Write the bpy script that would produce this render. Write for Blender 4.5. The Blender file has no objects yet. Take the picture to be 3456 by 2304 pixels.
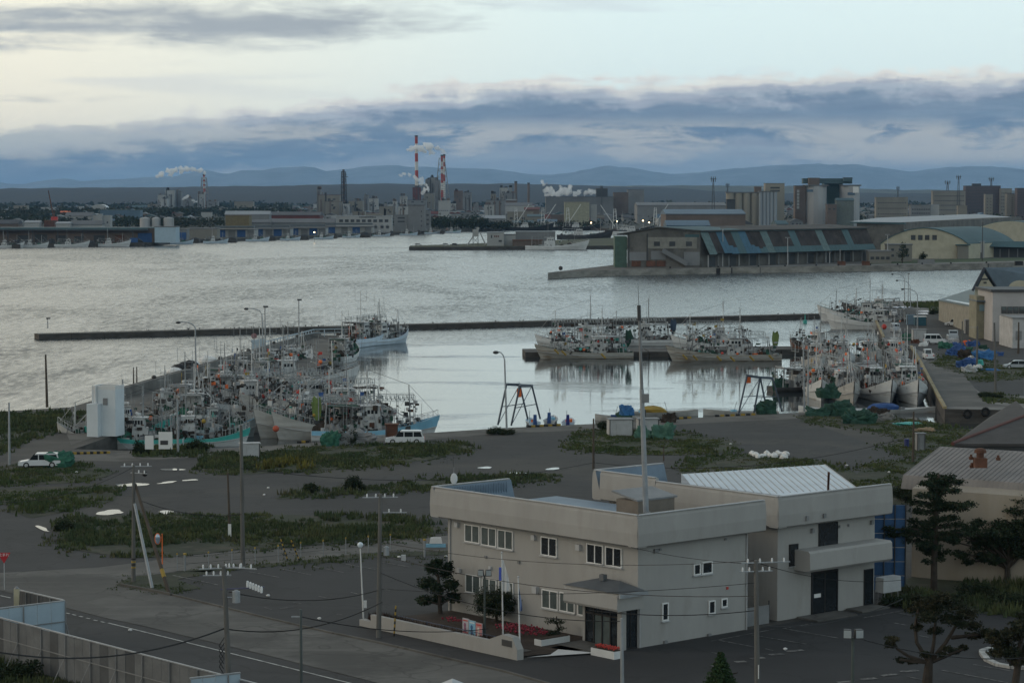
import bpy, bmesh, math, random
import numpy as np
from mathutils import Vector, Matrix
random.seed(7); np.random.seed(7)
SC = bpy.context.scene
COL = SC.collection
R = math.radians
# ------------------------------------------------------------------ camera
FPX = 8200.0; HCAM = 30.0; HOR = 660.0
PITCH = math.atan((1152 - HOR) / FPX)
cd = bpy.data.cameras.new('camera'); cam = bpy.data.objects.new('camera', cd); COL.objects.link(cam)
cam.location = (0, 0, HCAM); cam.rotation_euler = (R(90) - PITCH, 0, 0)
cd.sensor_width = 36; cd.lens = 36 * FPX / 3456; cd.clip_start = 1; cd.clip_end = 60000
SC.camera = cam
SC.render.resolution_x = 1024; SC.render.resolution_y = 682
SC.view_settings.view_transform = 'Standard'; SC.view_settings.look = 'None'
SC.view_settings.exposure = 0; SC.view_settings.gamma = 1
SC.cycles.use_denoising = True
SC.cycles.max_bounces = 12; SC.cycles.diffuse_bounces = 2; SC.cycles.glossy_bounces = 3
SC.cycles.transmission_bounces = 3; SC.cycles.volume_bounces = 10; SC.cycles.transparent_max_bounces = 8
SC.cycles.caustics_reflective = False; SC.cycles.caustics_refractive = False
# ------------------------------------------------------------------ node helper
class NT:
    def __init__(s, tree): s.t = tree; s.n = tree.nodes; s.l = tree.links
    def node(s, typ, ins=None, **kw):
        n = s.n.new(typ)
        for k, v in kw.items(): setattr(n, k, v)
        if ins:
            for k, v in ins.items():
                sock = n.inputs[k]
                if isinstance(v, bpy.types.NodeSocket): s.l.new(v, sock)
                else: sock.default_value = v
        return n
    def m(s, op, a, b=0.0, c=None, clamp=False):
        ins = {0: a, 1: b}
        if c is not None: ins[2] = c
        n = s.node('ShaderNodeMath', ins, operation=op); n.use_clamp = clamp
        return n.outputs[0]
    def ss(s, v, lo, hi, a=0.0, b=1.0):
        n = s.node('ShaderNodeMapRange', {0: v, 1: lo, 2: hi, 3: a, 4: b}, interpolation_type='SMOOTHSTEP'); return n.outputs[0]
    def lin(s, v, lo, hi, a=0.0, b=1.0):
        n = s.node('ShaderNodeMapRange', {0: v, 1: lo, 2: hi, 3: a, 4: b}); return n.outputs[0]
    def ramp(s, v, stops, interp='EASE'):
        n = s.node('ShaderNodeValToRGB', {0: v}); r = n.color_ramp; r.interpolation = interp
        while len(r.elements) > 1: r.elements.remove(r.elements[-1])
        r.elements[0].position = stops[0][0]; r.elements[0].color = (*stops[0][1], 1)
        for p, c in stops[1:]:
            e = r.elements.new(p); e.color = (*c, 1)
        return n.outputs[0]
    def mix(s, f, a, b, mode='MIX'):
        n = s.node('ShaderNodeMix', {0: f, 6: a, 7: b}, data_type='RGBA', blend_type=mode)
        return n.outputs[2]
    def noise(s, vec, scale, detail=4, rough=.55, dist=0.0):
        n = s.node('ShaderNodeTexNoise', {'Vector': vec, 'Scale': scale, 'Detail': detail, 'Roughness': rough, 'Distortion': dist})
        return n.outputs[0]
def rgb(*c): return (c[0], c[1], c[2], 1.0)
def srgb(r, g, b):
    f = lambda c: (c/255/12.92 if c/255 <= .04045 else ((c/255+.055)/1.055)**2.4)
    return (f(r), f(g), f(b))
# ------------------------------------------------------------------ world sky
SUN_EL, SUN_AZ = R(9), R(-62)      # low sun hidden in cloud, left of the view
w = bpy.data.worlds.new('World'); SC.world = w; w.use_nodes = True
t = NT(w.node_tree); t.n.clear()
tc = t.node('ShaderNodeTexCoord').outputs['Generated']
sep = t.node('ShaderNodeSeparateXYZ', {0: tc}).outputs
hyp = t.m('SQRT', t.m('ADD', t.m('MULTIPLY', sep[0], sep[0]), t.m('MULTIPLY', sep[1], sep[1])))
el = t.m('MULTIPLY', t.m('DIVIDE', sep[2], t.m('MAXIMUM', hyp, .001)), FPX/660)      # 0 horizon .. 1 about 4.6 degrees up
az = t.m('MULTIPLY', t.m('ARCTAN2', sep[0], sep[1]), FPX/1728)
def svec(kx, kz, off=0):
    return t.node('ShaderNodeCombineXYZ', {0: t.m('ADD', t.m('MULTIPLY', sep[0], kx), off), 1: t.m('MULTIPLY', sep[1], kx), 2: t.m('MULTIPLY', sep[2], kz)}).outputs[0]
nA = t.noise(svec(9, 48), 1.0, 7, .58, .3)          # big cloud forms
nB = t.noise(svec(30, 130, 7), 1.0, 7, .62, .4)     # billows
nC = t.noise(svec(5, 70, 31), 1.0, 6, .5, .6)       # streaks
nA0 = t.m('SUBTRACT', nA, .5); nB0 = t.m('SUBTRACT', nB, .5); nC0 = t.m('SUBTRACT', nC, .5)
azc0 = t.m('MINIMUM', t.m('MAXIMUM', az, -1.6), 1.0)
azc = t.m('MINIMUM', t.m('MAXIMUM', az, -1.6), 1.9)
edge = t.m('ADD', .585, t.m('MINIMUM', t.m('MULTIPLY', azc, .04), t.m('MULTIPLY', azc, .27)))
d = t.m('SUBTRACT', el, edge)
d = t.m('ADD', d, t.m('ADD', t.m('MULTIPLY', nA0, .17), t.m('ADD', t.m('MULTIPLY', nB0, .17), t.m('MULTIPLY', t.m('SUBTRACT', t.noise(svec(75, 120, 91), 1.0, 6, .6), .5), .15))))
# veil colour: cream on the left, pale cyan on the right
side = t.ss(az, -1.1, .35)
veil = t.mix(side, rgb(*srgb(246, 244, 230)), rgb(*srgb(222, 243, 248)))
sky = t.node('ShaderNodeTexSky', None, sky_type='NISHITA')
sky.sun_disc = False; sky.sun_elevation = SUN_EL; sky.sun_rotation = SUN_AZ; sky.air_density = 1.2; sky.dust_density = 1.5
clear = t.mix(.8, sky.outputs[0], t.mix(1.0, veil, rgb(10, 10, 10), 'MULTIPLY'))
clear = t.mix(1.0, clear, rgb(.119, .118, .116), 'MULTIPLY')
# higher sky: unseen broken grey stratus, added above the frame to dim the land
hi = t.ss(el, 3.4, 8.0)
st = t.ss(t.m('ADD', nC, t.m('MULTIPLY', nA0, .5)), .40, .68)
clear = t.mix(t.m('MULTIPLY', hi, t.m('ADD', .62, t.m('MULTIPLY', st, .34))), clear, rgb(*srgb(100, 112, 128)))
# grey streaks, upper left
b1 = t.m('SUBTRACT', 1, t.m('DIVIDE', t.m('ABSOLUTE', t.m('SUBTRACT', el, t.m('ADD', .83, t.m('MULTIPLY', t.m('ADD', azc0, 1), .06)))), .17))
b2 = t.m('SUBTRACT', .55, t.m('DIVIDE', t.m('ABSOLUTE', t.m('SUBTRACT', el, .47)), .09))
bb = t.m('ADD', t.m('MULTIPLY', t.m('MAXIMUM', b1, 0), t.ss(az, .15, -.45)), t.m('MULTIPLY', t.m('MAXIMUM', b2, 0), t.ss(az, -.6, -1.0)))
gs = t.ss(t.m('ADD', bb, t.m('ADD', t.m('MULTIPLY', nC0, 1.5), t.m('MULTIPLY', nB0, 1.3))), .12, .95)
gs = t.m('MULTIPLY', gs, t.ss(bb, 0, .15))
clear = t.mix(t.m('MULTIPLY', gs, .95), clear, rgb(*srgb(163, 171, 177)))
# thin streaks right
tr = t.m('MULTIPLY', t.ss(nC, .56, .70), .35)
clear = t.mix(tr, clear, rgb(*srgb(198, 206, 214)))
left = t.ss(az, -.1, -1.0)
bank = t.ramp(t.lin(d, .06, -.66), [(0, srgb(248, 247, 240)), (.10, srgb(231, 230, 223)), (.19, srgb(172, 181, 192)), (.29, srgb(117, 136, 157)),
        (.50, srgb(107, 130, 154)), (.60, srgb(152, 164, 176)), (.74, srgb(136, 153, 170)), (1, srgb(116, 139, 163))])
nD = t.noise(svec(26, 300, 53), 1.0, 6, .6, .5)
bank = t.mix(1.0, bank, t.node('ShaderNodeCombineColor', {0: t.lin(nD, .3, .7, .90, 1.12), 1: t.lin(nD, .3, .7, .88, 1.13), 2: t.lin(nD, .3, .7, .91, 1.09)}).outputs[0], 'MULTIPLY')
# light cream breaks under the bank and softer left side
br = t.m('MULTIPLY', t.ss(t.m('ADD', nA, t.m('MULTIPLY', nB0, .6)), .46, .58), t.m('MULTIPLY', t.ss(el, .13, .20), t.ss(el, .42, .31)))
bank = t.mix(t.m('MULTIPLY', br, .72), bank, rgb(*srgb(205, 203, 194)))
lt = t.m('MULTIPLY', t.ss(nB, .42, .70), .22)
bank = t.mix(lt, bank, rgb(*srgb(160, 174, 188)))
bank = t.mix(t.m('MULTIPLY', t.ss(az, -.35, -1.0), t.m('MULTIPLY', t.ss(nC, .40, .62), t.ss(el, .1, .3))), bank, rgb(*srgb(196, 200, 196)))
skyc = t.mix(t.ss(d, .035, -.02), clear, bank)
# below horizon: dull
skyc = t.mix(t.ss(el, -.02, -.15), skyc, rgb(.12, .14, .16))
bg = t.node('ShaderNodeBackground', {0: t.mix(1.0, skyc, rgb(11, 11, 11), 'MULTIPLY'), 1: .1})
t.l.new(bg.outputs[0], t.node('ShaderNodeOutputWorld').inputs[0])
# ------------------------------------------------------------------ sun behind cloud
sd = bpy.data.lights.new('sun', 'SUN'); sd.energy = .45; sd.angle = R(24); sd.color = (1, .87, .70)
sun = bpy.data.objects.new('sun', sd); COL.objects.link(sun)
sdir = Vector((math.sin(SUN_AZ)*math.cos(SUN_EL+.1), math.cos(SUN_AZ)*math.cos(SUN_EL+.1), math.sin(SUN_EL+.1)))
sdir = Vector((-.80, .05, .30)).normalized()
sun.rotation_euler = sdir.to_track_quat('Z', 'Y').to_euler()
# ------------------------------------------------------------------ pixel <-> world
CP, SP = math.cos(PITCH), math.sin(PITCH)
def ray(u, v):
    a = (u - 1728) / FPX; b = -(v - 1152) / FPX
    return Vector((a, CP + SP*b, -SP + CP*b))
def at(u, v, z=0.0):
    d = ray(u, v); k = (z - HCAM) / d.z
    return Vector((d.x*k, d.y*k, z))
def aty(u, v, y):
    d = ray(u, v); k = y / d.y
    return Vector((d.x*k, y, HCAM + d.z*k))
def zat(v, y, u=1728): return aty(u, v, y).z
def xat(u, y): return (u - 1728) / FPX * y
def Z(x0, y0, s):                    # converter for coordinates measured in an enlarged crop
    return lambda x, y: (x0 + x/s, y0 + y/s)
z1, z2, z3 = Z(0, 500, 2.613), Z(800, 400, 2.613), Z(1600, 550, 2.613)
z4r, z5 = Z(2400, 550, 2.227), Z(0, 900, 1.96)
zb2, zb3, zb4, zb5, zb6 = Z(0, 1550, 2.08), Z(800, 1550, 2.08), Z(1500, 1500, 2.138), Z(2500, 1400, 1.734), Z(2400, 1900, 2.227)
z6, z7, z8 = Z(700, 1000, 2.851), Z(1600, 900, 2.138), Z(2600, 850, 2.613)
zr, zg, zh, zc = Z(3000, 1020, 3.921), Z(1100, 1680, 2.614), Z(3100, 850, 5.228), Z(1700, 1250, 1.96)
# ------------------------------------------------------------------ materials
MATS = {}
def mat(name, col, rough=.7, var=.12, vscale=.6, bump=0.0, bscale=8.0, metal=0.0, spec=.4, col2=None, v2=None, emis=None, stretch=None, crack=0):
    if name in MATS: return MATS[name]
    m = bpy.data.materials.new(name); m.use_nodes = True; MATS[name] = m
    t = NT(m.node_tree); t.n.clear()
    co = t.node('ShaderNodeTexCoord').outputs['Object']
    if stretch: co = t.node('ShaderNodeMapping', {0: co, 3: stretch}).outputs[0]
    n = t.noise(co, vscale, 5, .62)
    c = Vector(col)
    lo, hi = [tuple(c*(1-var*1.6)), tuple(c*(1+var*1.6))]
    cc = t.mix(t.ss(n, .25, .75), rgb(*lo), rgb(*hi))
    n2 = t.noise(co, vscale*9.3, 4, .6)
    cc = t.mix(t.m('MULTIPLY', t.ss(n2, .35, .75), min(.6, var*2)), cc, rgb(*(c*.72)))
    if col2 is not None:
        cc = t.mix(t.ss(t.noise(co, v2[0], 5, .65), v2[1], v2[2]), cc, rgb(*col2))
    if crack:
        tk = t.noise(t.node('ShaderNodeMapping', {0: co, 2: (0, 0, .35), 3: (.035, .5, 1)}).outputs[0], 1.0, 4, .6)
        cc = t.mix(t.m('MULTIPLY', t.ss(tk, .54, .68), .35), cc, rgb(*(c*1.45)))
        wv = t.node('ShaderNodeVectorMath', {0: co, 1: t.node('ShaderNodeVectorMath', {0: t.node('ShaderNodeTexNoise', {'Vector': co, 'Scale': .35}).outputs[1], 3: 5.0}, operation='SCALE').outputs[0]}, operation='ADD').outputs[0]
        vo = t.node('ShaderNodeTexVoronoi', {'Vector': wv, 'Scale': .11}, feature='DISTANCE_TO_EDGE').outputs[0]
        cc = t.mix(t.m('MULTIPLY', t.ss(vo, .022, .004), .55), cc, rgb(*(c*.45)))
        vp = t.node('ShaderNodeTexVoronoi', {'Vector': co, 'Scale': .09}).outputs[1]; vs = t.node('ShaderNodeSeparateColor', {0: vp}).outputs[0]
        cc = t.mix(t.m('MULTIPLY', t.ss(vs, .72, .9), crack*2.2), cc, rgb(*(c*.6)))
    ins = {'Base Color': cc, 'Roughness': rough, 'Metallic': metal, 'Specular IOR Level': spec}
    if emis: ins['Emission Color'] = rgb(*emis[0]); ins['Emission Strength'] = emis[1]
    if bump:
        ins['Normal'] = t.node('ShaderNodeBump', {'Strength': bump, 'Distance': .1, 'Height': t.noise(co, bscale, 4, .6)}).outputs[0]
    b = t.node('ShaderNodeBsdfPrincipled', ins)
    t.l.new(b.outputs[0], t.node('ShaderNodeOutputMaterial').inputs[0])
    return m
M_asph = mat('asphalt', (.037, .037, .0375), .88, .14, .05, .3, 6, col2=(.056, .053, .048), v2=(.035, .48, .62), crack=.10)
M_lot = mat('car_park_asphalt', (.030, .030, .0315), .85, .14, .08, .2, 6, col2=(.027, .027, .028), v2=(.2, .52, .68), crack=.14)
M_road = mat('road_asphalt', (.036, .036, .037), .85, .14, .1, .2, 6, col2=(.028, .028, .028), v2=(.25, .5, .7), crack=.12)
M_gravel = mat('gravel', (.085, .080, .072), .95, .22, .07, .5, 3, col2=(.052, .050, .047), v2=(.05, .42, .6))
M_conc = mat('concrete', (.17, .165, .155), .9, .16, .12, .2, 3, col2=(.10, .098, .092), v2=(.15, .5, .75))
M_pave = mat('pavement_concrete', (.112, .108, .10), .9, .16, .15, .2, 3, col2=(.068, .066, .062), v2=(.12, .46, .64), crack=.2)
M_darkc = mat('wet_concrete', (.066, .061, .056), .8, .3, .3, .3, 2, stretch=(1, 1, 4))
M_quay = mat('quay_concrete', (.12, .115, .105), .9, .2, .08, .2, 2, col2=(.07, .066, .06), v2=(.2, .45, .65))
M_soil = mat('soil', (.045, .032, .024), .95, .25, .5, .5, 5)
M_white = mat('white_paint', (.62, .63, .63), .5, .06, .5)
M_line = mat('road_paint', (.20, .195, .185), .8, .3, 1.2, col2=(.06, .06, .06), v2=(2.0, .42, .58))
M_line2 = mat('bright_road_paint', (.44, .44, .42), .8, .2, 1.2, col2=(.2, .2, .2), v2=(1.5, .5, .7))
M_beige = mat('beige_render', (.33, .324, .312), .85, .05, .3, .1, 6, col2=(.305, .296, .28), v2=(.7, .5, .72), stretch=(1, 1, .35))
M_blueroof = mat('slate_blue_roof', (.145, .20, .26), .55, .08, .4)
M_litroof = mat('pale_metal_roof', (.50, .56, .62), .45, .06, .3)
M_frame = mat('white_frame', (.70, .70, .69), .5, .03)
M_glass = mat('dark_glass', (.018, .022, .026), .12, .1, 1.0, spec=.6)
M_blind = mat('blind_glass', (.085, .105, .105), .25, .15, 1.2, spec=.5)
M_black = mat('black', (.012, .012, .013), .6, .2)
M_dgrey = mat('dark_grey', (.05, .052, .055), .6, .15)
M_grey = mat('mid_grey', (.20, .205, .21), .6, .12)
M_lgrey = mat('light_grey', (.40, .41, .42), .6, .10)
M_galv = mat('galvanised', (.30, .32, .34), .45, .12, metal=.3)
M_polec = mat('pole_concrete', (.12, .118, .112), .85, .15, .8, stretch=(1, 1, .3))
M_wood = mat('creosoted_wood', (.075, .06, .047), .9, .2, .8)
M_red = mat('red', (.50, .05, .035), .6, .15)
M_orange = mat('orange', (.75, .16, .04), .55, .15)
M_yellow = mat('yellow', (.34, .23, .04), .65, .2)
M_blue = mat('blue', (.03, .085, .25), .6, .2)
M_lblue = mat('light_blue', (.22, .46, .62), .55, .1)
M_turq = mat('turquoise', (.06, .38, .34), .5, .12)
M_green = mat('green_net', (.035, .13, .09), .9, .25, 1.0, .4, 6)
M_dgreen = mat('dark_green', (.02, .065, .045), .8, .3, 1.0, .4, 6)
M_olive = mat('olive_canvas', (.13, .19, .06), .85, .2, .8)
M_net = mat('brown_net', (.045, .035, .028), .95, .35, 1.2, .5, 6)
M_rust = mat('rust', (.12, .055, .035), .9, .3, .5)
M_wire = mat('wire', (.015, .015, .016), .7, .1)
M_ins = mat('insulator_white', (.75, .76, .77), .25, .05)
M_hullw = mat('white_hull', (.60, .62, .63), .4, .1, .4, col2=(.34, .29, .23), v2=(.7, .55, .8), stretch=(.4, .4, 3))
M_hullb = mat('blue_white_hull', (.55, .66, .76), .4, .08, .4)
M_hullo = mat('stained_hull', (.42, .42, .405), .5, .14, .4, col2=(.24, .20, .16), v2=(.5, .5, .8), stretch=(.4, .4, 3))
M_anti = mat('antifouling', (.20, .03, .035), .6, .2)
M_bw = mat('boat_white', (.52, .535, .54), .5, .12, .8, col2=(.26, .22, .18), v2=(1.2, .55, .8))
M_steel = mat('boat_metal', (.27, .285, .295), .5, .2, 2)
M_bulb = mat('glass_bulb', (.30, .33, .34), .2, .1)
M_tire = mat('rubber', (.012, .012, .012), .9, .2)
M_bark = mat('bark', (.050, .040, .032), .95, .25, 2, .5, 10)
# ------------------------------------------------------------------ mesh builder
class MB:
    def __init__(s): s.v = []; s.f = []; s.m = []; s.k = 0
    def face(s, pts, k=None):
        b = len(s.v); s.v += [tuple(p) for p in pts]; s.f.append(tuple(range(b, b+len(pts)))); s.m.append(s.k if k is None else k); return s
    def box(s, c, sz, rz=0.0, k=None, top=None):
        """c = centre of the base, sz = (x,y,z); top = scale of upper face"""
        hx, hy, h = sz[0]/2, sz[1]/2, sz[2]; tx, ty = (1, 1) if top is None else (top if isinstance(top, tuple) else (top, top))
        ca, sa = math.cos(rz), math.sin(rz); P = []
        for zz, ax, ay in ((0, 1, 1), (h, tx, ty)):
            for x, y in ((-hx, -hy), (hx, -hy), (hx, hy), (-hx, hy)):
                x *= ax; y *= ay
                P.append((c[0]+x*ca-y*sa, c[1]+x*sa+y*ca, c[2]+zz))
        b = len(s.v); s.v += P; kk = s.k if k is None else k
        for q in ((0, 3, 2, 1), (4, 5, 6, 7), (0, 1, 5, 4), (1, 2, 6, 5), (2, 3, 7, 6), (3, 0, 4, 7)):
            s.f.append(tuple(b+i for i in q)); s.m.append(kk)
        return s
    def bar(s, p0, p1, r0, r1=None, n=5, k=None):
        p0 = Vector(p0); p1 = Vector(p1); r1 = r0 if r1 is None else r1
        d = (p1-p0)
        if d.length < 1e-6: return s
        d.normalize(); a = d.orthogonal().normalized(); c = d.cross(a); b = len(s.v); kk = s.k if k is None else k
        for p, r in ((p0, r0), (p1, r1)):
            for i in range(n):
                t_ = 2*math.pi*i/n; s.v.append(tuple(p + (a*math.cos(t_)+c*math.sin(t_))*r))
        for i in range(n):
            j = (i+1) % n; s.f.append((b+i, b+j, b+n+j, b+n+i)); s.m.append(kk)
        s.f.append(tuple(b+i for i in reversed(range(n)))); s.m.append(kk)
        s.f.append(tuple(b+n+i for i in range(n))); s.m.append(kk)
        return s
    def path(s, pts, r, n=4, k=None):
        for a, b in zip(pts[:-1], pts[1:]): s.bar(a, b, r, n=n, k=k)
        return s
    def ball(s, c, r, k=None, nu=7, nv=5, sz=1.0, jit=0.0):
        b = len(s.v); kk = s.k if k is None else k; rr = r if isinstance(r, tuple) else (r, r, r*sz)
        for i in range(nv+1):
            ph = math.pi*i/nv
            for j in range(nu):
                th = 2*math.pi*j/nu; q = 1+random.uniform(-jit, jit)
                s.v.append((c[0]+rr[0]*q*math.sin(ph)*math.cos(th), c[1]+rr[1]*q*math.sin(ph)*math.sin(th), c[2]+rr[2]*q*math.cos(ph)))
        for i in range(nv):
            for j in range(nu):
                a = b+i*nu+j; a2 = b+i*nu+(j+1) % nu; s.f.append((a, a+nu, a2+nu, a2)); s.m.append(kk)
        return s
    def prism(s, poly, z0, z1, k=None, ks=None):
        """poly = xy points (ccw), capped top, sides"""
        kk = s.k if k is None else k; ks = kk if ks is None else ks; n = len(poly)
        b = len(s.v); s.v += [(p[0], p[1], z0) for p in poly] + [(p[0], p[1], z1) for p in poly]
        s.f.append(tuple(b+n+i for i in range(n))); s.m.append(kk)
        s.f.append(tuple(b+i for i in reversed(range(n)))); s.m.append(ks)
        for i in range(n):
            j = (i+1) % n; s.f.append((b+i, b+j, b+n+j, b+n+i)); s.m.append(ks)
        return s
    def sweep(s, prof, p0, d, out, L, k=None, cap=True, kmap=None):
        """profile points (o,z) with o along 'out', extruded L along unit d from p0"""
        n = len(prof); b = len(s.v); kk = s.k if k is None else k; p0 = Vector(p0); d = Vector(d); out = Vector(out)
        for q in (0, L):
            for o, z in prof: s.v.append(tuple(p0 + d*q + out*o + Vector((0, 0, z))))
        for i in range(n):
            j = (i+1) % n; s.f.append((b+i, b+j, b+n+j, b+n+i)); s.m.append(kk if kmap is None else kmap[i])
        if cap:
            s.f.append(tuple(b+i for i in range(n))); s.m.append(kk if kmap is None else kmap[-1]); s.f.append(tuple(b+n+i for i in reversed(range(n)))); s.m.append(kk if kmap is None else kmap[-1])
        return s
    def build(s, name, mats, parent=None, smooth=False):
        me = bpy.data.meshes.new(name); me.from_pydata(s.v, [], s.f)
        mats = mats if isinstance(mats, (list, tuple)) else [mats]
        for m in mats: me.materials.append(m)
        if len(mats) > 1: me.polygons.foreach_set('material_index', s.m)
        if smooth: me.polygons.foreach_set('use_smooth', [True]*len(me.polygons))
        me.update()
        o = bpy.data.objects.new(name, me); COL.objects.link(o)
        if parent is not None: o.parent = parent
        return o
def tag(o, label=None, cat=None, group=None, kind=None):
    if label: o['label'] = label
    if cat: o['category'] = cat
    if group: o['group'] = group
    if kind: o['kind'] = kind
    return o
def thing(name, label, cat, loc=(0, 0, 0), rz=0.0, group=None):
    o = bpy.data.objects.new(name, None); COL.objects.link(o); o.location = loc; o.rotation_euler = (0, 0, rz)
    return tag(o, label, cat, group)
def struct(o): o['kind'] = 'structure'; return o
def stuff(o, label=None, cat=None): 
    o['kind'] = 'stuff'
    return tag(o, label, cat)
def copy_tree(o, parent=None, **kw):
    c = o.copy(); COL.objects.link(c); c.parent = parent
    for ch in list(o.children): copy_tree(ch, c)
    return c
def pxpoly(pts, z): return [at(u, v, z) for u, v in pts]
def sheet(name, pts, z, m, kind='structure', px=True, parent=None):
    P = pxpoly(pts, z) if px else [Vector((p[0], p[1], z)) for p in pts]
    me = bpy.data.meshes.new(name); bm = bmesh.new(); vs = [bm.verts.new(p) for p in P]
    f = bm.faces.new(vs); f.normal_update()
    if f.normal.z < 0: f.normal_flip()
    bmesh.ops.triangulate(bm, faces=[f], ngon_method='EAR_CLIP'); bm.to_mesh(me); bm.free(); me.materials.append(m)
    o = bpy.data.objects.new(name, me); COL.objects.link(o)
    if kind: o['kind'] = kind
    if parent: o.parent = parent
    return o
def land(name, P, z, depth, mtop, mside):
    me = bpy.data.meshes.new(name); bm = bmesh.new(); vs = [bm.verts.new((p[0], p[1], z)) for p in P]
    f = bm.faces.new(vs); f.normal_update()
    if f.normal.z < 0: f.normal_flip()
    top = [v for v in f.verts]; n = len(top); low = [bm.verts.new((v.co.x, v.co.y, z-depth)) for v in top]
    for i in range(n):
        j = (i+1) % n; q = bm.faces.new((top[i], low[i], low[j], top[j])); q.material_index = 1
    bmesh.ops.triangulate(bm, faces=[f], ngon_method='EAR_CLIP'); bm.to_mesh(me); bm.free()
    me.materials.append(mtop); me.materials.append(mside)
    o = bpy.data.objects.new(name, me); COL.objects.link(o); o['kind'] = 'structure'; return o
def inpoly(x, y, P):
    c = False; n = len(P); j = n-1
    for i in range(n):
        xi, yi = P[i][0], P[i][1]; xj, yj = P[j][0], P[j][1]
        if (yi > y) != (yj > y) and x < (xj-xi)*(y-yi)/(yj-yi)+xi: c = not c
        j = i
    return c
from mathutils import noise as mnoise
# ================================================================== water
ZW = -2.0
def water_mat():
    m = bpy.data.materials.new('water'); m.use_nodes = True; t = NT(m.node_tree); t.n.clear()
    co = t.node('ShaderNodeTexCoord').outputs['Object']
    sp = t.node('ShaderNodeSeparateXYZ', {0: co}).outputs
    # basin (sheltered) mask : inside the breakwater, x and y limits
    inb = t.m('MULTIPLY', t.ss(sp[1], 545, 520), t.ss(sp[0], -52, -36))
    big = t.noise(t.node('ShaderNodeMapping', {0: co, 3: (1, .5, 1)}).outputs[0], .010, 4, .6, 1.2)
    gust = t.ss(big, .42, .60)
    f1 = t.noise(t.node('ShaderNodeMapping', {0: co, 3: (.55, 1, 1)}).outputs[0], .85, 3, .6)
    f2 = t.noise(t.node('ShaderNodeMapping', {0: co, 3: (.5, 1, 1)}).outputs[0], .16, 3, .6)
    f3 = t.noise(co, 2.6, 2, .6)
    f4 = t.noise(t.node('ShaderNodeMapping', {0: co, 3: (.35, 1, 1)}).outputs[0], .07, 3, .65)
    h = t.m('ADD', t.m('MULTIPLY', f1, .55), t.m('ADD', t.m('ADD', t.m('MULTIPLY', f2, 1.3), t.m('MULTIPLY', f4, .4)), t.m('MULTIPLY', f3, .16)))
    gpatch = t.ss(t.noise(t.node('ShaderNodeMapping', {0: co, 3: (1, 3.0, 1)}).outputs[0], .02, 3, .5, .4), .55, .66)
    spk = t.m('MULTIPLY', t.lin(t.noise(t.node('ShaderNodeMapping', {0: co, 3: (1, .2, 1)}).outputs[0], .8, 2, .7), .34, .66, .5, 1.5), t.lin(t.noise(t.node('ShaderNodeMapping', {0: co, 3: (1, .16, 1)}).outputs[0], .16, 3, .65), .34, .66, .85, 1.15))
    st_open = t.m('MULTIPLY', t.m('ADD', .16, t.m('MULTIPLY', gust, .17)), spk)
    st_in = t.m('ADD', .045, t.m('MULTIPLY', gpatch, .22))
    st = t.m('ADD', t.m('MULTIPLY', st_open, t.m('SUBTRACT', 1, inb)), t.m('MULTIPLY', st_in, inb))
    bp = t.node('ShaderNodeBump', {'Strength': st, 'Distance': .5, 'Height': h})
    rg = t.m('ADD', .05, t.m('MULTIPLY', t.m('SUBTRACT', 1, inb), t.m('ADD', .06, t.m('MULTIPLY', spk, t.m('ADD', .11, t.m('MULTIPLY', gust, .07))))))
    b = t.node('ShaderNodeBsdfPrincipled', {'Base Color': rgb(.028, .036, .040), 'Roughness': rg, 'IOR': 1.34, 'Specular IOR Level': .5, 'Normal': bp.outputs[0]})
    t.l.new(b.outputs[0], t.node('ShaderNodeOutputMaterial').inputs[0]); return m
M_water = water_mat()
sheet('water', [(-10600, -300), (10600, -300), (10600, 41600), (-10600, 41600)], ZW, M_water, px=False)
# ================================================================== land
near = [(-6000, 1395), (0, 1388), (240, 1373), (319, 1349), (416, 1318), (561, 1275), (765, 1219), (870, 1185), (1061, 1131), (1195, 1131)]
P = pxpoly(near, 0); P[0] = Vector((-600, 334, 0))
P += [Vector((-36, 440, 0)), Vector((-47, 330, 0)), Vector((-52, 287, 0))]
quay_px = [(235, 1532), (560, 1523), (868, 1506), (1044, 1493), (1450, 1460), (1690, 1444), (2021, 1429), (2348, 1409), (2700, 1392), (3021, 1405), (3147, 1422), (3197, 1443), (3327, 1449), (3456, 1445)]
P += pxpoly(quay_px[1:], 0) + [Vector((300, 300, 0)), Vector((300, -80, 0)), Vector((-600, -80, 0))]
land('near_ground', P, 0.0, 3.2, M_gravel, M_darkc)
pier_px = [(3189, 1379), (3159, 1325), (3109, 1229), (3075, 1171), (2990, 1168), (2983, 1141), (2956, 1080), (2940, 1016), (3456, 1013)]
P2 = pxpoly(pier_px, 0) + [Vector((420, 697, 0)), Vector((420, 338, 0)), at(3456, 1384, 0)]
land('pier_ground', P2, 0.0, 3.2, M_conc, M_darkc)
ZF = .5
far_px = [(1849, 920), (1980, 913), (2130, 909), (2400, 903), (2849, 897), (3316, 889), (3456, 885)]
P4 = pxpoly(far_px, ZF) + [Vector((900, 1090, 0)), Vector((900, 1900, 0)), Vector((150, 1900, 0)), at(2230, 850, ZF), at(2113, 889, ZF)]
land('warehouse_quay_ground', P4, ZF, 3.2, M_quay, mat('quay_face', (.25, .235, .21), .9, .3, .15, stretch=(1, 1, 3)))
P5 = pxpoly([(1380, 833), (1700, 832), (2085, 829), (2500, 828), (2500, 800), (2080, 802), (1560, 823), (1385, 829)], 0)
land('harbour_spit_ground', P5, 0, 3.0, mat('spit_grass', (.055, .065, .035), .95, .25, .03), M_darkc)
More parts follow.
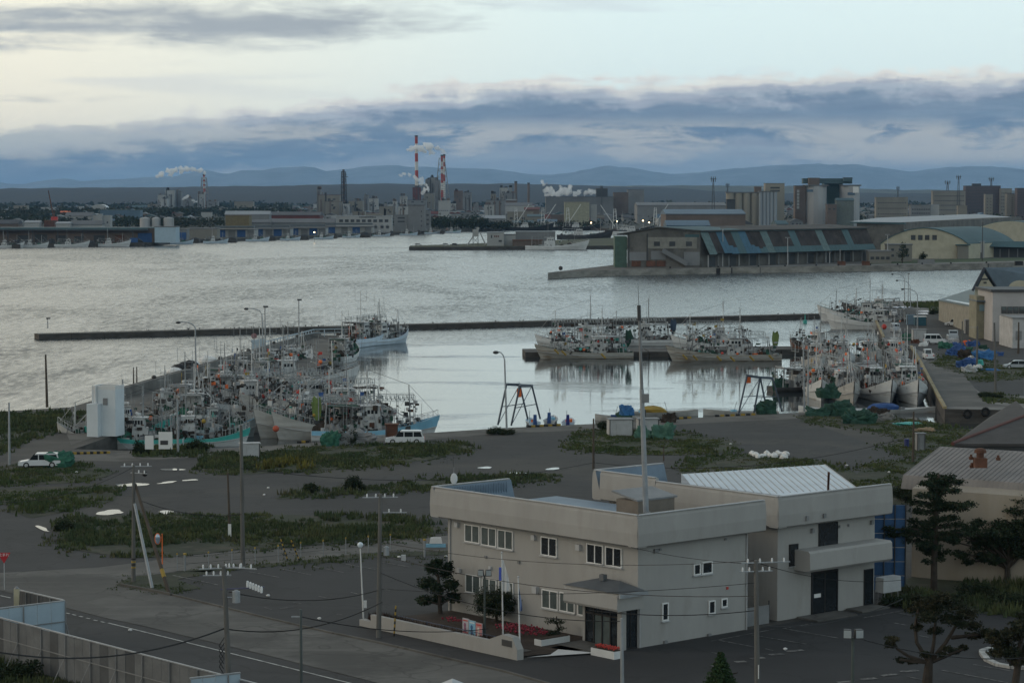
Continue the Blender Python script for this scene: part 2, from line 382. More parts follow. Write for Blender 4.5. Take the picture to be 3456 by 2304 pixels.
P6 = [at(u, v, ZW)+Vector((0, 3, 0)) for u, v in ((-2600, 852), (0, 835), (500, 831), (611, 821), (729, 818), (870, 811), (980, 808), (1093, 804), (1186, 799), (1288, 795), (1380, 791), (1460, 786), (1530, 783), (1850, 775), (2130, 780))] + [Vector((150, 1903, 0)), Vector((900, 1903, 0)), Vector((10500, 1903, 0)), Vector((10500, 41500, 0)), Vector((-10500, 41500, 0)), Vector((-10500, 1300, 0))]
M_city = mat('town_ground', (.026, .032, .026), .95, .25, .01, col2=(.055, .054, .048), v2=(.012, .5, .66))
land('town_ground', P6, 0, 3.2, M_city, M_darkc)
# ================================================================== hills and mountains
def ridge(name, y, depth, prof, m, rough, seed, zb=0):
    fs = y/9500 if y > 20000 else 1.0
    """prof: (u, v) control points of the skyline seen from the hotel; a real ridge with slopes"""
    xs = []; n = 620; us = np.linspace(-4200, 7600, n); pu = [p[0] for p in prof]; pv = [p[1] for p in prof]
    vv = np.interp(us, pu, pv); vv = vv + np.array([mnoise.fractal(Vector((q/55.0, seed, y/4000)), 1.0, 2.0, 5)*(4.5 if y > 20000 else 2.0) for q in us]); mb = MB(); rows = 7
    for j in range(rows):
        fr = j/(rows-1)
        for i, u in enumerate(us):
            x = xat(u, y); hz = max(2, zat(vv[i], y)); yy = y - depth*(1-fr)
            q = fr**.8
            nz = mnoise.fractal(Vector((x/600/fs+seed, yy/600/fs, seed)), 1.0, 2.0, 5)
            nx = mnoise.fractal(Vector((x/90/fs+seed, yy/90/fs, 3)), 1.0, 2.0, 4)
            mb.v.append((x, yy + nx*depth*.05, zb + hz*q + (nz*rough*hz + nx*rough*.15*hz)*(q*(1-q)*3+.08)))
    for i in range(n): mb.v.append((xat(us[i], y), y+depth*.6, 0))
    for j in range(rows):
        for i in range(n-1):
            a = j*n+i; mb.f.append((a, a+1, a+n+1, a+n)); mb.m.append(0)
    return struct(mb.build(name, m, smooth=True))
M_hill = mat('wooded_hill', (.004, .012, .020), .95, .3, .004, col2=(.03, .036, .024), v2=(.0025, .62, .74))
M_mtn = mat('far_mountain', (.21, .25, .29), .95, .2, .002)  # pale blue grey: distance haze is put into the mountain colour
M_mid = mat('far_farmland_hill', (.06, .075, .06), .95, .2, .003, col2=(.2, .2, .14), v2=(.003, .58, .62), stretch=(1, .1, 1))
ridge('wooded_hills', 9500, 2600, [(-4200, 640), (0, 637), (300, 634), (700, 630), (900, 628), (1060, 624), (1240, 620), (1290, 619), (1410, 622), (1700, 620), (1900, 624), (2060, 630), (2200, 631), (2290, 634), (2400, 644), (2600, 652), (7600, 654)], M_hill, .10, 1.3)
ridge('farmland_hills', 11500, 1800, [(-4200, 640), (1500, 640), (1700, 632), (2000, 628), (2300, 626), (2700, 628), (3000, 640), (3456, 644), (7600, 640)], M_mid, .12, 5.1)
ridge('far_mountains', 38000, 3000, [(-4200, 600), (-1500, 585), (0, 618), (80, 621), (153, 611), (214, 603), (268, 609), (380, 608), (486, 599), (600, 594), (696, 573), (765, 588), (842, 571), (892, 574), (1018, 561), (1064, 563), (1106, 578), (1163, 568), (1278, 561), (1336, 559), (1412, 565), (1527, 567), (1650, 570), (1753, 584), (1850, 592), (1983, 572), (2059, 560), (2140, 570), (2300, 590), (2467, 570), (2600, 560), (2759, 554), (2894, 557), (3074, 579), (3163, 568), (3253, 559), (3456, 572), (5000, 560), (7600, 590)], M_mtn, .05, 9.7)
# ================================================================== near ground sheets
M_grassb = mat('grass_base', (.032, .040, .022), .95, .3, .35, .4, 5, col2=(.058, .054, .038), v2=(.3, .48, .62))
def bladesmat(name, c1, c2, sc=.12):
    m = bpy.data.materials.new(name); m.use_nodes = True; t = NT(m.node_tree); t.n.clear()
    co = t.node('ShaderNodeTexCoord').outputs['Object']
    n = t.noise(co, sc, 4, .6); n2 = t.noise(co, 1.7, 3, .6)
    c = t.mix(t.ss(n, .40, .66), rgb(*c1), rgb(*c2)); c = t.mix(t.m('MULTIPLY', t.ss(t.noise(co, sc*2.3, 5, .65), .50, .64), .65), c, rgb(.095, .080, .050)); c = t.mix(t.ss(n2, .4, .7), c, rgb(*(Vector(c1)*.55)))
    b = t.node('ShaderNodeBsdfPrincipled', {'Base Color': c, 'Roughness': .85, 'Specular IOR Level': .15})
    t.l.new(b.outputs[0], t.node('ShaderNodeOutputMaterial').inputs[0]); return m
M_blade = bladesmat('grass_blades', (.062, .090, .037), (.115, .132, .050))
M_weed = bladesmat('tall_weeds', (.058, .084, .040), (.110, .124, .053), .2)
def tufts(name, label, P, dens, h, wd, m, hn=.7, seed=0, k=3, z=0.0, sc=.10, jt=1.0):
    xs = [p[0] for p in P]; ys = [p[1] for p in P]; x0, x1, y0, y1 = min(xs), max(xs), min(ys), max(ys)
    n = int((x1-x0)*(y1-y0)*dens); rg = np.random.RandomState(seed+11); V = []
    X = rg.uniform(x0, x1, n); Y = rg.uniform(y0, y1, n)
    A = rg.uniform(0, 6.28, (n, k)); H = rg.uniform(.5, 1.15, (n, k)); L = rg.uniform(-.5, .5, (n, k, 2))
    for i in range(n):
        x, y = X[i], Y[i]
        x += jt*1.2*mnoise.noise(Vector((x*.4, y*.4, 1)))
        if not inpoly(x+rg.normal()*.7*jt, y+rg.normal()*2.2*jt, P): continue
        if jt > .5 and mnoise.noise(Vector((x*.17, y*.11, seed+40)))+.35*mnoise.noise(Vector((x*.8, y*.5, seed))) < -.26: continue
        q = mnoise.noise(Vector((x*sc, y*sc, seed))); q2 = mnoise.noise(Vector((x*sc*4, y*sc*4, seed+9)))
        hh = h*max(.22, 1+hn*(q*1.7+q2*1.4))*(1.6 if jt > .5 and A[i, 0] < .07 else 1)
        for j in range(k):
            a = A[i, j]; dx = math.cos(a)*wd*.5; dy = math.sin(a)*wd*.5; ht = hh*H[i, j]; ox, oy = L[i, j]*hh*.6
            px_, py_ = x+L[i, j, 1]*.35*jt, y+L[i, j, 0]*.35*jt
            V += [(px_-dx, py_-dy, z), (px_+dx, py_+dy, z), (px_+ox, py_+oy, z+ht)]
    me = bpy.data.meshes.new(name); nv = len(V); nf = nv//3
    me.vertices.add(nv); me.vertices.foreach_set('co', np.array(V, dtype=np.float32).ravel())
    me.loops.add(nv); me.loops.foreach_set('vertex_index', np.arange(nv, dtype=np.int32))
    me.polygons.add(nf); me.polygons.foreach_set('loop_start', np.arange(nf, dtype=np.int32)*3)
    me.materials.append(m); me.update(); me.validate()
    o = bpy.data.objects.new(name, me); COL.objects.link(o)
    return stuff(o, label, 'grass')
# main asphalt yard between quay and buildings, roads, parking
ZA = .01
apron = [(235, 1533), (868, 1507), (1044, 1494), (1450, 1461), (1690, 1445), (2021, 1430), (2348, 1410), (2700, 1393), (2690, 1412), (2348, 1428), (2021, 1449), (1690, 1462), (1450, 1482), (1044, 1520), (868, 1532), (400, 1556), (200, 1552)]
sheet('quay_apron', apron, ZA+.012, M_quay)
yard = [(-300, 1640), (60, 1560), (250, 1545), (700, 1540), (1300, 1490), (1700, 1462), (2348, 1428), (2700, 1413), (3060, 1540), (3130, 1700), (3080, 2000), (2600, 2100), (1500, 2010), (600, 1990), (400, 1975), (-300, 1940), (-700, 1850)]
sheet('harbour_yard_asphalt', yard, ZA, M_asph)
sheet('mole_deck', [(330, 1362), (561, 1289), (765, 1232), (1061, 1143), (1190, 1143), (1120, 1225), (900, 1290), (560, 1400), (300, 1480), (240, 1500), (200, 1400)], ZA, M_quay)
lane = [(514, 1891), (553, 1882), (800, 1858), (1100, 1838), (1425, 1812), (1520, 1806), (1520, 1857), (1271, 1863), (900, 1904), (673, 1921), (529, 1935), (440, 1960), (336, 1940)]
sheet('lane_concrete', lane, ZA+.01, M_pave)
band = [(-400, 1940), (0, 1932), (336, 1913), (514, 1891), (529, 1935), (420, 1970), (409, 1976), (577, 2008), (900, 2086), (1107, 2135), (1281, 2171), (1700, 2267), (1860, 2312), (2100, 2420), (1500, 2420), (1281, 2304), (900, 2209), (481, 2110), (356, 2084), (226, 2050), (0, 1990), (-400, 1985)]
sheet('pavement', band, ZA+.02, M_pave)
slabk = MB()
road = [(-400, 1987), (0, 1992), (226, 2052), (356, 2086), (481, 2112), (900, 2211), (1281, 2306), (1500, 2400), (900, 2420), (-400, 2300)]
sheet('main_road', road, ZA+.008, M_road)
side_road = [(-400, 1690), (0, 1697), (91, 1747), (120, 1766), (173, 1797), (269, 1864), (394, 1883), (514, 1891), (336, 1912), (0, 1931), (-400, 1938)]
sheet('side_road', side_road, ZA+.006, M_road)
carp = [(530, 1938), (673, 1924), (900, 1908), (1271, 1868), (1515, 1862), (1515, 2068), (1400, 2110), (1226, 2085), (1211, 2110), (1760, 2228), (1900, 2190), (2100, 2195), (2525, 2124), (3000, 2040), (3200, 2060), (3900, 2100), (3900, 2420), (2000, 2420), (1860, 2310), (1700, 2265), (1281, 2169), (1107, 2133), (900, 2084), (600, 2005)]
sheet('car_park', carp, ZA+.004, M_lot)
def stripe(name, a, b, wd, m=None, z=.045, parent=None):
    A = at(*a, z); B = at(*b, z); d = (B-A); 
    if d.length < .01: return
    d.normalize(); n = Vector((-d.y, d.x, 0))*wd*.5
    mb = MB(); mb.face([A+n, A-n, B-n, B+n] if (B-A).cross(n).z < 0 else [A-n, A+n, B+n, B-n]); o = mb.build(name, m or M_line, parent)
    if parent is None: o['kind'] = 'structure'
    return o
for a, b in ((zb2(760, 1145), (900, 2233)), ((900, 2233), (1188, 2305)), ((0, 2008), (35, 2016))): stripe('road_edge_line', a, b, .16, M_line2)
for x, y in ((475, 1078), (520, 1088), (568, 1100), (618, 1113), (670, 1127), (720, 1138)):
    a = zb2(x-13, y-3); b = zb2(x+13, y+3); stripe('road_dash', a, b, .16, M_line2)
for l in ((80, 785, 295, 825), (300, 765, 420, 787), (430, 790, 520, 808), (520, 745, 585, 760), (735, 727, 970, 770), (1015, 718, 1210, 752), (620, 765, 745, 790), (575, 958, 675, 980), (800, 930, 860, 946), (300, 1045, 395, 1032), (1015, 905, 1075, 917), (395, 1000, 450, 1010), (700, 1083, 735, 1086), (190, 1035, 240, 1050)):
    stripe('parking_line', zb3(*l[:2]), zb3(*l[2:]), .14)
stripe('parking_line', zb2(1210, 810), zb2(1530, 878), .14)
for l in ((300, 535, 715, 605), (55, 575, 340, 630), (410, 640, 470, 655), (540, 487, 955, 560), (540, 490, 600, 478), (650, 470, 760, 450), (0, 583, 480, 492), (1145, 408, 1460, 350), (1370, 365, 1520, 392), (1370, 445, 1480, 465), (1970, 758, 2250, 805), (1480, 850, 1600, 875), (1730, 800, 2230, 895), (0, 665, 90, 685), (1560, 540, 1640, 555)):
    stripe('parking_line', zb6(*l[:2]), zb6(*l[2:]), .15)
for l in ((565, 660, 695, 650), (440, 687, 545, 678), (295, 715, 400, 706), (180, 740, 262, 735), (950, 893, 1070, 885), (1125, 872, 1240, 860), (1280, 842, 1400, 830), (1425, 813, 1555, 802), (0, 770, 90, 763)):
    stripe('painted_arrow_mark', zb6(*l[:2]), zb6(*l[2:]), .5)
# cracks / joints in the pavement band
for l in ((0, 870, 1560, 1335), (420, 1010, 700, 960)):
    pass
# kerb along the pavement / car park
def kerb(name, pts, z=0, h=.13, wd=.18, m=M_pave):
    mb = MB()
    for a, b in zip(pts[:-1], pts[1:]):
        A = at(*a, z); B = at(*b, z); d = B-A; L = d.length; mb.box(((A.x+B.x)/2, (A.y+B.y)/2, z), (L, wd, h), math.atan2(d.y, d.x))
    return struct(mb.build(name, m))
kerb('kerb', [(577, 2007), (900, 2086), (1107, 2134), (1281, 2170), (1700, 2266), (1860, 2311)])
kerb('kerb', [(409, 1976), (500, 1993), (577, 2009)], h=.2)
kerb('kerb', [zb6(2040, 690), zb6(2075, 735), zb6(2150, 770), zb6(2260, 790), zb6(2400, 800)], h=.2, wd=.4, m=M_line2)
kerb('kerb', [zb6(2040, 690), zb6(2035, 670), zb6(2100, 650)], h=.2, wd=.4, m=M_line2)
# ---------------------------------------------------------------- grass
def grass(label, pts, dens, h, seed, wd=.2, m=None, k=3, hn=.7, base=True):
    P = [(p.x, p.y) for p in pxpoly(pts, 0)]
    if base:
        Q = []; n = len(P)
        for i in range(n):
            a = Vector(P[i]+(0,)); b = Vector(P[(i+1) % n]+(0,)); k_ = max(1, int((b-a).length/2.0))
            for j in range(k_):
                p = a.lerp(b, j/k_); Q.append((p.x+1.3*mnoise.noise(Vector((p.x*.25, p.y*.25, seed))), p.y+1.0*mnoise.noise(Vector((p.x*.25, p.y*.25, seed+5)))))
        P = Q; sheet('grass_ground', Q, ZA+.03, M_grassb, px=False)
    return tufts('grass', label, P, dens, h*.78, wd, m or M_blade, hn, seed, k)
grass('wide weedy grass field between the yard and the concrete lane', [(173, 1793), (192, 1757), (260, 1744), (430, 1737), (700, 1733), (900, 1737), (1100, 1743), (1300, 1745), (1420, 1760), (1490, 1785), (1500, 1800), (1425, 1811), (1100, 1837), (800, 1856), (553, 1880), (394, 1880), (269, 1861), (173, 1797)], 10, .50, 1, .2, M_weed)
grass('grass patch beside the side road at the left', [(-200, 1650), (0, 1649), (240, 1641), (380, 1637), (409, 1689), (260, 1713), (187, 1730), (115, 1747), (91, 1745), (0, 1697), (-200, 1690)], 6, .45, 2)
grass('grass patch in front of the white estate car', [(-200, 1590), (0, 1575), (60, 1560), (255, 1558), (377, 1594), (365, 1612), (192, 1632), (0, 1641), (-200, 1645)], 6, .4, 3)
grass('tall green weeds along the sea wall at the left', [(-200, 1402), (153, 1388), (306, 1390), (306, 1415), (240, 1425), (224, 1446), (66, 1502), (0, 1532), (-200, 1580)], 5, .6, 4, .3, M_weed)
grass('low bushes beside the white sign boards', [(449, 1519), (560, 1508), (704, 1504), (704, 1527), (560, 1543), (449, 1543)], 12, .6, 5, .3, M_weed)
grass('weedy mound behind the silver car', [(653, 1584), (679, 1558), (730, 1533), (868, 1526), (1051, 1510), (1296, 1503), (1450, 1496), (1560, 1492), (1616, 1513), (1458, 1550), (1377, 1560), (1136, 1584), (800, 1603), (765, 1604)], 9, .48, 6, .26, M_weed)
grass('narrow grass strip between two lanes', [(944, 1682), (1031, 1664), (1184, 1655), (1329, 1632), (1458, 1622), (1700, 1600), (1900, 1598), (1880, 1620), (1500, 1650), (1232, 1663), (959, 1685)], 9, .5, 7, .22, M_weed)
grass('grass mound round the green tarpaulin', [(1899, 1505), (1940, 1459), (2057, 1444), (2281, 1454), (2496, 1500), (2486, 1525), (2312, 1536), (2088, 1536), (1945, 1520)], 8, .32, 8, .22)
grass('grass behind the office roofs', [(2307, 1551), (2516, 1531), (2771, 1556), (2900, 1600), (2904, 1567), (3100, 1545), (3130, 1700), (2980, 1705), (2600, 1660), (2307, 1600)], 6, .34, 9, .22)
grass('grass along the shore beside the covered net heaps', [(2700, 1402), (2800, 1395), (3021, 1412), (3147, 1430), (3300, 1455), (3420, 1450), (3330, 1500), (3200, 1540), (3060, 1540), (2960, 1510), (3050, 1490), (3000, 1465), (2850, 1440), (2700, 1425)], 6, .3, 10, .22)
grass('grass island with the pole stays', [(409, 1973), (470, 1945), (600, 1932), (700, 1924), (690, 1938), (620, 1955), (610, 1968), (672, 1985), (577, 2004), (500, 1990)], 12, .22, 11, .12)
grass('thin grass verge beside the lane fence', [(600, 1930), (800, 1912), (1000, 1892), (1271, 1866), (1506, 1860), (1506, 1874), (1271, 1880), (900, 1914), (700, 1930)], 10, .22, 12, .14)
grass('grass on the pier beside the rubbish heaps', [(3150, 1230), (3255, 1262), (3280, 1290), (3456, 1278), (3700, 1278), (3700, 1245), (3400, 1240), (3300, 1200), (3200, 1180)], 3, .35, 13, .3)
grass('grass strip on the pier beyond the concrete slab', [(3316, 1334), (3329, 1354), (3456, 1362), (3700, 1362), (3700, 1345), (3456, 1345), (3370, 1326)], 6, .5, 14, .3)
grass('grass patch at the far end of the pier', [(3055, 1034), (3070, 1024), (3160, 1019), (3260, 1035), (3260, 1070), (3180, 1062), (3140, 1040)], 2, .7, 15, .4)
grass('garden undergrowth beneath the trees by the fawn building', [(2985, 1975), (3090, 1950), (3456, 1975), (3700, 2000), (3700, 2085), (3400, 2075), (3200, 2060), (3010, 2035)], 12, .7, 16, .25, M_weed)
grass('rough grass inside the grey panel fence', [(-200, 2170), (0, 2215), (250, 2300), (500, 2380), (500, 2600), (-200, 2600)], 14, .5, 17, .14, M_weed)
tufts('yellow_flowers', 'yellow flowering weeds on the mound', [(p.x, p.y) for p in pxpoly([(880, 1570), (1000, 1552), (1090, 1560), (1000, 1585), (900, 1588)], 0)], 9, .85, .3, bladesmat('yellow_weeds', (.10, .10, .03), (.20, .18, .04), .4), .5, 3)
bpy.data.objects['yellow_flowers']['category'] = 'flowers'
# ---------------------------------------------------------------- pier surface details
sheet('pier_yard_asphalt', [(3000, 1168), (3070, 1167), (2995, 1075), (2960, 1040), (3060, 1036), (3180, 1065), (3456, 1085), (3456, 1335), (3316, 1330), (3200, 1240), (3150, 1200), (3075, 1171)], ZA, M_asph)
sheet('pier_slab', [(3110, 1230), (3160, 1190), (3235, 1240), (3330, 1360), (3440, 1372), (3195, 1372), (3162, 1325)], ZA+.01, M_pave)
# ---------------------------------------------------------------- puddles
M_pud = bpy.data.materials.new('puddle_water'); M_pud.use_nodes = True
_b = M_pud.node_tree.nodes['Principled BSDF']; _b.inputs['Base Color'].default_value = (.03, .03, .03, 1); _b.inputs['Roughness'].default_value = .03
def puddle(u, v, wu, hv, tilt=0):
    pts = []; n = 18; s = random.random()*9
    for i in range(n):
        a = 2*math.pi*i/n; r = .82+.36*mnoise.noise(Vector((math.cos(a)*1.5+s, math.sin(a)*1.5, s)))
        pts.append((u+wu*.5*r*math.cos(a), v+hv*.5*r*math.sin(a)+tilt*math.cos(a)))
    sheet('puddle', pts, ZA+.045, M_pud)
for q in ((372, 1728, 118, 20, -3), (562, 1727, 60, 14), (144, 1782, 52, 14, 8), (445, 1634, 124, 12, -2), (562, 1627, 78, 6, -4), (642, 1619, 70, 5, -2), (582, 1583, 92, 7), (1637, 1577, 52, 7), (1748, 1595, 72, 6), (1867, 1581, 70, 8, -2), (3040, 1036, 120, 5), (3130, 1050, 90, 4), (3115, 1058, 60, 4), (3190, 1048, 40, 3), (1150, 1580, 10, 3)): puddle(*q)
# ================================================================== office building (near)
UA = R(41.5); U_ = Vector((math.cos(UA), math.sin(UA), 0)); V_ = Vector((-math.sin(UA), math.cos(UA), 0))
OC = at(2152, 2186, 0)
def onwall(u, v, P0, n):
    """where the view ray through a photo pixel meets a vertical wall through P0 with normal n"""
    d = ray(u, v); o = Vector((0, 0, HCAM)); k = (P0-o).dot(n)/d.dot(n); return o+d*k
def wall_sz(pt, P0, dr):
    return (pt-P0).dot(dr), pt.z
def L(a, b, z=0): return OC + U_*a + V_*b + Vector((0, 0, z))
office = thing('office_building', 'two storey beige office with a slate blue roof well and corner entrance porch', 'building', OC, UA)
M4 = Matrix.Rotation(UA, 4, 'Z')
def loc(o):   # world-built part -> child of office at its own frame
    o.parent = office; o.matrix_parent_inverse = office_inv; return o
office_inv = (Matrix.Translation(OC) @ M4).inverted()
WR, WL = 10.6, 19.6
mb = MB()
mb.prism([(0, 0), (WR, 0), (WR, WL), (0, WL)], 0, 7.0)
w_ = mb.build('wall', M_beige, office)
# parapet band: swept profile with a slightly bellied outer face
H0, H1, OV = 6.85, 9.0, .9
prof = [(0.0, H0), (OV-.12, H0), (OV, H0+.08), (OV+.05, H0+.9), (OV-.02, H1-.25), (OV-.1, H1-.04), (OV-.35, H1-.02), (OV-.9, H0+.45), (0, H0+.3)]
def parapet(name, segs, parent, m=M_beige, profile=prof, inner=M_blueroof):
    out = []
    for (p0, d, o, L_) in segs:
        b = MB(); b.sweep(profile, p0, d, o, L_, kmap=[0, 0, 0, 0, 0, 0, 1, 1, 0]); out.append(b.build(name, [m, inner], parent))
    return out
X, Y = Vector((1, 0, 0)), Vector((0, 1, 0))
parapet('parapet', [(Vector((-OV, 0, 0)), X, -Y, WR+2*OV), (Vector((0, -OV+.03, .004)), Y, -X, WL+2*OV-.03), (Vector((-OV, WL, 0)), X, Y, WR*.62+OV)], office)
# roof surface + standing seams on the inner slope
mb = MB(); mb.box((WR/2, WL/2, 7.0), (WR+1.4, WL+1.4, .35)); mb.build('roof', M_blueroof, office)
mb = MB()
for i in range(27): mb.box((-.6+i*.25, WL+.28, 7.55), (.04, .06, 1.35), k=0)
stuff(mb.build('roof_seam', M_blueroof, office))
def coping(pts, parent):
    mb = MB()
    for a, b in zip(pts[:-1], pts[1:]):
        mid = (Vector(a)+Vector(b))/2; d = Vector(b)-Vector(a); mb.box((mid.x, mid.y, mid.z), (d.length, .22, .06), math.atan2(d.y, d.x))
    mb.build('coping', M_lgrey, parent)
coping([(-OV+.12, WL+OV-.1, H1), (-OV+.12, -OV+.12, H1), (WR+OV-.1, -OV+.12, H1)], office)
coping([(-OV+.12, WL+OV-.12, H1), (WR*.62, WL+OV-.12, H1)], office)
# stair head on the roof
mb = MB(); mb.box((8.2, 7.6, 7.3), (3.6, 2.2, 1.35)); mb.build('roof_hatch', mat('dun_wall', (.20, .17, .14), .9), office)
mb = MB(); mb.sweep([(0, 0), (2.6, .45), (2.6, .57), (0, .12)], (6.2, 6.4, 8.65), X, Y, 4.0); mb.build('roof_hatch_cover', M_grey, office)
# eave shadow strip is real: soffit underside made by the profile. windows
def window(parent, inv, P0, dr, n, tl, br, npane=2, glass=M_blind, fr=.07, frame=M_frame, proud=.04):
    a = onwall(*tl, P0, n); b = onwall(*br, P0, n); s0, z1_ = wall_sz(a, P0, dr); s1, z0_ = wall_sz(b, P0, dr)
    if s0 > s1: s0, s1 = s1, s0
    return window_s(parent, inv, P0, dr, n, s0, s1, z0_, z1_, npane, glass, fr, frame, proud)
def window_s(parent, inv, P0, dr, n, s0, s1, z0_, z1_, npane=2, glass=M_blind, fr=.07, frame=M_frame, proud=.04):
    up = Vector((0, 0, 1)); W = s1-s0; H = z1_-z0_
    ang = math.atan2(dr.y, dr.x); c = P0 + dr*((s0+s1)/2) + n*proud; c.z = z0_
    mb = MB()
    def bx(o, s, z, sw, zh, th, off):
        q = P0 + dr*s + n*off; o.box((q.x, q.y, z), (sw, th, zh), ang)
    bx(mb, s0+fr/2, z0_, fr, H, .10, proud); bx(mb, s1-fr/2, z0_, fr, H, .10, proud)
    bx(mb, (s0+s1)/2, z0_, W-2*fr, fr, .10, proud); bx(mb, (s0+s1)/2, z1_-fr, W-2*fr, fr, .10, proud)
    for i in range(1, npane): bx(mb, s0+W*i/npane, z0_+fr, fr*1.2, H-2*fr, .09, proud)
    f = mb.build('window', frame, parent); f.matrix_parent_inverse = inv
    sl = MB(); bx(sl, (s0+s1)/2, z0_-.07, W+.14, .06, .2, proud+.03); sl.build('sill', M_lgrey, f)
    pw = (W-2*fr)/npane
    for i in range(npane):
        g = MB(); q = P0 + dr*(s0+fr+pw*(i+.5)) + n*.03; g.box((q.x, q.y, z0_+fr), (pw-.04, .05, H-2*fr), ang)
        go = g.build('pane', glass[i % len(glass)] if isinstance(glass, list) else glass, f)
    return f
# NOTE children of f are built in world coordinates: f itself carries the inverse
nl = -U_; nr = -V_
for q in ((150, 565, 257, 717), (268, 583, 378, 742), (388, 603, 498, 765)): window(office, office_inv, OC, V_, nl, zb4(q[0], q[1]+4), zb4(q[2], q[3]-3))
window(office, office_inv, OC, V_, nl, zb4(700, 658), zb4(815, 812), 2, M_glass)
for q in ((1030, 708, 1148, 868), (1165, 730, 1283, 888)): window(office, office_inv, OC, V_, nl, zb4(q[0], q[1]), zb4(q[2], q[3]), 2, M_glass)
for q in ((155, 930, 262, 1082), (276, 955, 380, 1062+40), (396, 975, 500, 1128)): window(office, office_inv, OC, V_, nl, zb4(q[0], q[1]), zb4(q[2], q[3]-3))
for q in ((707, 1038, 822, 1195), (835, 1058, 945, 1217), (966, 1090, 1036, 1238)): window(office, office_inv, OC, V_, nl, zb4(q[0], q[1]), zb4(q[2], q[3]), 2 if q[0] < 900 else 1)
for q in ((1795, 860, 1845, 935, 1), (1855, 845, 1930, 925, 1), (1567, 1142, 1613, 1265, 1), (1903, 1125, 1950, 1215, 1), (1995, 1110, 2038, 1168, 1)):
    window(office, office_inv, OC, U_, nr, zb4(*q[:2]), zb4(*q[2:4]), 1, M_glass, .09)
# wall vents, heater flues
def wallbit(px, P0, dr, n, sz, m, name='wall_vent', parent=None, inv=None):
    a = onwall(*px, P0, n) + n*sz[1]/2; mb = MB(); mb.box((a.x, a.y, a.z-sz[2]/2), sz, math.atan2(dr.y, dr.x)); o = mb.build(name, m, parent or office); o.matrix_parent_inverse = inv or office_inv
for x, y, s in ((650, 668, .35), (975, 738, .4), (95, 575, .35), (300, 808, .18), (540, 845, .2), (335, 888, .25), (665, 1045, .45), (110, 905, .3)): wallbit(zb4(x, y), OC, V_, nl, (s, s*.6, s), M_lgrey if s > .22 else M_grey)
for x, y, s in ((1520, 765, .35), (1555, 755, .2), (2025, 680, .2), (1590, 1423, .3), (1905, 1372, .3)): wallbit(zb4(x, y), OC, U_, nr, (s, s*.5, s*.7), M_grey)
wallbit(zb4(2038, 1033), OC, U_, nr, (.12, .1, .18), M_red, 'alarm_lamp')
# drain pipes
for _a in ((WR-.12, -.08, 6.9), (-.06, WL-.3, 6.9), (.12, -.08, 3.0)): MB().bar((_a[0], _a[1], 0), _a, .05).build('drain_pipe', M_lgrey, office)
# entrance porch (local office frame)
po = .0
MB().box((-1.25, .05+.18, 0), (.42, .42, 2.75)).build('porch_pillar', M_beige, office); MB().box((-1.2, 3.85, 0), (.18, .25, 2.75)).build('porch_pillar', M_beige, office)
mb = MB()
for y0, y1 in ((.5, 3.7),):
    mb.box((-1.25, (y0+y1)/2, 2.55), (.12, y1-y0, .14)); mb.box((-1.25, (y0+y1)/2, 2.05), (.1, y1-y0, .1)); mb.box((-1.25, (y0+y1)/2, .0), (.1, y1-y0, .1))
    for k in range(5): mb.box((-1.25, y0+(y1-y0)*k/4, .1), (.1, .09, 2.5))
for k in range(3): mb.box((-1.15+k*.55, .08, .0), (.07, .07, 2.7))
mb.box((-.6, .08, 2.5), (1.2, .08, .12)); mb.box((-.6, .08, .0), (1.2, .08, .12))
mb.build('door_frame', M_black, office)
for k in range(4):
    g = MB().box((-1.22, .5+.8*(k+.5), .1), (.03, .74, 1.92)); g.build('glass_door' if k in (1, 2) else 'glass_panel', M_glass if k not in (1, 2) else M_blind, office)
    MB().box((-1.22, .5+.8*(k+.5), 2.17), (.03, .74, .36)).build('transom_pane', M_glass, office)
for k in range(2): MB().box((-.87+k*.55, .1, .12), (.48, .03, 2.36)).build('glass_panel', M_glass, office)
MB().box((-.6, .1+1.9, 0.02), (1.18, 3.7, 2.6)).build('porch_interior', mat('dim_lobby', (.045, .05, .05), .8), office)
# canopy with hipped dark lid
cb = MB(); cb.sweep([(0, 2.75), (2.35, 2.75), (2.45, 2.9), (2.4, 3.75), (2.25, 3.95), (0, 3.95)], (0, -.55, 0), Y, -X, 5.2); cb.build('porch_canopy', M_beige, office)
cb = MB(); a = [(-2.45, -.65, 3.97), (-2.45, 4.7, 3.97), (.0, 4.7, 3.97), (.0, -.65, 3.97)]; r = [(-.5, 1.2, 4.42), (-.5, 3.0, 4.42)]
cb.face([a[0], a[3], r[0]]).face([a[1], a[0], r[0], r[1]]).face([a[2], a[1], r[1]]).face([a[3], a[2], r[1], r[0]]).face(a)
cb.box((-.9, 2.4, 4.35), (.35, .4, .4)); cb.build('canopy_roof', mat('canopy_sheet', (.10, .11, .12), .6), office)
cb = MB(); cb.box((-1.2, -.82, 3.68), (2.6, .14, .28)); cb.build('gutter', M_galv, office)
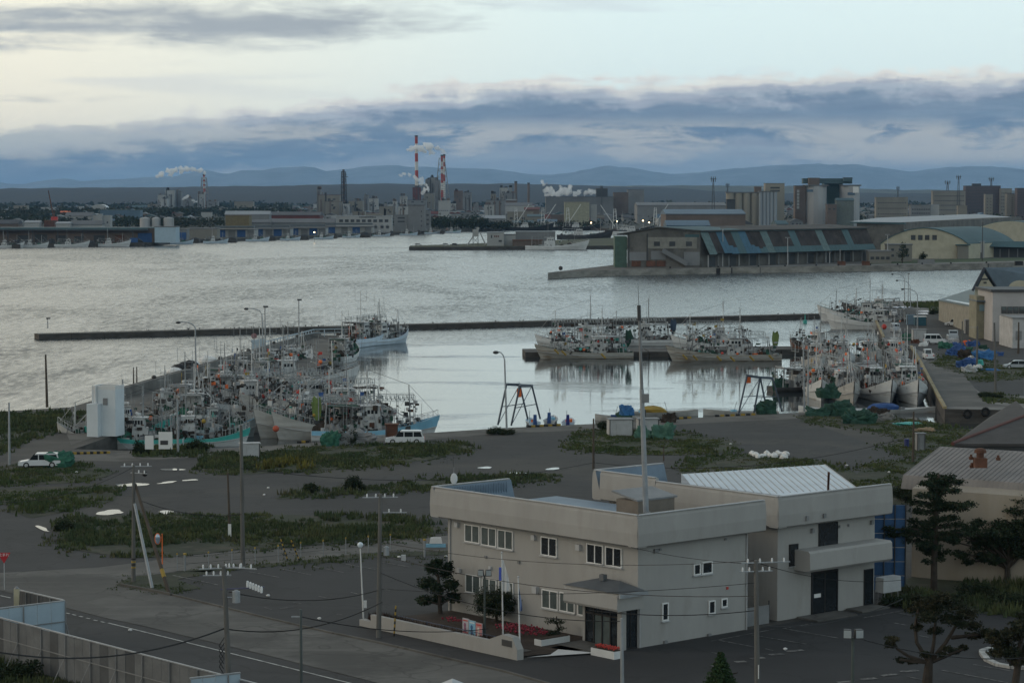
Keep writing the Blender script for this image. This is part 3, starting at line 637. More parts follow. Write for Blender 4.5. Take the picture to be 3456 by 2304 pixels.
# steps, planters
cb = MB(); cb.box((-2.4, 2.2, 0), (2.2, 3.8, .14)); cb.box((-3.9, 2.2, 0), (1.2, 3.0, .1)); cb.build('doorstep', M_pave, office)
for (x, y, sx, sy) in ((-3.4, 4.7, 2.6, .7), (-3.6, -.8, .8, 2.2)):
    pl = thing('flower_planter', 'white concrete planter %s of the office porch' % ('left' if y > 3 else 'with red flowers at the right'), 'planter', L(x, y), UA)
    q = MB(); q.box((0, 0, 0), (sx, sy, .5)); q.build('planter_box', M_white, pl); MB().box((0, 0, .5), (sx-.16, sy-.16, .05)).build('soil', M_soil, pl)
    if y < 3:
        f = MB()
        for i in range(160): f.ball((random.uniform(-sx/2, sx/2)*.8, random.uniform(-sy/2, sy/2)*.9, .6+random.random()*.15), .05, nu=4, nv=2)
        stuff(f.build('flower', M_red, pl))
# roof aerials and dish
def child_bar(o, a, b, r, m, name): return MB().bar(a, b, r).build(name, m, o)
d = thing('satellite_dish', 'small white satellite dish on the far corner of the office roof', 'satellite dish', L(1.2, WL+.75, H1))
MB().bar((0, 0, 0), (0, 0, 1.3), .03).build('mast', M_grey, d); q = MB(); q.ball((0, -.1, .45), (.28, .08, .42)); q.build('dish', M_white, d)
q = MB(); q.bar((0, 0, 1.0), (-.05, 0, 2.1), .02); q.bar((-.5, .1, 1.95), (.5, -.1, 2.0), .015); q.bar((-.5, .1, 1.5), (-.5, .1, 1.95), .012); q.build('aerial', M_dgrey, d)
# tall roof mast
P = aty(2182, 1719, 166.5); Tp = aty(2156, 1030, 166.0); Tt = aty(2153, 955, 166.0)
mt = thing('radio_mast', 'tall pale grey mast rising from the office roof', 'mast', (P.x, P.y, 7.3))
def loc_pts(o, *pts): return [Vector(p)-o.location for p in pts]
a, b, c = loc_pts(mt, (P.x, P.y, 7.3), Tp, Tt)
mid = a.lerp(b, .62); m2 = a.lerp(b, .93)
MB().bar(a, mid, .21, .15, 8).build('lower_tube', M_galv, mt); MB().bar(mid, m2, .12, .09, 7).build('upper_tube', M_grey, mt)
MB().bar(m2, b, .13, .13, 6).bar(b, c, .02, .015).build('antenna', M_dgrey, mt)
MB().box(mid + Vector((.25, 0, -.9)), (.5, .3, .6)).build('bracket_box', M_grey, mt); MB().box(a+Vector((0, -.4, .2)), (.5, .4, .8)).build('bracket_box', M_grey, mt)
# vent pipe on far rear corner
# ================================================================== second wing
SCN = at(2623, 2095, 0); UB = R(40.5); U2 = Vector((math.cos(UB), math.sin(UB), 0)); V2 = Vector((-math.sin(UB), math.cos(UB), 0))
wing = thing('annexe_building', 'beige annexe with a balcony band, dark glass doors and a white ribbed roof', 'building', SCN, UB)
wing_inv = (Matrix.Translation(SCN) @ Matrix.Rotation(UB, 4, 'Z')).inverted()
W2, D2 = 10.3, 17.5
MB().prism([(0, 0), (W2, 0), (W2, D2), (0, D2)], 0, 7.0).build('wall', M_beige, wing)
K0, K1 = 6.75, 8.95
prof2 = [(0.0, K0), (OV-.12, K0), (OV, K0+.08), (OV+.05, K0+.9), (OV-.02, K1-.25), (OV-.1, K1-.04), (OV-.35, K1-.02), (OV-.9, K0+.45), (0, K0+.3)]
parapet('parapet', [(Vector((-OV, 0, 0)), X, -Y, W2+2*OV), (Vector((0, -OV+.03, .004)), Y, -X, 11.5+OV)], wing, profile=prof2)
prof3 = [(o, z+.25) for o, z in prof2]
parapet('parapet', [(Vector((0, 11.55, 0)), Y, -X-Vector((0, 0, 0)), 6.0), (Vector((-OV, D2, 0)), X, Y, 7.2)], wing, profile=prof3)
coping([(-OV+.12, 11.5, K1), (-OV+.12, -OV+.12, K1), (W2+OV-.1, -OV+.12, K1)], wing)
coping([(W2*.62, D2+OV-.12, K1+.25), (-OV+.12, D2+OV-.12, K1+.25), (-OV+.12, 11.6, K1+.25)], wing)
MB().box((W2/2, D2/2, 7.0), (W2+1.2, D2+1.2, .4)).build('roof', M_blueroof, wing)
# white ribbed roof piece: rises behind the blue gutter
wr = MB(); P0 = [(1.2, 4.2, 7.9), (W2+.4, 1.2, 7.9), (W2+.6, 12.5, 8.9), (4.6, 14.0, 8.9)]
a0, a1, a2, a3 = [onwall(u, v, OC, Vector((0, 0, 1))) for u, v in ((0, 0),)*4] if False else (None,)*4
def roofpt(u, v, z): return at(u, v, z)
ZR = 8.35
RP = [at(u, v, ZR) for u, v in ((2300, 1599), (2783, 1567), (2890, 1645), (2650, 1672), (2300, 1630))]
o = MB().face(list(reversed(RP))).prism([(p.x, p.y) for p in RP], ZR-.25, ZR-.01).build('ribbed_roof', M_litroof, wing); o.matrix_parent_inverse = wing_inv
dv = RP[2]-RP[1]
def seg_x(p, d, a, b):
    e = b-a; den = d.x*e.y-d.y*e.x; t_ = ((a.x-p.x)*e.y-(a.y-p.y)*e.x)/den; return t_
for i in range(30):
    p = RP[0].lerp(RP[1], (i-6)/23.0) if i >= 6 else RP[0].lerp(RP[4], (6-i)/6.5)
    t_ = seg_x(p, dv, RP[4], RP[3])
    if i >= 6: t_ = min(1.0, t_) if t_ > 0 else 1.0
    if t_ <= .02: continue
    e = p+dv*min(t_, 1.0)
    o = MB().bar(p+Vector((0, 0, .02)), e+Vector((0, 0, .02)), .035, n=4).build('roof_rib', M_lgrey, wing); o.matrix_parent_inverse = wing_inv
o = MB().bar(at(2795, 1655, 8.6), at(2797, 1594, 10.2), .09).build('flue', M_rust, wing); o.matrix_parent_inverse = wing_inv
n2 = -V2
window(wing, wing_inv, SCN, U2, n2, zb5(455, 635), zb5(564, 755), 1, M_glass, .06, M_black)
window(wing, wing_inv, SCN, U2, n2, zb5(282, 757), zb5(332, 878), 1, M_glass, .08, M_black)
window(wing, wing_inv, SCN, U2, n2, zb5(720, 903), zb5(770, 1115), 1, M_glass, .06, M_black)
window(wing, wing_inv, SCN, U2, n2, zb5(412, 920), zb5(564, 1155), 2, M_glass, .12, M_black)
for x, y in ((385, 602), (487, 587)): wallbit(zb5(x, y), SCN - V2*.93, U2, n2, (.25, .14, .3), M_grey, parent=wing, inv=wing_inv)
for x, y in ((415, 675), (762, 626), (575, 652), (628, 645)): wallbit(zb5(x, y), SCN, U2, n2, (.25, .2, .3) if x not in (575, 628) else (.1, .1, .2), M_grey, parent=wing, inv=wing_inv)
# balcony band (sweep along the front) from photo points
a = onwall(*zb5(405, 800), SCN - V2*1.5, n2); b = onwall(*zb5(886, 735), SCN - V2*1.5, n2); zb_ = onwall(*zb5(405, 920), SCN - V2*1.5, n2).z
s0 = (a-SCN).dot(U2); s1 = (b-SCN).dot(U2)
bc = MB(); bc.sweep([(0, zb_), (1.4, zb_), (1.55, zb_+.15), (1.5, a.z-.15), (1.35, a.z), (0, a.z)], (s0, 0, 0), X, -Y, s1-s0); bc.build('balcony_band', M_beige, wing)
# low steps
for x, sx, y in ((3.9, 4.2, -1.2), (8.6, 3.0, -.9)): MB().box((x, y, 0), (sx, 2.0 if sx > 4 else 1.6, .13)).build('doorstep', M_pave, wing)
MB().box((4.1, -.05, 1.25), (.7, .06, .28)).build('door_notice', M_frame, wing)
# link wall (shaded return between the two wings) is the annexe side wall; low screen wall
q = thing('link_gate', 'low grey gate between office and annexe', 'gate', L(WR+.6, .5), UA)
MB().box((1.2, .2, 0), (2.4, .08, 1.3)).build('panel', M_grey, q); MB().bar((0, .2, 0), (0, .2, 1.6), .05).bar((2.4, .2, 0), (2.4, .2, 1.6), .05).build('gate_post', M_dgrey, q)
# ================================================================== blue sheeted wall, tank
bs = at(2961, 2040, 0); be = at(3064, 2010, 0)
bl = thing('blue_sheet_wall', 'tall blue sheeted wall between annexe and fawn building', 'wall', (0, 0, 0))
dB = (be-bs); LB = 3.1; dB.normalize(); yy = 184.0; x0 = xat(2955, yy); x1 = xat(3064, yy)
M_bsheet = mat('blue_sheeting', (.022, .075, .18), .6, .2, .4)
nr_ = 6; ztop = zat(1702, yy); hh = ztop/nr_
for i in range(nr_):
    MB().box(((x0+x1)/2, yy+.04*(i % 2), i*hh+.02), (x1-x0, .12, hh-.06)).build('sheet', M_bsheet, bl)
q = MB()
for i in range(4): q.bar((x0+(x1-x0)*i/3, yy-.15, 0), (x0+(x1-x0)*i/3, yy-.15, ztop+.1), .05)
q.build('post', M_dgrey, bl)
tk = thing('oil_tank', 'cream oil tank on thin legs beside the annexe', 'tank', at(2997, 2035, 0), UB)
MB().box((0, 0, .9), (2.0, .8, 1.1), top=.96).build('tank_body', M_lgrey, tk)
for x in (-.8, .8):
    for y in (-.3, .3): MB().bar((x, y, 0), (x*.9, y, .92), .035).build('leg', M_grey, tk)
# ================================================================== fawn building (right)
E0 = aty(3048, 1602, 192.4); dF = Vector((.837, -.547, 0)); oF = Vector((.547, .837, 0))
fb = thing('fawn_hall', 'fawn rendered hall with brownish grey ribbed metal roof and a roof ventilator', 'building', (0, 0, 0))
LF = 24; wall0 = at(3076, 1945, 0); hw = 6.9
M_fawn = mat('fawn_render', (.31, .28, .235), .9, .07, .3, col2=(.28, .24, .18), v2=(.4, .5, .8), stretch=(1, 1, .3))
M_broof = mat('brown_grey_roof', (.205, .19, .18), .6, .10, .5)
q = MB(); q.sweep([(0, 0), (0, 7.0), (6, 8.4), (13, 7.0), (13, 0)], wall0, dF, oF, LF); q.build('wall', M_fawn, fb)
zE = E0.z; oe = (E0-wall0).dot(oF)
q = MB(); q.sweep([(oe-.45, zE-1.05), (oe, zE), (oe+7.3, zE+1.65), (oe+14.6, zE), (oe+15, zE-1.05), (oe+14.6, zE-1.05), (oe+7.3, zE+1.3), (oe+.2, zE-1.0)], wall0+dF*((E0-wall0).dot(dF)), dF, oF, LF+2); q.build('roof', M_broof, fb)
base0 = wall0+dF*((E0-wall0).dot(dF))
for i in range(40):
    s = i*.42+.05
    p = base0+dF*s+oF*(oe+.02); 
    o = MB().bar(p+Vector((0, 0, zE+.02)), p+oF*7.25+Vector((0, 0, zE+1.66)), .03, n=4).bar(p+Vector((0, 0, zE+.0)), p-oF*.46+Vector((0, 0, zE-1.04)), .03, n=4).build('roof_rib', M_broof, fb)
V0 = aty(3308, 1555, 189.5)
rv = thing('roof_ventilator', 'round topped ventilator on the fawn hall roof', 'ventilator', (V0.x, V0.y, V0.z-.3))
MB().box((0, 0, -.2), (.95, .95, .75)).build('duct', M_rust, rv); MB().bar((0, 0, .5), (0, 0, 1.15), .3, n=10).build('neck', M_rust, rv); MB().bar((0, 0, .95), (0, 0, 1.2), .5, .45, n=10).bar((0, 0, 1.2), (0, 0, 1.32), .45, .2, n=10).build('cap', M_rust, rv)
for x, y in ((1348, 245), (1507, 250), (1352, 294)):
    p = aty(*zb5(x, y), 190); tag(MB().box((p.x, p.y, p.z-.2), (.3, .3, .22)).bar((p.x, p.y, p.z), (p.x, p.y, p.z+.2), .1).build('roof_vent', M_rust), 'small rusty vent cap %s the round ventilator' % {1348: 'just left of', 1507: 'to the right of', 1352: 'in front of'}[x], 'vent')
# dark gabled roof house behind
g0 = aty(3215, 1497, 222); g1 = aty(3475, 1398, 222)
dh = thing('dark_gabled_house', 'dark gabled building with a rusty red verge behind the fawn hall', 'building', (0, 0, 0))
gb_ = aty(3475, 1398, 236); gc = (2*gb_.x-g0.x, 222, g0.z)
MB().prism([(g0.x+.3, 222.3), (gc[0], 222.3), (gc[0], 240), (g0.x+6, 240)], 0, g0.z-.2).build('wall', M_dgrey, dh)
q = MB(); q.face([g0, gc, gb_]); q.face([g0, gb_, (gb_.x+2, 252, gb_.z), (g0.x+9, 250, g0.z)]); q.face([g0-Vector((0, 0, .25)), Vector(gc)-Vector((0, 0, .25)), gc, g0]); q.build('roof', mat('dark_gable_boards', (.06, .056, .055), .9, .15), dh)
MB().bar(g0, gb_, .2, n=5).build('hip_cap', mat('red_verge', (.10, .035, .028), .7), dh)
# ================================================================== garden in front of the office
W0 = at(1213, 2110, 0); W1 = at(1745, 2228, 0); dW = (W1-W0); LW = dW.length; dW.normalize(); nW = Vector((-dW.y, dW.x, 0)); angW = math.atan2(dW.y, dW.x)
gw = thing('garden_wall', 'long low white concrete garden wall along the dark footpath', 'wall', W0, angW)
q = MB(); q.prism([(0, 0), (1.3, 0), (1.3, .5), (0, .5)], 0, .45); q.prism([(1.3, 0), (LW-3.0, 0), (LW-3.0, .3), (1.3, .3)], 0, .95); q.build('wall_run', M_beige, gw)
q = MB(); h1 = .95; 
prof = [(LW-3.0, 0), (LW, 0), (LW, .7), (LW-.5, 1.45), (LW-1.5, 1.5), (LW-3.0, .95)]
q.face([(x, 0, z) for x, z in prof]); q.face([(x, .55, z) for x, z in reversed(prof)])
for i in range(len(prof)):
    a = prof[i]; b = prof[(i+1) % len(prof)]; q.face([(b[0], 0, b[1]), (a[0], 0, a[1]), (a[0], .55, a[1]), (b[0], .55, b[1])])
q.build('name_block', M_beige, gw); MB().box((LW-1.0, -.03, .8), (.95, .05, .4)).build('name_plate', M_dgrey, gw)
gd = [W0+dW*.3+nW*.4, W1-dW*.6+nW*.6, L(-3.3, 1.5), L(-.15, 4.2), L(-.15, 19.0), L(-4.2, 19.5)]
sheet('garden_bed', [(p.x, p.y) for p in gd], .10, M_soil, px=False)
M_hedge = bladesmat('dark_red_hedge', (.030, .014, .012), (.06, .03, .02), .8)
def poly_off(o0, o1, s0, s1): return [((W0+dW*s0+nW*o0).x, (W0+dW*s0+nW*o0).y), ((W0+dW*s1+nW*o0).x, (W0+dW*s1+nW*o0).y), ((W0+dW*s1+nW*o1).x, (W0+dW*s1+nW*o1).y), ((W0+dW*s0+nW*o1).x, (W0+dW*s0+nW*o1).y)]
tag(tufts('clipped_hedge', 'dark red clipped hedge behind the white garden wall', poly_off(.5, 1.25, .4, LW-3.0), 90, .9, .14, M_hedge, .15, 31, 4, jt=.04), None, 'hedge')
sheet('garden_path', poly_off(1.7, 2.6, 3.2, LW-1.5), .13, M_pave, px=False)
fr = thing('garden_railing', 'low blue grey railing between the hedge and the garden path', 'railing', W0+nW*1.5, angW)
for z in (.55, .85): MB().bar((2.5, 0, z), (LW-1.6, 0, z), .03, n=4).build('rail', mat('railing_paint', (.08, .10, .15), .5), fr)
for i in range(9): MB().bar((2.5+i*(LW-4.1)/8, 0, 0), (2.5+i*(LW-4.1)/8, 0, .9), .03, n=4).build('post', MATS['railing_paint'], fr)
wm = sheet('entrance_path', [(p.x, p.y) for p in (W1+nW*.8, W1+nW*2.6+dW*.3, L(-4.6, 2.8), L(-3.6, .2))], .12, M_white, px=False)
for nm, c, rx, ry, n in (('bed of red flowers in front of the office windows', zb4(555, 1375), 2.4, 1.2, 200), ('small patch of red flowers behind the poster board', zb4(95, 1310), 1.8, .5, 50)):
    P = at(*c, 0); f = MB()
    for i in range(n):
        a = random.random()*6.28; r = random.random()**.5; p = P + V_*(rx*r*math.cos(a)) + U_*(ry*r*math.sin(a)); f.ball((p.x, p.y, .35+random.random()*.2), random.uniform(.05, .10), nu=4, nv=2)
    stuff(f.build('flowers', mat('crimson_petals', (.22, .02, .04), .7)), nm, 'flowers')
# poster board with three posters
A_ = at(*zb4(130, 1372), 0); B_ = at(*zb4(275, 1395), 0)
A_ = at(1560, 2152, 0); B_ = at(1628, 2167, 0)
pb = thing('poster_board', 'stand with three colourful posters beside the garden railing', 'sign', A_, math.atan2((B_-A_).y, (B_-A_).x))
LP = (B_-A_).length; pw = LP/3
for i in range(3):
    x = pw*(i+.5); dz = -.06*i
    MB().box((x, .03, .35+dz), (pw*.96, .04, 1.05)).build('board', M_lgrey, pb)
    q = MB(); q.k = 0; q.box((x, 0, .38+dz), (pw*.9, .02, 1.0)); p = q.build('poster', [mat('poster_pale', (.42, .40, .44), .7), M_lblue, mat('poster_pink', (.55, .25, .26), .7)][i], pb)
    q = MB(); q.ball((x-.05, -.02, .95+dz), (.13, .02, .16)); q.box((x-.03, -.02, .45+dz), (.28, .02, .35), top=.6); q.build('printed_figure', [mat('poster_maroon', (.25, .10, .16), .7), mat('poster_navy', (.06, .14, .3), .7), mat('poster_cream', (.6, .55, .5), .7)][i], p)
    q = MB(); q.box((x, -.015, 1.22+dz), (pw*.7, .02, .08)); q.box((x, -.015, .42+dz), (pw*.75, .02, .06)); q.build('printed_band', M_red if i != 1 else M_white, p)
for i in range(4): MB().bar((pw*i, .06, 0), (pw*i, .06, 1.2), .03).build('post', M_dgrey, pb)
# flagpoles
for i, (b, tt, lab) in enumerate(((zb4(423, 1405), zb4(412, 778), 'taller flagpole with a white flag beside the garden path'), (zb4(545, 1492), zb4(532, 953), 'shorter flagpole by the end of the garden wall'))):
    P = at(*b, 0); H = zat(tt[1], P.y); fp = thing('flagpole', lab, 'flagpole', P)
    MB().bar((0, 0, 0), (xat(tt[0], P.y)-P.x, 0, H), .06, .04, 8).build('pole', M_white, fp); MB().ball((xat(tt[0], P.y)-P.x, 0, H), .08).build('finial', M_lgrey, fp)
    x0 = xat(tt[0], P.y)-P.x; f = MB(); n = 6; w0 = .62 if i == 0 else .25; z0 = H-.5 if i == 0 else H-.8; hgt = 2.2 if i == 0 else 1.5
    for j in range(n):
        a = x0+.05+w0*j/n*(.9); b_ = x0+.05+w0*(j+1)/n*.9; ya = .12*math.sin(j*1.7); yb = .12*math.sin((j+1)*1.7); za = z0-.9*hgt*(j/n)**1.3; zb2_ = z0-.9*hgt*((j+1)/n)**1.3
        f.face([(a, ya, z0-hgt), (b_, yb, z0-hgt*.95), (b_, yb, zb2_+.1), (a, ya, za+.1)])
    tag(f.build('flag', M_frame if i == 0 else mat('pale_blue_flag', (.2, .28, .5), .8), None), 'limp %s hanging from the %s flagpole' % (('white flag with blue mark', 'taller') if i == 0 else ('pale blue flag', 'shorter')), 'flag').location = P
    if i == 0: tag(MB().box((P.x+x0-.1, P.y-.02, H-1.9), (.16, .1, .9)).build('flag', mat('blue_flag', (.08, .12, .5), .8)), 'narrow folded blue flag behind the white flag', 'flag')
# ---------------------------------------------------------------- lamps, poles
def floodpost(b, H, lab, s=1.0, col=M_dgrey):
    f = thing('flood_lamp_post', lab, 'lamp post', b)
    MB().bar((0, 0, 0), (0, 0, H), .10*s, .08*s, 7).build('post', mat('dark_green_post', (.06, .075, .07), .6), f)
    for k in (-1, 1):
        h = MB(); h.box((k*.30*s, -.05, H-.05*s), (.46*s, .4*s, .5*s), rz=k*.25, top=.8); ho = h.build('lamp_head', M_dgrey, f)
        MB().box((k*.32*s, -.27*s, H+.02*s), (.40*s, .03, .40*s), rz=k*.25).build('lamp_glass', mat('lamp_glass', (.33, .36, .37), .25), ho)
    return f
P = at(1635.6, 2160, 0); floodpost(P, zat(1940, P.y), 'dark lamp post with twin flood heads by the round topiary', .85)
P = aty(2893, 2304, 127); P.z = 0; P.x = xat(2889, 127); floodpost(P, zat(2150, 127), 'dark lamp post with twin flood heads in the front car park', 1.0)
P = at(1227, 2094, 0); Pt = aty(1216, 1850, P.y)
gl = thing('globe_lamp', 'slim white lamp post with a round globe at the car park corner', 'lamp post', P)
MB().bar((0, 0, 0), (Pt.x-P.x, 0, Pt.z), .06, .045, 7).build('post', M_white, gl); MB().ball((Pt.x-P.x, 0, Pt.z+.25), .21, nu=10, nv=7).build('globe', mat('globe', (.62, .70, .76), .15), gl)
MB().box((.12, -.05, .95), (.22, .18, .5)).build('switch_box', M_white, gl)
def insul(mb, p, s=1.0): mb.bar(p, (p[0], p[1], p[2]+.16*s), .05*s, .06*s, 6).ball((p[0], p[1], p[2]+.2*s), .055*s, nu=5, nv=3)
def utility(b, H, lab, arms, r=.16, m=None, lean=(0, 0), bands=False, cans=None, extra=None, group=None):
    u = thing('utility_pole', lab, 'utility pole', b, 0, group); m = m or M_polec
    top = Vector((lean[0], lean[1], H)); MB().bar((0, 0, -.5 if b[1] < 150 else 0), top, r, r*.62, 8).build('pole', m, u)
    for (zf, ang, L_, ni, off) in arms:
        c = top*zf; dx, dy = math.cos(ang), math.sin(ang); a = c+Vector((dx*(off-L_/2), dy*(off-L_/2), 0)); e = c+Vector((dx*(off+L_/2), dy*(off+L_/2), 0))
        arm = MB(); arm.bar(a, e, .045, n=4); ao = arm.build('crossarm', M_galv, u); ii = MB()
        for k in range(ni):
            p = a.lerp(e, (k+.5)/ni); ii = MB(); insul(ii, p, 1.0); ii.build('insulator', M_ins, ao)
    if bands:
        for k in range(4): MB().bar((lean[0]*.1, lean[1]*.1, 1.1+k*.22), (lean[0]*.1, lean[1]*.1, 1.21+k*.22), r+.012, n=8).build('hazard_band', M_yellow if k % 2 == 0 else M_black, u)
    if cans:
        for (zf, dx, s) in cans:
            c = top*zf; q = MB(); q.bar(c+Vector((dx, 0, -.35*s)), c+Vector((dx, 0, .4*s)), .27*s, n=10); q.bar(c+Vector((dx, 0, .4*s)), c+Vector((dx, 0, .5*s)), .2*s, .1*s, n=10)
            q.bar(c, c+Vector((dx, 0, 0)), .04); q.build('transformer', M_galv, u)
    return u, top
WIRES = []
def base_at(u, v): return at(u, v, 0)
b = base_at(450.5, 1963); H = zat(1567, b.y)
p1, t1 = utility(b, H, 'utility pole with hazard bands and stay poles at the grass island', [(.985, .15, 2.4, 4, .2), (.93, -.5, 1.6, 3, .5)], .17, lean=(xat(444.7, b.y)-b.x, 0), bands=True)
q = MB(); q.ball((1.0, -.3, H*.925), .22, nu=6, nv=4); q.build('switch_gear', M_black, p1)
st = thing('stay_pole', 'pale steel stay leaning on the utility pole at the grass island', 'stay pole', base_at(513.5, 1984)); e = aty(454, 1699, b.y-.1)-st.location
MB().bar((0, 0, 0), e, .13, .11, 8).build('strut', M_galv, st)
st = thing('stay_pole', 'dark wooden stay pole with a hazard band leaning on the utility pole', 'stay pole', base_at(572, 2004)); e = aty(456, 1632, b.y+.3)-st.location
MB().bar((0, 0, 0), e, .15, .11, 8).build('strut', M_wood, st); MB().bar(e*.15, e*.22, .16, .158, n=8).build('hazard_band', M_yellow, st)
b = base_at(820, 1906); p2, t2 = utility(b, zat(1434, b.y), 'tall plain concrete pole beside the lane fence', [(.985, .4, .6, 0, 0)], .19, lean=(xat(810, b.y)-b.x, 0))
b = base_at(776, 1812); p3, t3 = utility(b, zat(1594, b.y), 'short dark pole with a white plate in the weedy field', [], .13, M_wood, lean=(xat(764, b.y)-b.x, 0)); MB().box((0, -.18, .1), (.28, .04, 1.1)).build('plate', M_frame, p3)
# foreground pole with insulators and transformer
yb = 137; b = Vector((xat(770, yb), yb, 0)); tx = xat(748, yb)-b.x
p4, t4 = utility(b, zat(1908, yb), 'big front utility pole with many insulators and a transformer can', [(.985, .25, 2.6, 6, -.1), (.94, .1, 1.6, 4, -.4), (.99, -.3, 2.0, 3, 1.0)], .19, lean=(tx, 0), cans=[(.80, .62, .85)])
ao = MB().bar((t4.x-.2, 0, t4.z*.85), (t4.x+2.3, -.1, t4.z*.868), .04).build('side_arm', mat('arm_paint', (.10, .10, .17), .6), p4)
for k in range(6):
    q = MB(); insul(q, (1.35+k*.16+t4.x, -.05-.03*k, t4.z*.865-.06*k), 1.5); q.build('insulator', M_ins, ao)
q = MB()
for k in range(5): q.path([(t4.x*.5-.15, -.2, t4.z*.55-k*.3), (t4.x*.5-.45, -.25, t4.z*.50-k*.3), (t4.x*.5-.2, -.2, t4.z*.45-k*.3)], .03)
q.build('cable_bundle', M_wire, p4)
b = Vector((xat(1009, 140), 140, 0)); utility(b, zat(2055, 140), 'slim dark roadside pole between road and front pole', [(.93, .1, .5, 0, -.3)], .11, mat('dark_pole', (.07, .085, .085), .6))
b = base_at(1278, 2151); p6, t6 = utility(b, zat(1665, b.y), 'utility pole with a box transformer beside the globe lamp', [(.975, .1, 2.4, 4, 0), (.87, .0, 1.6, 2, 1.0)], .18, lean=(xat(1281, b.y)-b.x, 0), cans=[(.60, .45, .75)])
MB().box((1.7, 0, t6.z*.535), (.3, .3, .4)).build('hanging_box', M_lgrey, p6)
yb = 139; b = Vector((xat(2567, yb), yb, 0)); p7, t7 = utility(b, zat(1890, yb), 'front utility pole between office and annexe with white insulators', [(.985, .2, 2.9, 4, .6), (.93, .2, 2.0, 5, 0)], .18, lean=(xat(2557, yb)-b.x, 0))
MB().bar((0, -.2, 2.2), (0, -.2, 3.0), .03).bar((0, -.2, 1.1), (0, -.2, 1.7), .03).build('plate', M_frame, p7)
yb = 130; b = Vector((xat(2108, yb), yb, 0)); p9, t9 = utility(b, zat(2086, yb), 'pale slim pole in front of the office entrance', [], .13, M_galv, lean=(xat(2101, yb)-b.x, 0))
b = base_at(2003, 1583); utility(b, zat(1412, b.y), 'bare dark pole at the lane behind the office', [], .14, M_wood)
b = base_at(2240, 1555); utility(b, zat(1505, b.y), 'thin short post in the grass mound', [], .08, M_wood)
b = base_at(3082, 1562); utility(b, zat(1388, b.y), 'dark pole beside the blue drum', [], .15, M_wood)
b = base_at(159, 1374); utility(b, zat(1196, b.y), 'lone wooden pole on the sea wall at the left', [], .2, M_wood, lean=(xat(150.5, b.y)-b.x, 0))
b = base_at(31.6, 1568); utility(b, zat(1358, b.y), 'pale pole at the far left edge beside the weeds', [], .15, M_galv, lean=(xat(24.5, b.y)-b.x, 0))
b = base_at(451, 1308); utility(b, zat(1239, b.y), 'left of two thin posts on the mole', [], .12, M_wood)
b = base_at(462, 1310); utility(b, zat(1237, b.y), 'right of two thin posts on the mole', [], .12, M_wood)
b = base_at(817, 1265); utility(b, zat(1178, b.y), 'dark post on the middle of the mole', [], .17, M_wood)
b = base_at(3361, 1329); utility(b, zat(1089, b.y), 'tall pale pole on the pier beside the grass strip', [(.5, .3, .7, 0, 0)], .22, M_polec, lean=(xat(3358, b.y)-b.x, 0))
b = base_at(3303, 1118); utility(b, zat(976, b.y), 'thick dark pole in front of the low harbour hall', [], .3, M_wood, lean=(xat(3312, b.y)-b.x, 0))
b = base_at(3437, 1193); utility(b, zat(1087, b.y), 'dark pole before the white harbour annexe', [], .22, M_wood)
b = base_at(3297, 1242); utility(b, zat(1100, b.y), 'pale pole with a side lamp among the rubbish heaps', [(.97, 0, 1.6, 0, -.6)], .2, M_polec)
b = base_at(3247, 1180); utility(b, zat(1084, b.y), 'slim grey pole behind the rubbish heaps', [], .16, M_polec)
b = base_at(3387, 1165); utility(b, zat(1090, b.y), 'short dark pole by the harbour hall door', [], .2, M_wood)
b = base_at(601, 1532); p10, t10 = utility(b, zat(1347, b.y), 'pale blue grey lamp pole in front of the green boat', [], .15, M_galv, lean=(xat(594, b.y)-b.x, 0)); MB().ball((t10.x-.9, 0, t10.z), .28).bar((t10.x, 0, t10.z-.3), (t10.x-.9, 0, t10.z), .05).build('lamp_head', M_dgrey, p10)
def arc_lamp(b, Hpx, headpx, lab, r=.14, cat='street lamp', grp='curved harbour lamps'):
    u = thing('street_lamp', lab, cat, b, 0, grp); H = zat(Hpx[1], b.y); hx = xat(headpx[0], b.y)-b.x; hz = zat(headpx[1], b.y); tx = xat(Hpx[0], b.y)-b.x
    MB().bar((0, 0, 0), (tx, 0, H), r, r*.7, 7).build('post', M_galv, u)
    pts = [Vector((tx, 0, H)), Vector((tx+(hx-tx)*.15, 0, H+(hz-H)*.55)), Vector((tx+(hx-tx)*.45, 0, H+(hz-H)*.9)), Vector((hx, 0, hz))]
    MB().path(pts, r*.55, 6).build('arm', M_galv, u)
    MB().ball((hx, 0, hz-.12), (.42, .3, .22)).build('lamp_head', M_dgrey, u); return u
arc_lamp(at(661.7, 1280, 0), (657, 1105), (600, 1086), 'curved street lamp at the near end of the mole', .16)
arc_lamp(at(889, 1245, 0), (883, 1060), (830, 1040), 'curved street lamp where the mole railing starts')
arc_lamp(at(1710, 1447, 0), (1703, 1215), (1673, 1186), 'curved street lamp on the quay beside the left boat hoist')
arc_lamp(at(2714, 1388, 0), (2713, 1165), (2681, 1140), 'curved street lamp left of the right hand moored boats')
arc_lamp(at(3097, 1118, 0), (3097, 995), (3047, 974), 'nearest curved street lamp on the pier road')
arc_lamp(at(3073, 1037, 0), (3072, 965), (3028, 945), 'second curved street lamp on the pier road')
arc_lamp(at(3053, 1018, 0), (3053, 940), (3012, 924), 'farthest curved street lamp at the pier end')
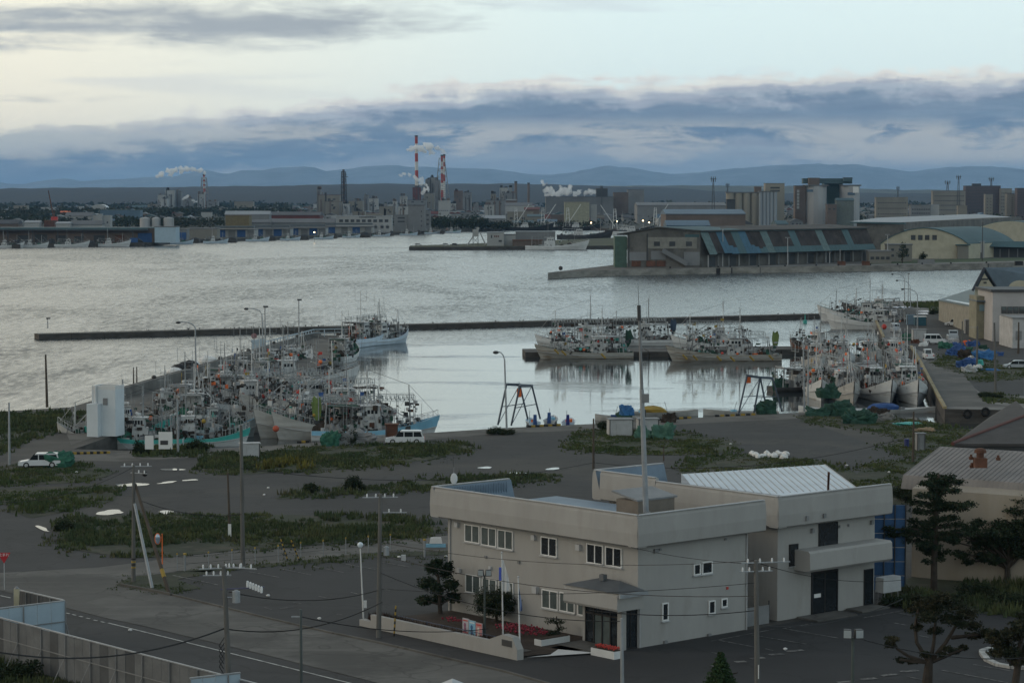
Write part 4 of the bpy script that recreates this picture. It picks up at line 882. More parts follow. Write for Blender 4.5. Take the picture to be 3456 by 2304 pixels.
for q_, tt, lab in (((895, 1210), 1032, 'straight floodlight mast where the mole railing starts'), ((1009, 1168), 1009, 'straight floodlight mast at the middle of the mole railing'), ((2726, 1400), 1156, 'plain pole right beside the quay lamp of the right basin'), ((3065, 1017), 922, 'thin straight pole at the pier end'), ((161, 1108), 1072, 'small beacon post on the left end of the breakwater')):
    b = at(*q_, -.8 if q_[0] == 161 else 0); u = thing('light_mast', lab, 'mast', b); H = zat(tt, b.y)
    MB().bar((0, 0, 0), (0, 0, H-b.z), .13, .1, 7).build('post', M_galv, u); MB().box((.15, 0, H-b.z-.3), (.9 if q_[0] < 1500 else .3, .3, .3)).build('lamp_head', M_dgrey, u)
# ---------------------------------------------------------------- overhead wires
def wire(a, b, sag=.5, r=.018, lab=None):
    a = Vector(a); b = Vector(b); n = 14; pts = []
    for i in range(n+1):
        t_ = i/n; p = a.lerp(b, t_); p.z -= sag*4*t_*(1-t_); pts.append(p)
    o = MB().path(pts, r, 3).build('overhead_wire', M_wire); tag(o, lab, 'wire', 'overhead wires'); return o
T4 = p4.location+t4; T7 = p7.location+t7; T6 = p6.location+t6; T1 = p1.location+t1
n_ = 0
def W2_(a, b, s, lab, r=.02): wire(a, b, s, r, lab)
F = lambda u, v, y: aty(u, v, y)
W2_(T4+Vector((0, 0, -3.6)), F(-60, 2190, 128), 1.0, 'thick cable from the front pole across the road to the left edge', .05)
W2_(T4+Vector((0, 0, -3.6)), F(1290, 2030, 150), .8, 'thick cable from the front pole towards the globe lamp', .04)
W2_(F(1007, 2078, 140), F(1650, 2120, 155), .5, 'cable from the slim roadside pole to the garden', .03)
W2_(T6+Vector((0, 0, -5.4)), F(2100, 2095, 150), .9, 'cable passing low in front of the office windows', .03)
W2_(T4+Vector((.3, 0, -1.5)), F(1278, 1990, 164), .6, 'cable over the parking bays', .03)
W2_(T6+Vector((0, 0, -3.3)), F(2560, 1890, 140), .8, 'upper wire crossing the office front', .02)
W2_(T6+Vector((0, 0, -4.2)), F(2560, 2010, 140), .9, 'middle wire crossing the office front', .025)
W2_(T7+Vector((0, 0, -2.9)), F(1990, 2058, 150), .3, 'thick wire along the office side wall', .03)
W2_(T7+Vector((0, 0, -1.3)), F(1280, 1985, 164), .5, 'wire with spacers over the office side wall', .02)
W2_(T7+Vector((0, 0, -.2)), F(2130, 1845, 158), .2, 'short wire from the front pole to the office eave', .02)
W2_(T7+Vector((0, 0, -.1)), F(3050, 1955, 150), .5, 'wire passing below the balcony band', .02)
W2_(T1+Vector((0, 0, -.2)), F(-100, 1690, 175), 1.0, 'thin wire from the island pole to the left edge', .02)
W2_(T1+Vector((.5, 0, -2.8)), F(815, 1735, 190), .5, 'cable from the island pole to the plain concrete pole', .03)
W2_(F(812, 1580, 192), F(2003, 1560, 260), 1.4, 'long thin wire over the harbour yard', .025)
W2_(F(3046, 2020, 150), F(2567, 2110, 140), .6, 'low cable in front of the annexe doors', .03)
W2_(F(2003, 1560, 265), F(3080, 1470, 265), 1.8, 'thin wire over the yard behind the office', .03)
W2_(F(2890, 2150, 128), F(3500, 2215, 140), .5, 'cable behind the twin flood lamp', .03)
# extra: horizontal thin bars seen on the wires
# ================================================================== lane fence, signs, small street furniture
fx = [(598, 1925), (624, 1927), (704, 1920), (783, 1912), (861, 1905), (939, 1897), (1015, 1887), (1091, 1880), (1167, 1872), (1243, 1866), (1318, 1860), (1433, 1879)]
lf = thing('lane_fence', 'thin post and chain fence with yellow topped posts along the concrete lane', 'fence', (0, 0, 0)); prev = None
for i, (u, v) in enumerate(fx):
    p = at(u, v, 0); H = zat(v-58 if i not in (1, 11) else v-60, p.y); r = .04 if i not in (1, 11) else .09
    MB().bar(p, (p.x, p.y, H), r, n=6).build('post', M_galv if r < .1 else M_yellow, lf); MB().bar((p.x, p.y, H-.1), (p.x, p.y, H+.04), r*1.6, n=6).build('post_cap', M_yellow, lf)
    if prev is not None:
        for z in (1.15, .6): MB().bar((prev.x, prev.y, z), (p.x, p.y, z), .018, n=3).build('chain', M_dgrey, lf)
    prev = p
for (a, b, lab) in ((zb3(357, 708), zb3(308, 560), 'left of two leaning striped guard bars'), (zb3(438, 708), zb3(380, 565), 'right of two leaning striped guard bars'), ((1330, 2146), (1336, 2043), 'striped guard bar beside the box transformer pole')):
    P = at(*a, 0); e = aty(b[0], b[1], P.y-.1)-P; gb = thing('guard_bar', lab, 'guard bar', P)
    for k in range(10): MB().bar(e*(k/10), e*((k+1)/10), .06, n=5).build('band', M_yellow if k % 2 else M_black, gb)
# traffic mirror
P = at(548, 1903, 0); tm = thing('traffic_mirror', 'round traffic mirror on a thin orange post by the stay poles', 'mirror', P)
MB().bar((0, 0, 0), (0, 0, zat(1800, P.y)), .05, n=6).build('post', M_orange, tm); q = MB(); q.ball((-.35, -.1, zat(1817, P.y)), (.2, .08, .42), nu=12, nv=8); q.build('mirror_face', mat('mirror', (.35, .45, .55), .1, .05, metal=.5), tm)
q = MB(); q.ball((-.36, -.02, zat(1817, P.y)), (.26, .08, .48), nu=12, nv=8); q.build('mirror_hood', M_orange, tm)
# stop sign (red inverted triangle with white letters)
P = at(15, 1990, 0); ss = thing('stop_sign', 'red inverted triangle stop sign at the left edge', 'sign', P); zc = zat(1877, P.y)
MB().bar((0, 0, 0), (0, 0, zc+.2), .035, n=6).build('post', M_lgrey, ss)
def tri(s, y): return [(-.5*s, y, zc+.3*s), (0, y, zc-.52*s), (.5*s, y, zc+.3*s)]
q = MB(); q.face(tri(1.0, -.05)); q.face(list(reversed(tri(1.0, -.01)))); 
for i in range(3):
    a = tri(1, -.05); b_ = tri(1, -.01); j = (i+1) % 3; q.face([a[j], a[i], b_[i], b_[j]])
q.build('sign_plate', mat('sign_red', (.45, .02, .03), .5), ss)
def text(name, s, size, loc, rot, m, parent=None, ext=.004):
    c = bpy.data.curves.new(name, 'FONT'); c.body = s; c.size = size; c.align_x = 'CENTER'; c.align_y = 'CENTER'; c.extrude = ext
    o0 = bpy.data.objects.new(name, c); COL.objects.link(o0); dg = bpy.context.evaluated_depsgraph_get(); me = bpy.data.meshes.new_from_object(o0.evaluated_get(dg)); bpy.data.objects.remove(o0)
    o = bpy.data.objects.new(name, me); COL.objects.link(o); o.location = loc; o.rotation_euler = rot; me.materials.clear(); me.materials.append(m); o.parent = parent; return o
text('lettering', '止まれ', .27, (0, -.07, zc+.13), (R(90), 0, 0), M_frame, ss)
# white sign boards near hedge (blank-backed)
for i, (u, v, wdt, hgt) in enumerate(((504, 1533, 1.0, 2.2), (559, 1532, 1.6, 2.6))):
    P = at(u, v, 0); sb = thing('notice_board', ('narrow' if i == 0 else 'wide') + ' white notice board in the low bushes by the boats', 'sign', P)
    MB().box((0, 0, .6), (wdt, .08, hgt-.6)).build('board', M_frame, sb)
    for k in (-1, 1): MB().bar((k*wdt*.42, .05, 0), (k*wdt*.42, .05, hgt), .05).build('post', M_grey, sb)
    if i: MB().box((-.15, -.05, 1.1), (.9, .02, .5)).build('dark_patch', M_dgrey, sb)
P = at(1471, 1846, 0); bn = thing('barrier_board', 'small white barrier board on the lane beside the yellow post', 'barrier', P); MB().box((0, 0, .35), (1.1, .3, .5), top=.8).build('panel', M_frame, bn); MB().box((0, 0, 0), (1.7, .25, .3)).build('foot_beam', M_lblue, bn)
# ================================================================== bottom-left panel fence
def panel_fence(name, lab, A, B, h, n, m, cat='fence', zb=0.0, alt=None):
    f = thing(name, lab, cat, A, math.atan2((B-A).y, (B-A).x)); LL = (B-A).length; w_ = LL/n
    for i in range(n):
        mm = m if alt is None or random.random() > .25 else alt
        MB().box((w_*(i+.5), random.uniform(-.01, .01), zb), (w_-.03, .05, h-zb+random.uniform(-.03, .03))).build('panel', mm, f)
    MB().box((LL/2, -.0, h+.03), (LL, .12, .07)).build('cap_rail', M_galv, f); MB().box((LL/2, -.08, h*.55), (LL, .05, .06)).build('mid_rail', M_grey, f)
    for i in range(0, n+1, 3): MB().bar((w_*i, -.1, 0), (w_*i, -.1, h), .04).bar((w_*i, -.1, h*.55), (w_*i, -1.0, 0), .03).build('post', M_grey, f)
    return f
M_fpan = mat('grey_fence_panel', (.125, .132, .138), .8, .15, .6); M_fpan2 = mat('dark_fence_panel', (.07, .075, .08), .8, .15, .6)
F0 = aty(0, 2083, 155); F1 = aty(764, 2287, 136); hF = (F0.z+F1.z)/2
e = (F1-F0); A = F0-e*.25; B = F1+e*.5
panel_fence('panel_fence', 'long grey panel fence beside the main road', Vector((A.x, A.y, 0)), Vector((B.x, B.y, 0)), hF, 46, M_fpan, alt=M_fpan2)
a = aty(50, 2000, 165.5); b = aty(215, 2037, 160.9); hB = 3.0
panel_fence('panel_fence', 'far return of grey fence behind the pale blue hoarding', Vector((a.x, a.y, 0)), Vector((b.x, b.y, 0)), 3.0, 12, M_fpan2)
M_hoard = mat('pale_blue_hoarding', (.34, .43, .50), .6, .05, .5)
a = aty(0, 2064, 157.7); b = aty(219, 2038, 160.7); e = b-a; a = a-e*.3
panel_fence('hoarding', 'pale blue white sheet hoarding at the fence corner', Vector((a.x, a.y, 0)), Vector((b.x, b.y, 0)), 3.0, 6, M_hoard, 'hoarding')
a = aty(640, 2296, 133.4); b = aty(811, 2282, 135); panel_fence('hoarding', 'pale hoarding strip at the bottom edge beside the front pole', Vector((a.x, a.y, 0)), Vector((b.x, b.y, 0)), zat(2284, 134), 4, M_hoard, 'hoarding')
P = at(40, 2070, 0); gp = thing('gate_post', 'pale yellow post at the end of the grey fence', 'post', Vector((xat(43, 164), 164, 0))); MB().box((0, 0, 0), (.35, .25, zat(1985, 164))).build('post_body', mat('pale_yellow', (.42, .38, .27), .7), gp); MB().bar((0, 0, zat(1985, 164)), (0, 0, zat(1985, 164)+.15), .2, .05).build('post_cap', M_grey, gp)
P = at(*zb3(-20, 0), 0)
gr = thing('gable_roof_peak', 'pale grey roof peak at the bottom edge below the road', 'roof', (0, 0, 0)); pk = aty(1527, 2288, 118)
MB().sweep([(-3, pk.z-1.2), (0, pk.z), (3, pk.z-1.2), (3, pk.z-3), (-3, pk.z-3)], (pk.x, 110, 0), Y, X, 8).build('roof_sheet', M_lgrey, gr); MB().box((pk.x, 114, 0), (5.4, 7, pk.z-2.9)).build('wall', M_beige, gr)
# ================================================================== trees
M_leafd = bladesmat('conifer_needles', (.018, .036, .020), (.035, .055, .028), 1.2)
M_leafm = bladesmat('bushy_leaves', (.022, .038, .020), (.05, .06, .03), .9)
def clump(V, F, c, r, n, s, rg, flat=.6):
    for _ in range(n):
        d = rg.normal(size=3); d /= np.linalg.norm(d)+1e-6; q = rg.random()**.4
        q *= 1+.75*mnoise.noise(Vector((d[0]*2.2+c[0], d[1]*2.2+c[2], d[2]*2.2)))
        p = np.array(c)+d*np.array([r[0], r[1], r[2]])*q
        a = rg.normal(size=3); a[2] *= flat; a /= np.linalg.norm(a)+1e-6; b = np.cross(a, rg.normal(size=3)); b /= np.linalg.norm(b)+1e-6
        sz = s*rg.uniform(.6, 1.3); V += [tuple(p-a*sz), tuple(p+a*sz), tuple(p+b*sz*1.0)]; F.append((len(V)-3, len(V)-2, len(V)-1))
def leafmesh(V, F, m, parent, name='crown'):
    mb = MB(); mb.v = V; mb.f = F; mb.m = [0]*len(F); return mb.build(name, m, parent)
def tree(lab, base, trunk, limbs, clumps, r0, s=.12, m=None, cat='tree', name='tree', seed=0, dens=1.0):
    """trunk: polyline; limbs: list of polylines (with start radius); clumps: (c, (rx,ry,rz), n)"""
    rg = np.random.RandomState(seed); t_ = thing(name, lab, cat, base)
    mb = MB(); n = len(trunk)
    for i in range(n-1): mb.bar(trunk[i], trunk[i+1], r0*(1-i/n*.8), r0*(1-(i+1)/n*.8), 8)
    mb.build('trunk', M_bark, t_)
    if limbs:
        for L_ in limbs:
            q = MB(); k = len(L_)
            for i in range(k-1): q.bar(L_[i], L_[i+1], r0*.4*(1-i/k*.7), r0*.4*(1-(i+1)/k*.7), 5)
            q.build('limb', M_bark, t_)
    V, F_ = [], []
    for c, r, k in clumps: clump(V, F_, c, r, int(k*dens), s, rg)
    leafmesh(V, F_, m or M_leafd, t_)
    return t_
def px_local(b, u, v, dy=0): p = aty(u, v, b.y+dy)-b; return p
# cloud-pruned pine
b = at(1487, 2074, 0); g = lambda x, y, dy=0: px_local(b, *zg(x, y), dy)
tr_ = [Vector((0, 0, 0)), g(1003, 940), g(1010, 820), g(990, 700), g(975, 600)]
cl = [];
for x, y, rx, rz, n in ((870, 910, 1.0, .35, 330), (1120, 880, .9, .4, 340), (1000, 905, .8, .35, 250), (900, 760, 1.2, .45, 420), (1110, 760, .9, .45, 360), (980, 800, .9, .5, 300), (940, 610, 1.0, .45, 380), (1060, 650, .9, .5, 350), (980, 560, .8, .3, 260), (1080, 600, .6, .35, 200), (870, 770, .6, .2, 120)):
    p = g(x, y); cl.append(((p.x, random.uniform(-.5, .5), p.z), (rx*.62, rx*.62, rz), n*2))
tree('cloud pruned pine standing in front of the office', b, tr_, [[tr_[1], g(870, 900), ], [tr_[1], g(1120, 880)], [tr_[2], g(880, 770)], [tr_[2], g(1120, 770)], [tr_[3], g(920, 620)], [tr_[3], g(1080, 650)]], cl, .17, .10, M_leafd, name='pine_tree', seed=3)
# round topiary
b = at(1674, 2103, 0); g = lambda x, y, dy=0: px_local(b, *zg(x, y), dy)
c = g(1500, 925)
cl = [((c.x, 0, c.z), (1.5, 1.4, 1.0), 6500)]+[((c.x+1.3*math.cos(a)*math.cos(e), 1.2*math.sin(a)*math.cos(e), c.z+.8*math.sin(e)), (.3, .3, .22), 120) for a in [k*.7 for k in range(9)] for e in (-.5, .1, .7)]
tree('round clipped topiary bush behind the poster board', b, [Vector((0, 0, 0)), Vector((.05, 0, .7)), Vector((0, 0, 1.5))], [[Vector((0, 0, .4)), Vector((-.3, 0, 1.2))], [Vector((0, 0, .4)), Vector((.35, 0, 1.2))]], cl, .12, .07, M_leafm, name='topiary_tree', seed=4)
b = at(1879, 2147, 0); g = lambda x, y, dy=0: px_local(b, *zg(x, y), dy)
cl = [((g(x, y).x, 0, g(x, y).z), (rx, rx*.9, .2), n) for x, y, rx, n in ((1990, 1085, .5, 260), (2060, 1090, .4, 200), (2010, 1190, .6, 330), (1960, 1230, .5, 200), (2070, 1150, .35, 140))]
tree('small cloud pruned pine beside the porch planter', b, [Vector((0, 0, 0)), Vector((.15, 0, .5)), Vector((-.05, 0, 1.0)), Vector((0, 0, 1.4))], [[Vector((.1, 0, .5)), g(1960, 1230)], [Vector((0, 0, 1)), g(2060, 1100)]], cl, .09, .06, M_leafd, name='pine_tree', seed=5)
# tall fir in front of fawn hall
b = at(3152, 1992, 0); g = lambda x, y, dy=0: px_local(b, *zb5(x, y), dy)
tr_ = [Vector((0, 0, 0)), g(1132, 850), g(1140, 650), g(1145, 500), g(1162, 345)]
rg = random.Random(5); limbs = []; cl = []
for (x, y) in ((870, 665), (930, 680), (960, 730), (1010, 620), (1030, 560), (1010, 510), (1060, 470), (1080, 400), (1120, 355), (1220, 365), (1270, 390), (1250, 440), (1340, 520), (1290, 545), (1280, 640), (1240, 600), (1330, 690), (1250, 720), (1060, 760), (1100, 790), (1180, 420), (1210, 520), (1020, 660), (1300, 530), (890, 700)):
    e = g(x, y, rg.uniform(-1.2, 1.2)); z0 = max(.5, e.z-.25); f = min(1, max(0, z0/tr_[-1].z)); s_ = Vector((tr_[-1].x*f, 0, z0)); limbs.append([s_, s_.lerp(e, .5)+Vector((0, 0, .12)), e])
    cl.append(((e.x, e.y, e.z), (.6, .55, .26), 210)); m_ = s_.lerp(e, .6); cl.append(((m_.x, m_.y, m_.z+.05), (.65, .5, .24), 170)); m_ = s_.lerp(e, .3); cl.append(((m_.x, m_.y, m_.z+.05), (.5, .5, .24), 100))
for i in range(46):
    z = rg.uniform(2.2, 8.4); a = rg.random()*6.28; rr = rg.uniform(.4, 1.3)*(1-(z-2)/9); cl.append(((rr*math.cos(a), rr*math.sin(a), z), (.45, .45, .24), 110))
tree('tall sparse fir standing before the fawn hall', b, tr_, limbs, cl, .28, .11, M_leafd, name='fir_tree', seed=6)
# broad pine at the right
b = at(3400, 1978, 0); g = lambda x, y, dy=0: px_local(b, *zb5(x, y), dy)
tr_ = [Vector((0, 0, 0)), g(1560, 900), g(1570, 860), g(1640, 760)]; cl = []; rg = random.Random(9); limbs = []
for x, y, r in ((1260, 690, .6), (1290, 820, .5), (1340, 670, .7), (1390, 720, .8), (1460, 690, .8), (1420, 820, .6), (1500, 780, .8), (1560, 700, .9), (1620, 560, .9), (1660, 500, .8), (1700, 640, 1.2), (1640, 800, .8), (1330, 860, .4), (1390, 630, .6), (1520, 640, .9), (1760, 760, 1.2), (1250, 740, .4), (1480, 860, .4), (1740, 500, 1.0), (1600, 640, .8)):
    e = g(x, y, rg.uniform(-1.3, 1.3)); cl.append(((e.x, e.y, e.z), (r*1.1, r*1.1, r*.52), int(800*r))); m_ = tr_[2].lerp(e, .6); cl.append(((m_.x, m_.y, m_.z+.15), (r, r, r*.45), int(450*r))); limbs.append([tr_[1] if y > 700 else tr_[2], (tr_[2].lerp(e, .5))+Vector((0, 0, .2)), e])
tree('broad dark pine at the right edge before the fawn hall', b, tr_, limbs, cl, .26, .11, M_leafd, name='pine_tree', seed=7)
b = at(3287, 1962, 0); g = lambda x, y, dy=0: px_local(b, *zb5(x, y), dy)
tree('thin sapling beside the broad pine', b, [Vector((0, 0, 0)), g(1365, 880), g(1350, 800)], [[g(1365, 880), g(1300, 830)], [g(1365, 880), g(1420, 820)]], [((g(x, y).x, 0, g(x, y).z), (.5, .4, .2), 100) for x, y in ((1300, 830), (1420, 820), (1350, 790), (1270, 800))], .07, .1, M_leafd, name='sapling', seed=8)
# front forked tree
b = Vector((xat(3143, 147), 147, 0)); g = lambda x, y, dy=0: px_local(b, *zb5(x, y), dy)
tr_ = [Vector((0, 0, 0)), g(1100, 1470), g(1105, 1420)]; rg = random.Random(11)
limbs = [[g(1095, 1450), g(980, 1410), g(920, 1370), g(885, 1320)], [g(1100, 1440), g(1030, 1330), g(1020, 1230), g(1040, 1130)], [g(1110, 1440), g(1130, 1330), g(1140, 1200)], [g(1120, 1430), g(1200, 1330), g(1260, 1230), g(1290, 1160)], [g(1230, 1300), g(1330, 1290), g(1420, 1280)], [g(1120, 1440), g(1220, 1400), g(1300, 1370)], [g(1090, 1445), g(1000, 1440), g(930, 1430)]]; cl = []
for x, y, r in ((885, 1310, .45), (875, 1345, .35), (1010, 1130, .6), (1080, 1100, .8), (1160, 1080, .8), (1250, 1110, .8), (1320, 1160, .8), (1360, 1230, .6), (1420, 1280, .5), (1360, 1290, .5), (1100, 1180, .8), (1220, 1190, .8), (1180, 1060, .6), (1300, 1360, .35), (1250, 1380, .35), (1210, 1365, .35), (940, 1430, .4), (1000, 1440, .35), (1140, 1260, .5), (1030, 1240, .45), (1080, 1400, .4), (1290, 1220, .5), (1130, 1135, .8), (1180, 1400, .3), (1440, 1265, .4), (1020, 1060, .4)):
    e = g(x, y, rg.uniform(-.9, .9)); cl.append(((e.x, e.y, e.z), (r*.95, r*.95, r*.46), int(1000*r)))
tree('forked pruned conifer in the front car park', b, tr_, limbs, cl, .36, .085, bladesmat('mixed_needles', (.022, .034, .020), (.06, .052, .028), .9), name='conifer_tree', seed=10)
b = Vector((xat(3436, 143), 143, 0)); g = lambda x, y, dy=0: px_local(b, *zb5(x, y), dy); cl = []; rg = random.Random(12)
for x, y, r in ((1480, 1310, .6), (1530, 1340, .7), (1600, 1290, .8), (1640, 1230, .7), (1700, 1260, .9), (1500, 1390, .6), (1580, 1390, .7), (1650, 1380, .8), (1720, 1400, .8), (1620, 1440, .6), (1480, 1270, .4), (1660, 1170, .5), (1560, 1270, .5)):
    e = g(x, y, rg.uniform(-.8, .8)); cl.append(((e.x, e.y, e.z), (r*.95, r*.95, r*.5), int(950*r)))
tree('bushy conifer at the lower right edge by the white kerb', b, [Vector((0, 0, 0)), g(1620, 1480), g(1630, 1380), g(1650, 1250)], [[g(1620, 1480), g(1520, 1390)], [g(1625, 1420), g(1700, 1340)]], cl, .26, .09, MATS.get('x') or bpy.data.materials['mixed_needles'], name='conifer_tree', seed=12)
b = Vector((xat(2431, 128), 128, 0)); g = lambda x, y, dy=0: px_local(b, *zb6(x, y), dy); cl = []; rg = random.Random(13)
tp = g(72, 668)
for k in range(16):
    zz = tp.z-.12-k*.24; R__ = .1+k*.115
    for j in range(6): a = j*1.05+k*.5; cl.append(((tp.x+R__*.7*math.cos(a), R__*.7*math.sin(a), zz-R__*.12), (R__*.45+.06, R__*.45+.06, .13), int(60+60*R__)))
tree('young bright green fir at the bottom edge', b, [Vector((0, 0, 0)), g(75, 800), g(70, 690)], [[g(80, 850), g(200, 820)], [g(80, 850), g(0, 800)]], cl, .12, .08, bladesmat('young_fir_needles', (.030, .062, .026), (.05, .09, .035), .9), name='fir_tree', seed=14)
def bush(lab, u, v, w_, h, seed, m=None, y=None):
    b = at(u, v, 0); rg = np.random.RandomState(seed); bt = thing('bush', lab, 'bush', b); V, F_ = [], []
    for k in range(11): q_ = rg.uniform(.5, 1.1); clump(V, F_, (rg.uniform(-.42, .42)*w_, rg.uniform(-.3, .3)*w_, h*rg.uniform(.2, .62)*q_), (w_*.22*q_, w_*.22, h*.36*q_), int(120*w_), .10, rg)
    leafmesh(V, F_, m or M_leafm, bt, 'foliage'); MB().bar((0, 0, 0), (0, 0, h*.6), .05).build('stem', M_bark, bt)
bush('lone dark bush left on the narrow grass strip', 1049, 1662, 1.6, 1.3, 1); bush('larger dark bush right on the narrow grass strip', 1200, 1655, 2.2, 1.9, 2)
bush('dark hedge clump behind the blue sheeted wall', 3050, 1690, 4.0, 1.6, 3); bush('dark shrub at the corner of the weedy field', 215, 1790, 1.8, 1.3, 4)
bush('shrub beneath the broad pine', 3300, 2010, 3, 1.2, 5); bush('shrub below the tall fir', 3180, 2035, 3, 1.0, 6); bush('wide shrub at the right edge under the pine', 3420, 2050, 3.4, 1.2, 7); bush('round shrub beside the oil tank', 3030, 2045, 2.4, .9, 8); bush('low shrub between fir and round shrub', 3110, 2045, 2.4, .8, 18)
bush('dark scrub by the quay lamp', 1690, 1465, 3.2, 1.1, 9); bush('weedy bush left of the green tarpaulin', 2060, 1450, 3.0, 1.2, 10); bush('shrub inside the grey fence at the bottom left', 60, 2290, 2.5, 1.3, 11)
bush('bush behind the green net heap', 1175, 1500, 2.0, 1.9, 12); bush('dark bush beside the white notice boards', 475, 1532, 2.2, 1.8, 13); bush('second dark bush right of the notice boards', 660, 1522, 3.0, 1.5, 14); bush('green scrub on the pier behind the white cars', 3170, 1060, 5, 1.8, 15); bush('green scrub at the low hall wall', 3230, 1068, 4, 2.0, 16); bush('weeds round the tall pale pole', 3340, 1340, 4, 1.0, 17)
# ================================================================== breakwater, caissons, mole furniture
A = at(131, 1146, ZW); B = at(2960, 1070, ZW); e = B-A; bw = thing('breakwater', 'long thin dark concrete breakwater crossing the harbour', 'breakwater', A, math.atan2(e.y, e.x)); LB = e.length
n = 30
for i in range(n):
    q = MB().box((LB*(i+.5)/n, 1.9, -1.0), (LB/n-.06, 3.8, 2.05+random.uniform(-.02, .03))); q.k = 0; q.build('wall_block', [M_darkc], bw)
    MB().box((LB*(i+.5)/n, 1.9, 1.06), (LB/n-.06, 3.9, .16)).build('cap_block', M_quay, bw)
for (ua, ub, vv, dd, lab) in ((1772, 2330, 1206, 11, 'left dark floating pier with the two squid boats alongside'), (2330, 2790, 1199, 11, 'right dark floating pier behind the squid boats')):
    A = at(ua, vv, ZW); B = at(ub, vv-2 if ua < 2000 else 1196, ZW); e = B-A; fp = thing('floating_pier', lab, 'pier', A, math.atan2(e.y, e.x))
    k = max(2, int(e.length/7)); w_ = e.length/k
    for i in range(k):
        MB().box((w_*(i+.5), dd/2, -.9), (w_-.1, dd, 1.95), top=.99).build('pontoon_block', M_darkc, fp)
        MB().box((w_*(i+.5), -.12, .15), (.5, .3, .7)).build('fender', M_tire, fp)
# mole: sea wall along outer edge
A = at(319, 1349, 0); B = at(1061, 1131, 0); e = B-A; ml = thing('sea_wall', 'low sloping concrete sea wall along the outer edge of the mole', 'wall', A, math.atan2(e.y, e.x)); n = 22; w_ = e.length/n
for i in range(n):
    MB().sweep([(.1, 0), (1.6, 0), (1.2, .9), (.6, .95)], (w_*i, 0, 0), X, -Y, w_-.05).build('wall_block', M_quay, ml)
    if i % 3 == 1: MB().ball((w_*i, -.9, 1.1), (.7, .4, .35), nu=6, nv=4).build('bollard', M_darkc, ml)
MB().box((e.length*.35, -3.4, 0), (e.length*.7, .25, 1.5)).build('inner_wall', M_conc, ml)
# mole railing
pts = [at(u, v, 0) for u, v in ((857, 1190), (884, 1184), (1060, 1137), (1130, 1135), (1190, 1135))]
mr = thing('mole_railing', 'pale blue white railing along the outer end of the mole', 'railing', (0, 0, 0)); M_rail = mat('railing_pale_blue', (.38, .47, .54), .6, .1)
for a, b in zip(pts[:-1], pts[1:]):
    if a == pts[0]: continue
    L_ = (b-a).length; k = max(2, int(L_/2.6))
    for i in range(k+1): p = a.lerp(b, i/k); MB().bar(p, p+Vector((0, 0, 1.7)), .11, n=5).build('post', M_rail, mr)
    for z in (1.6, .9): MB().bar(a+Vector((0, 0, z)), b+Vector((0, 0, z)), .13 if z > 1 else .07, n=4).build('rail', M_rail, mr)
for u, v in ((862, 1188), (884, 1184)): p = at(u, v, 0); MB().box(p, (1.6, .3, 2.4)).build('gate_panel', M_rail, mr)
p = at(858, 1188, 0); ns = thing('round_sign', 'round red and white sign on a post at the railing gate', 'sign', p); MB().bar((0, 0, 0), (0, 0, 2.8), .06).build('post', M_grey, ns); q = MB(); q.ball((0, -.05, 3.1), (.55, .06, .55), nu=12, nv=8); q.build('sign_face', mat('faded_red_sign', (.25, .14, .15), .6), ns)
# dark gate-like boulders & tarpaulin covered boats on mole
for i, (u, v, s, m_) in enumerate(((605, 1260, 1.7, M_black), (637, 1250, 1.9, M_black), (645, 1244, 1.6, M_frame), (700, 1232, 1.8, M_frame), (590, 1268, 1.4, M_frame))):
    p = at(u, v, 0); c_ = MB(); c_.ball((0, 0, .7), (s*1.0, s*.7, s*.55), nu=9, nv=6, jit=.08); tag(c_.build('covered_heap', m_, None), ['black sheeted heap on the mole beside the curved lamp', 'larger black sheeted heap under the white cover', 'white sheeted heap on the mole right of the curved lamp', 'white rounded heap farther along the mole wall', 'small white heap left of the black heaps'][i], 'covered heap').location = p
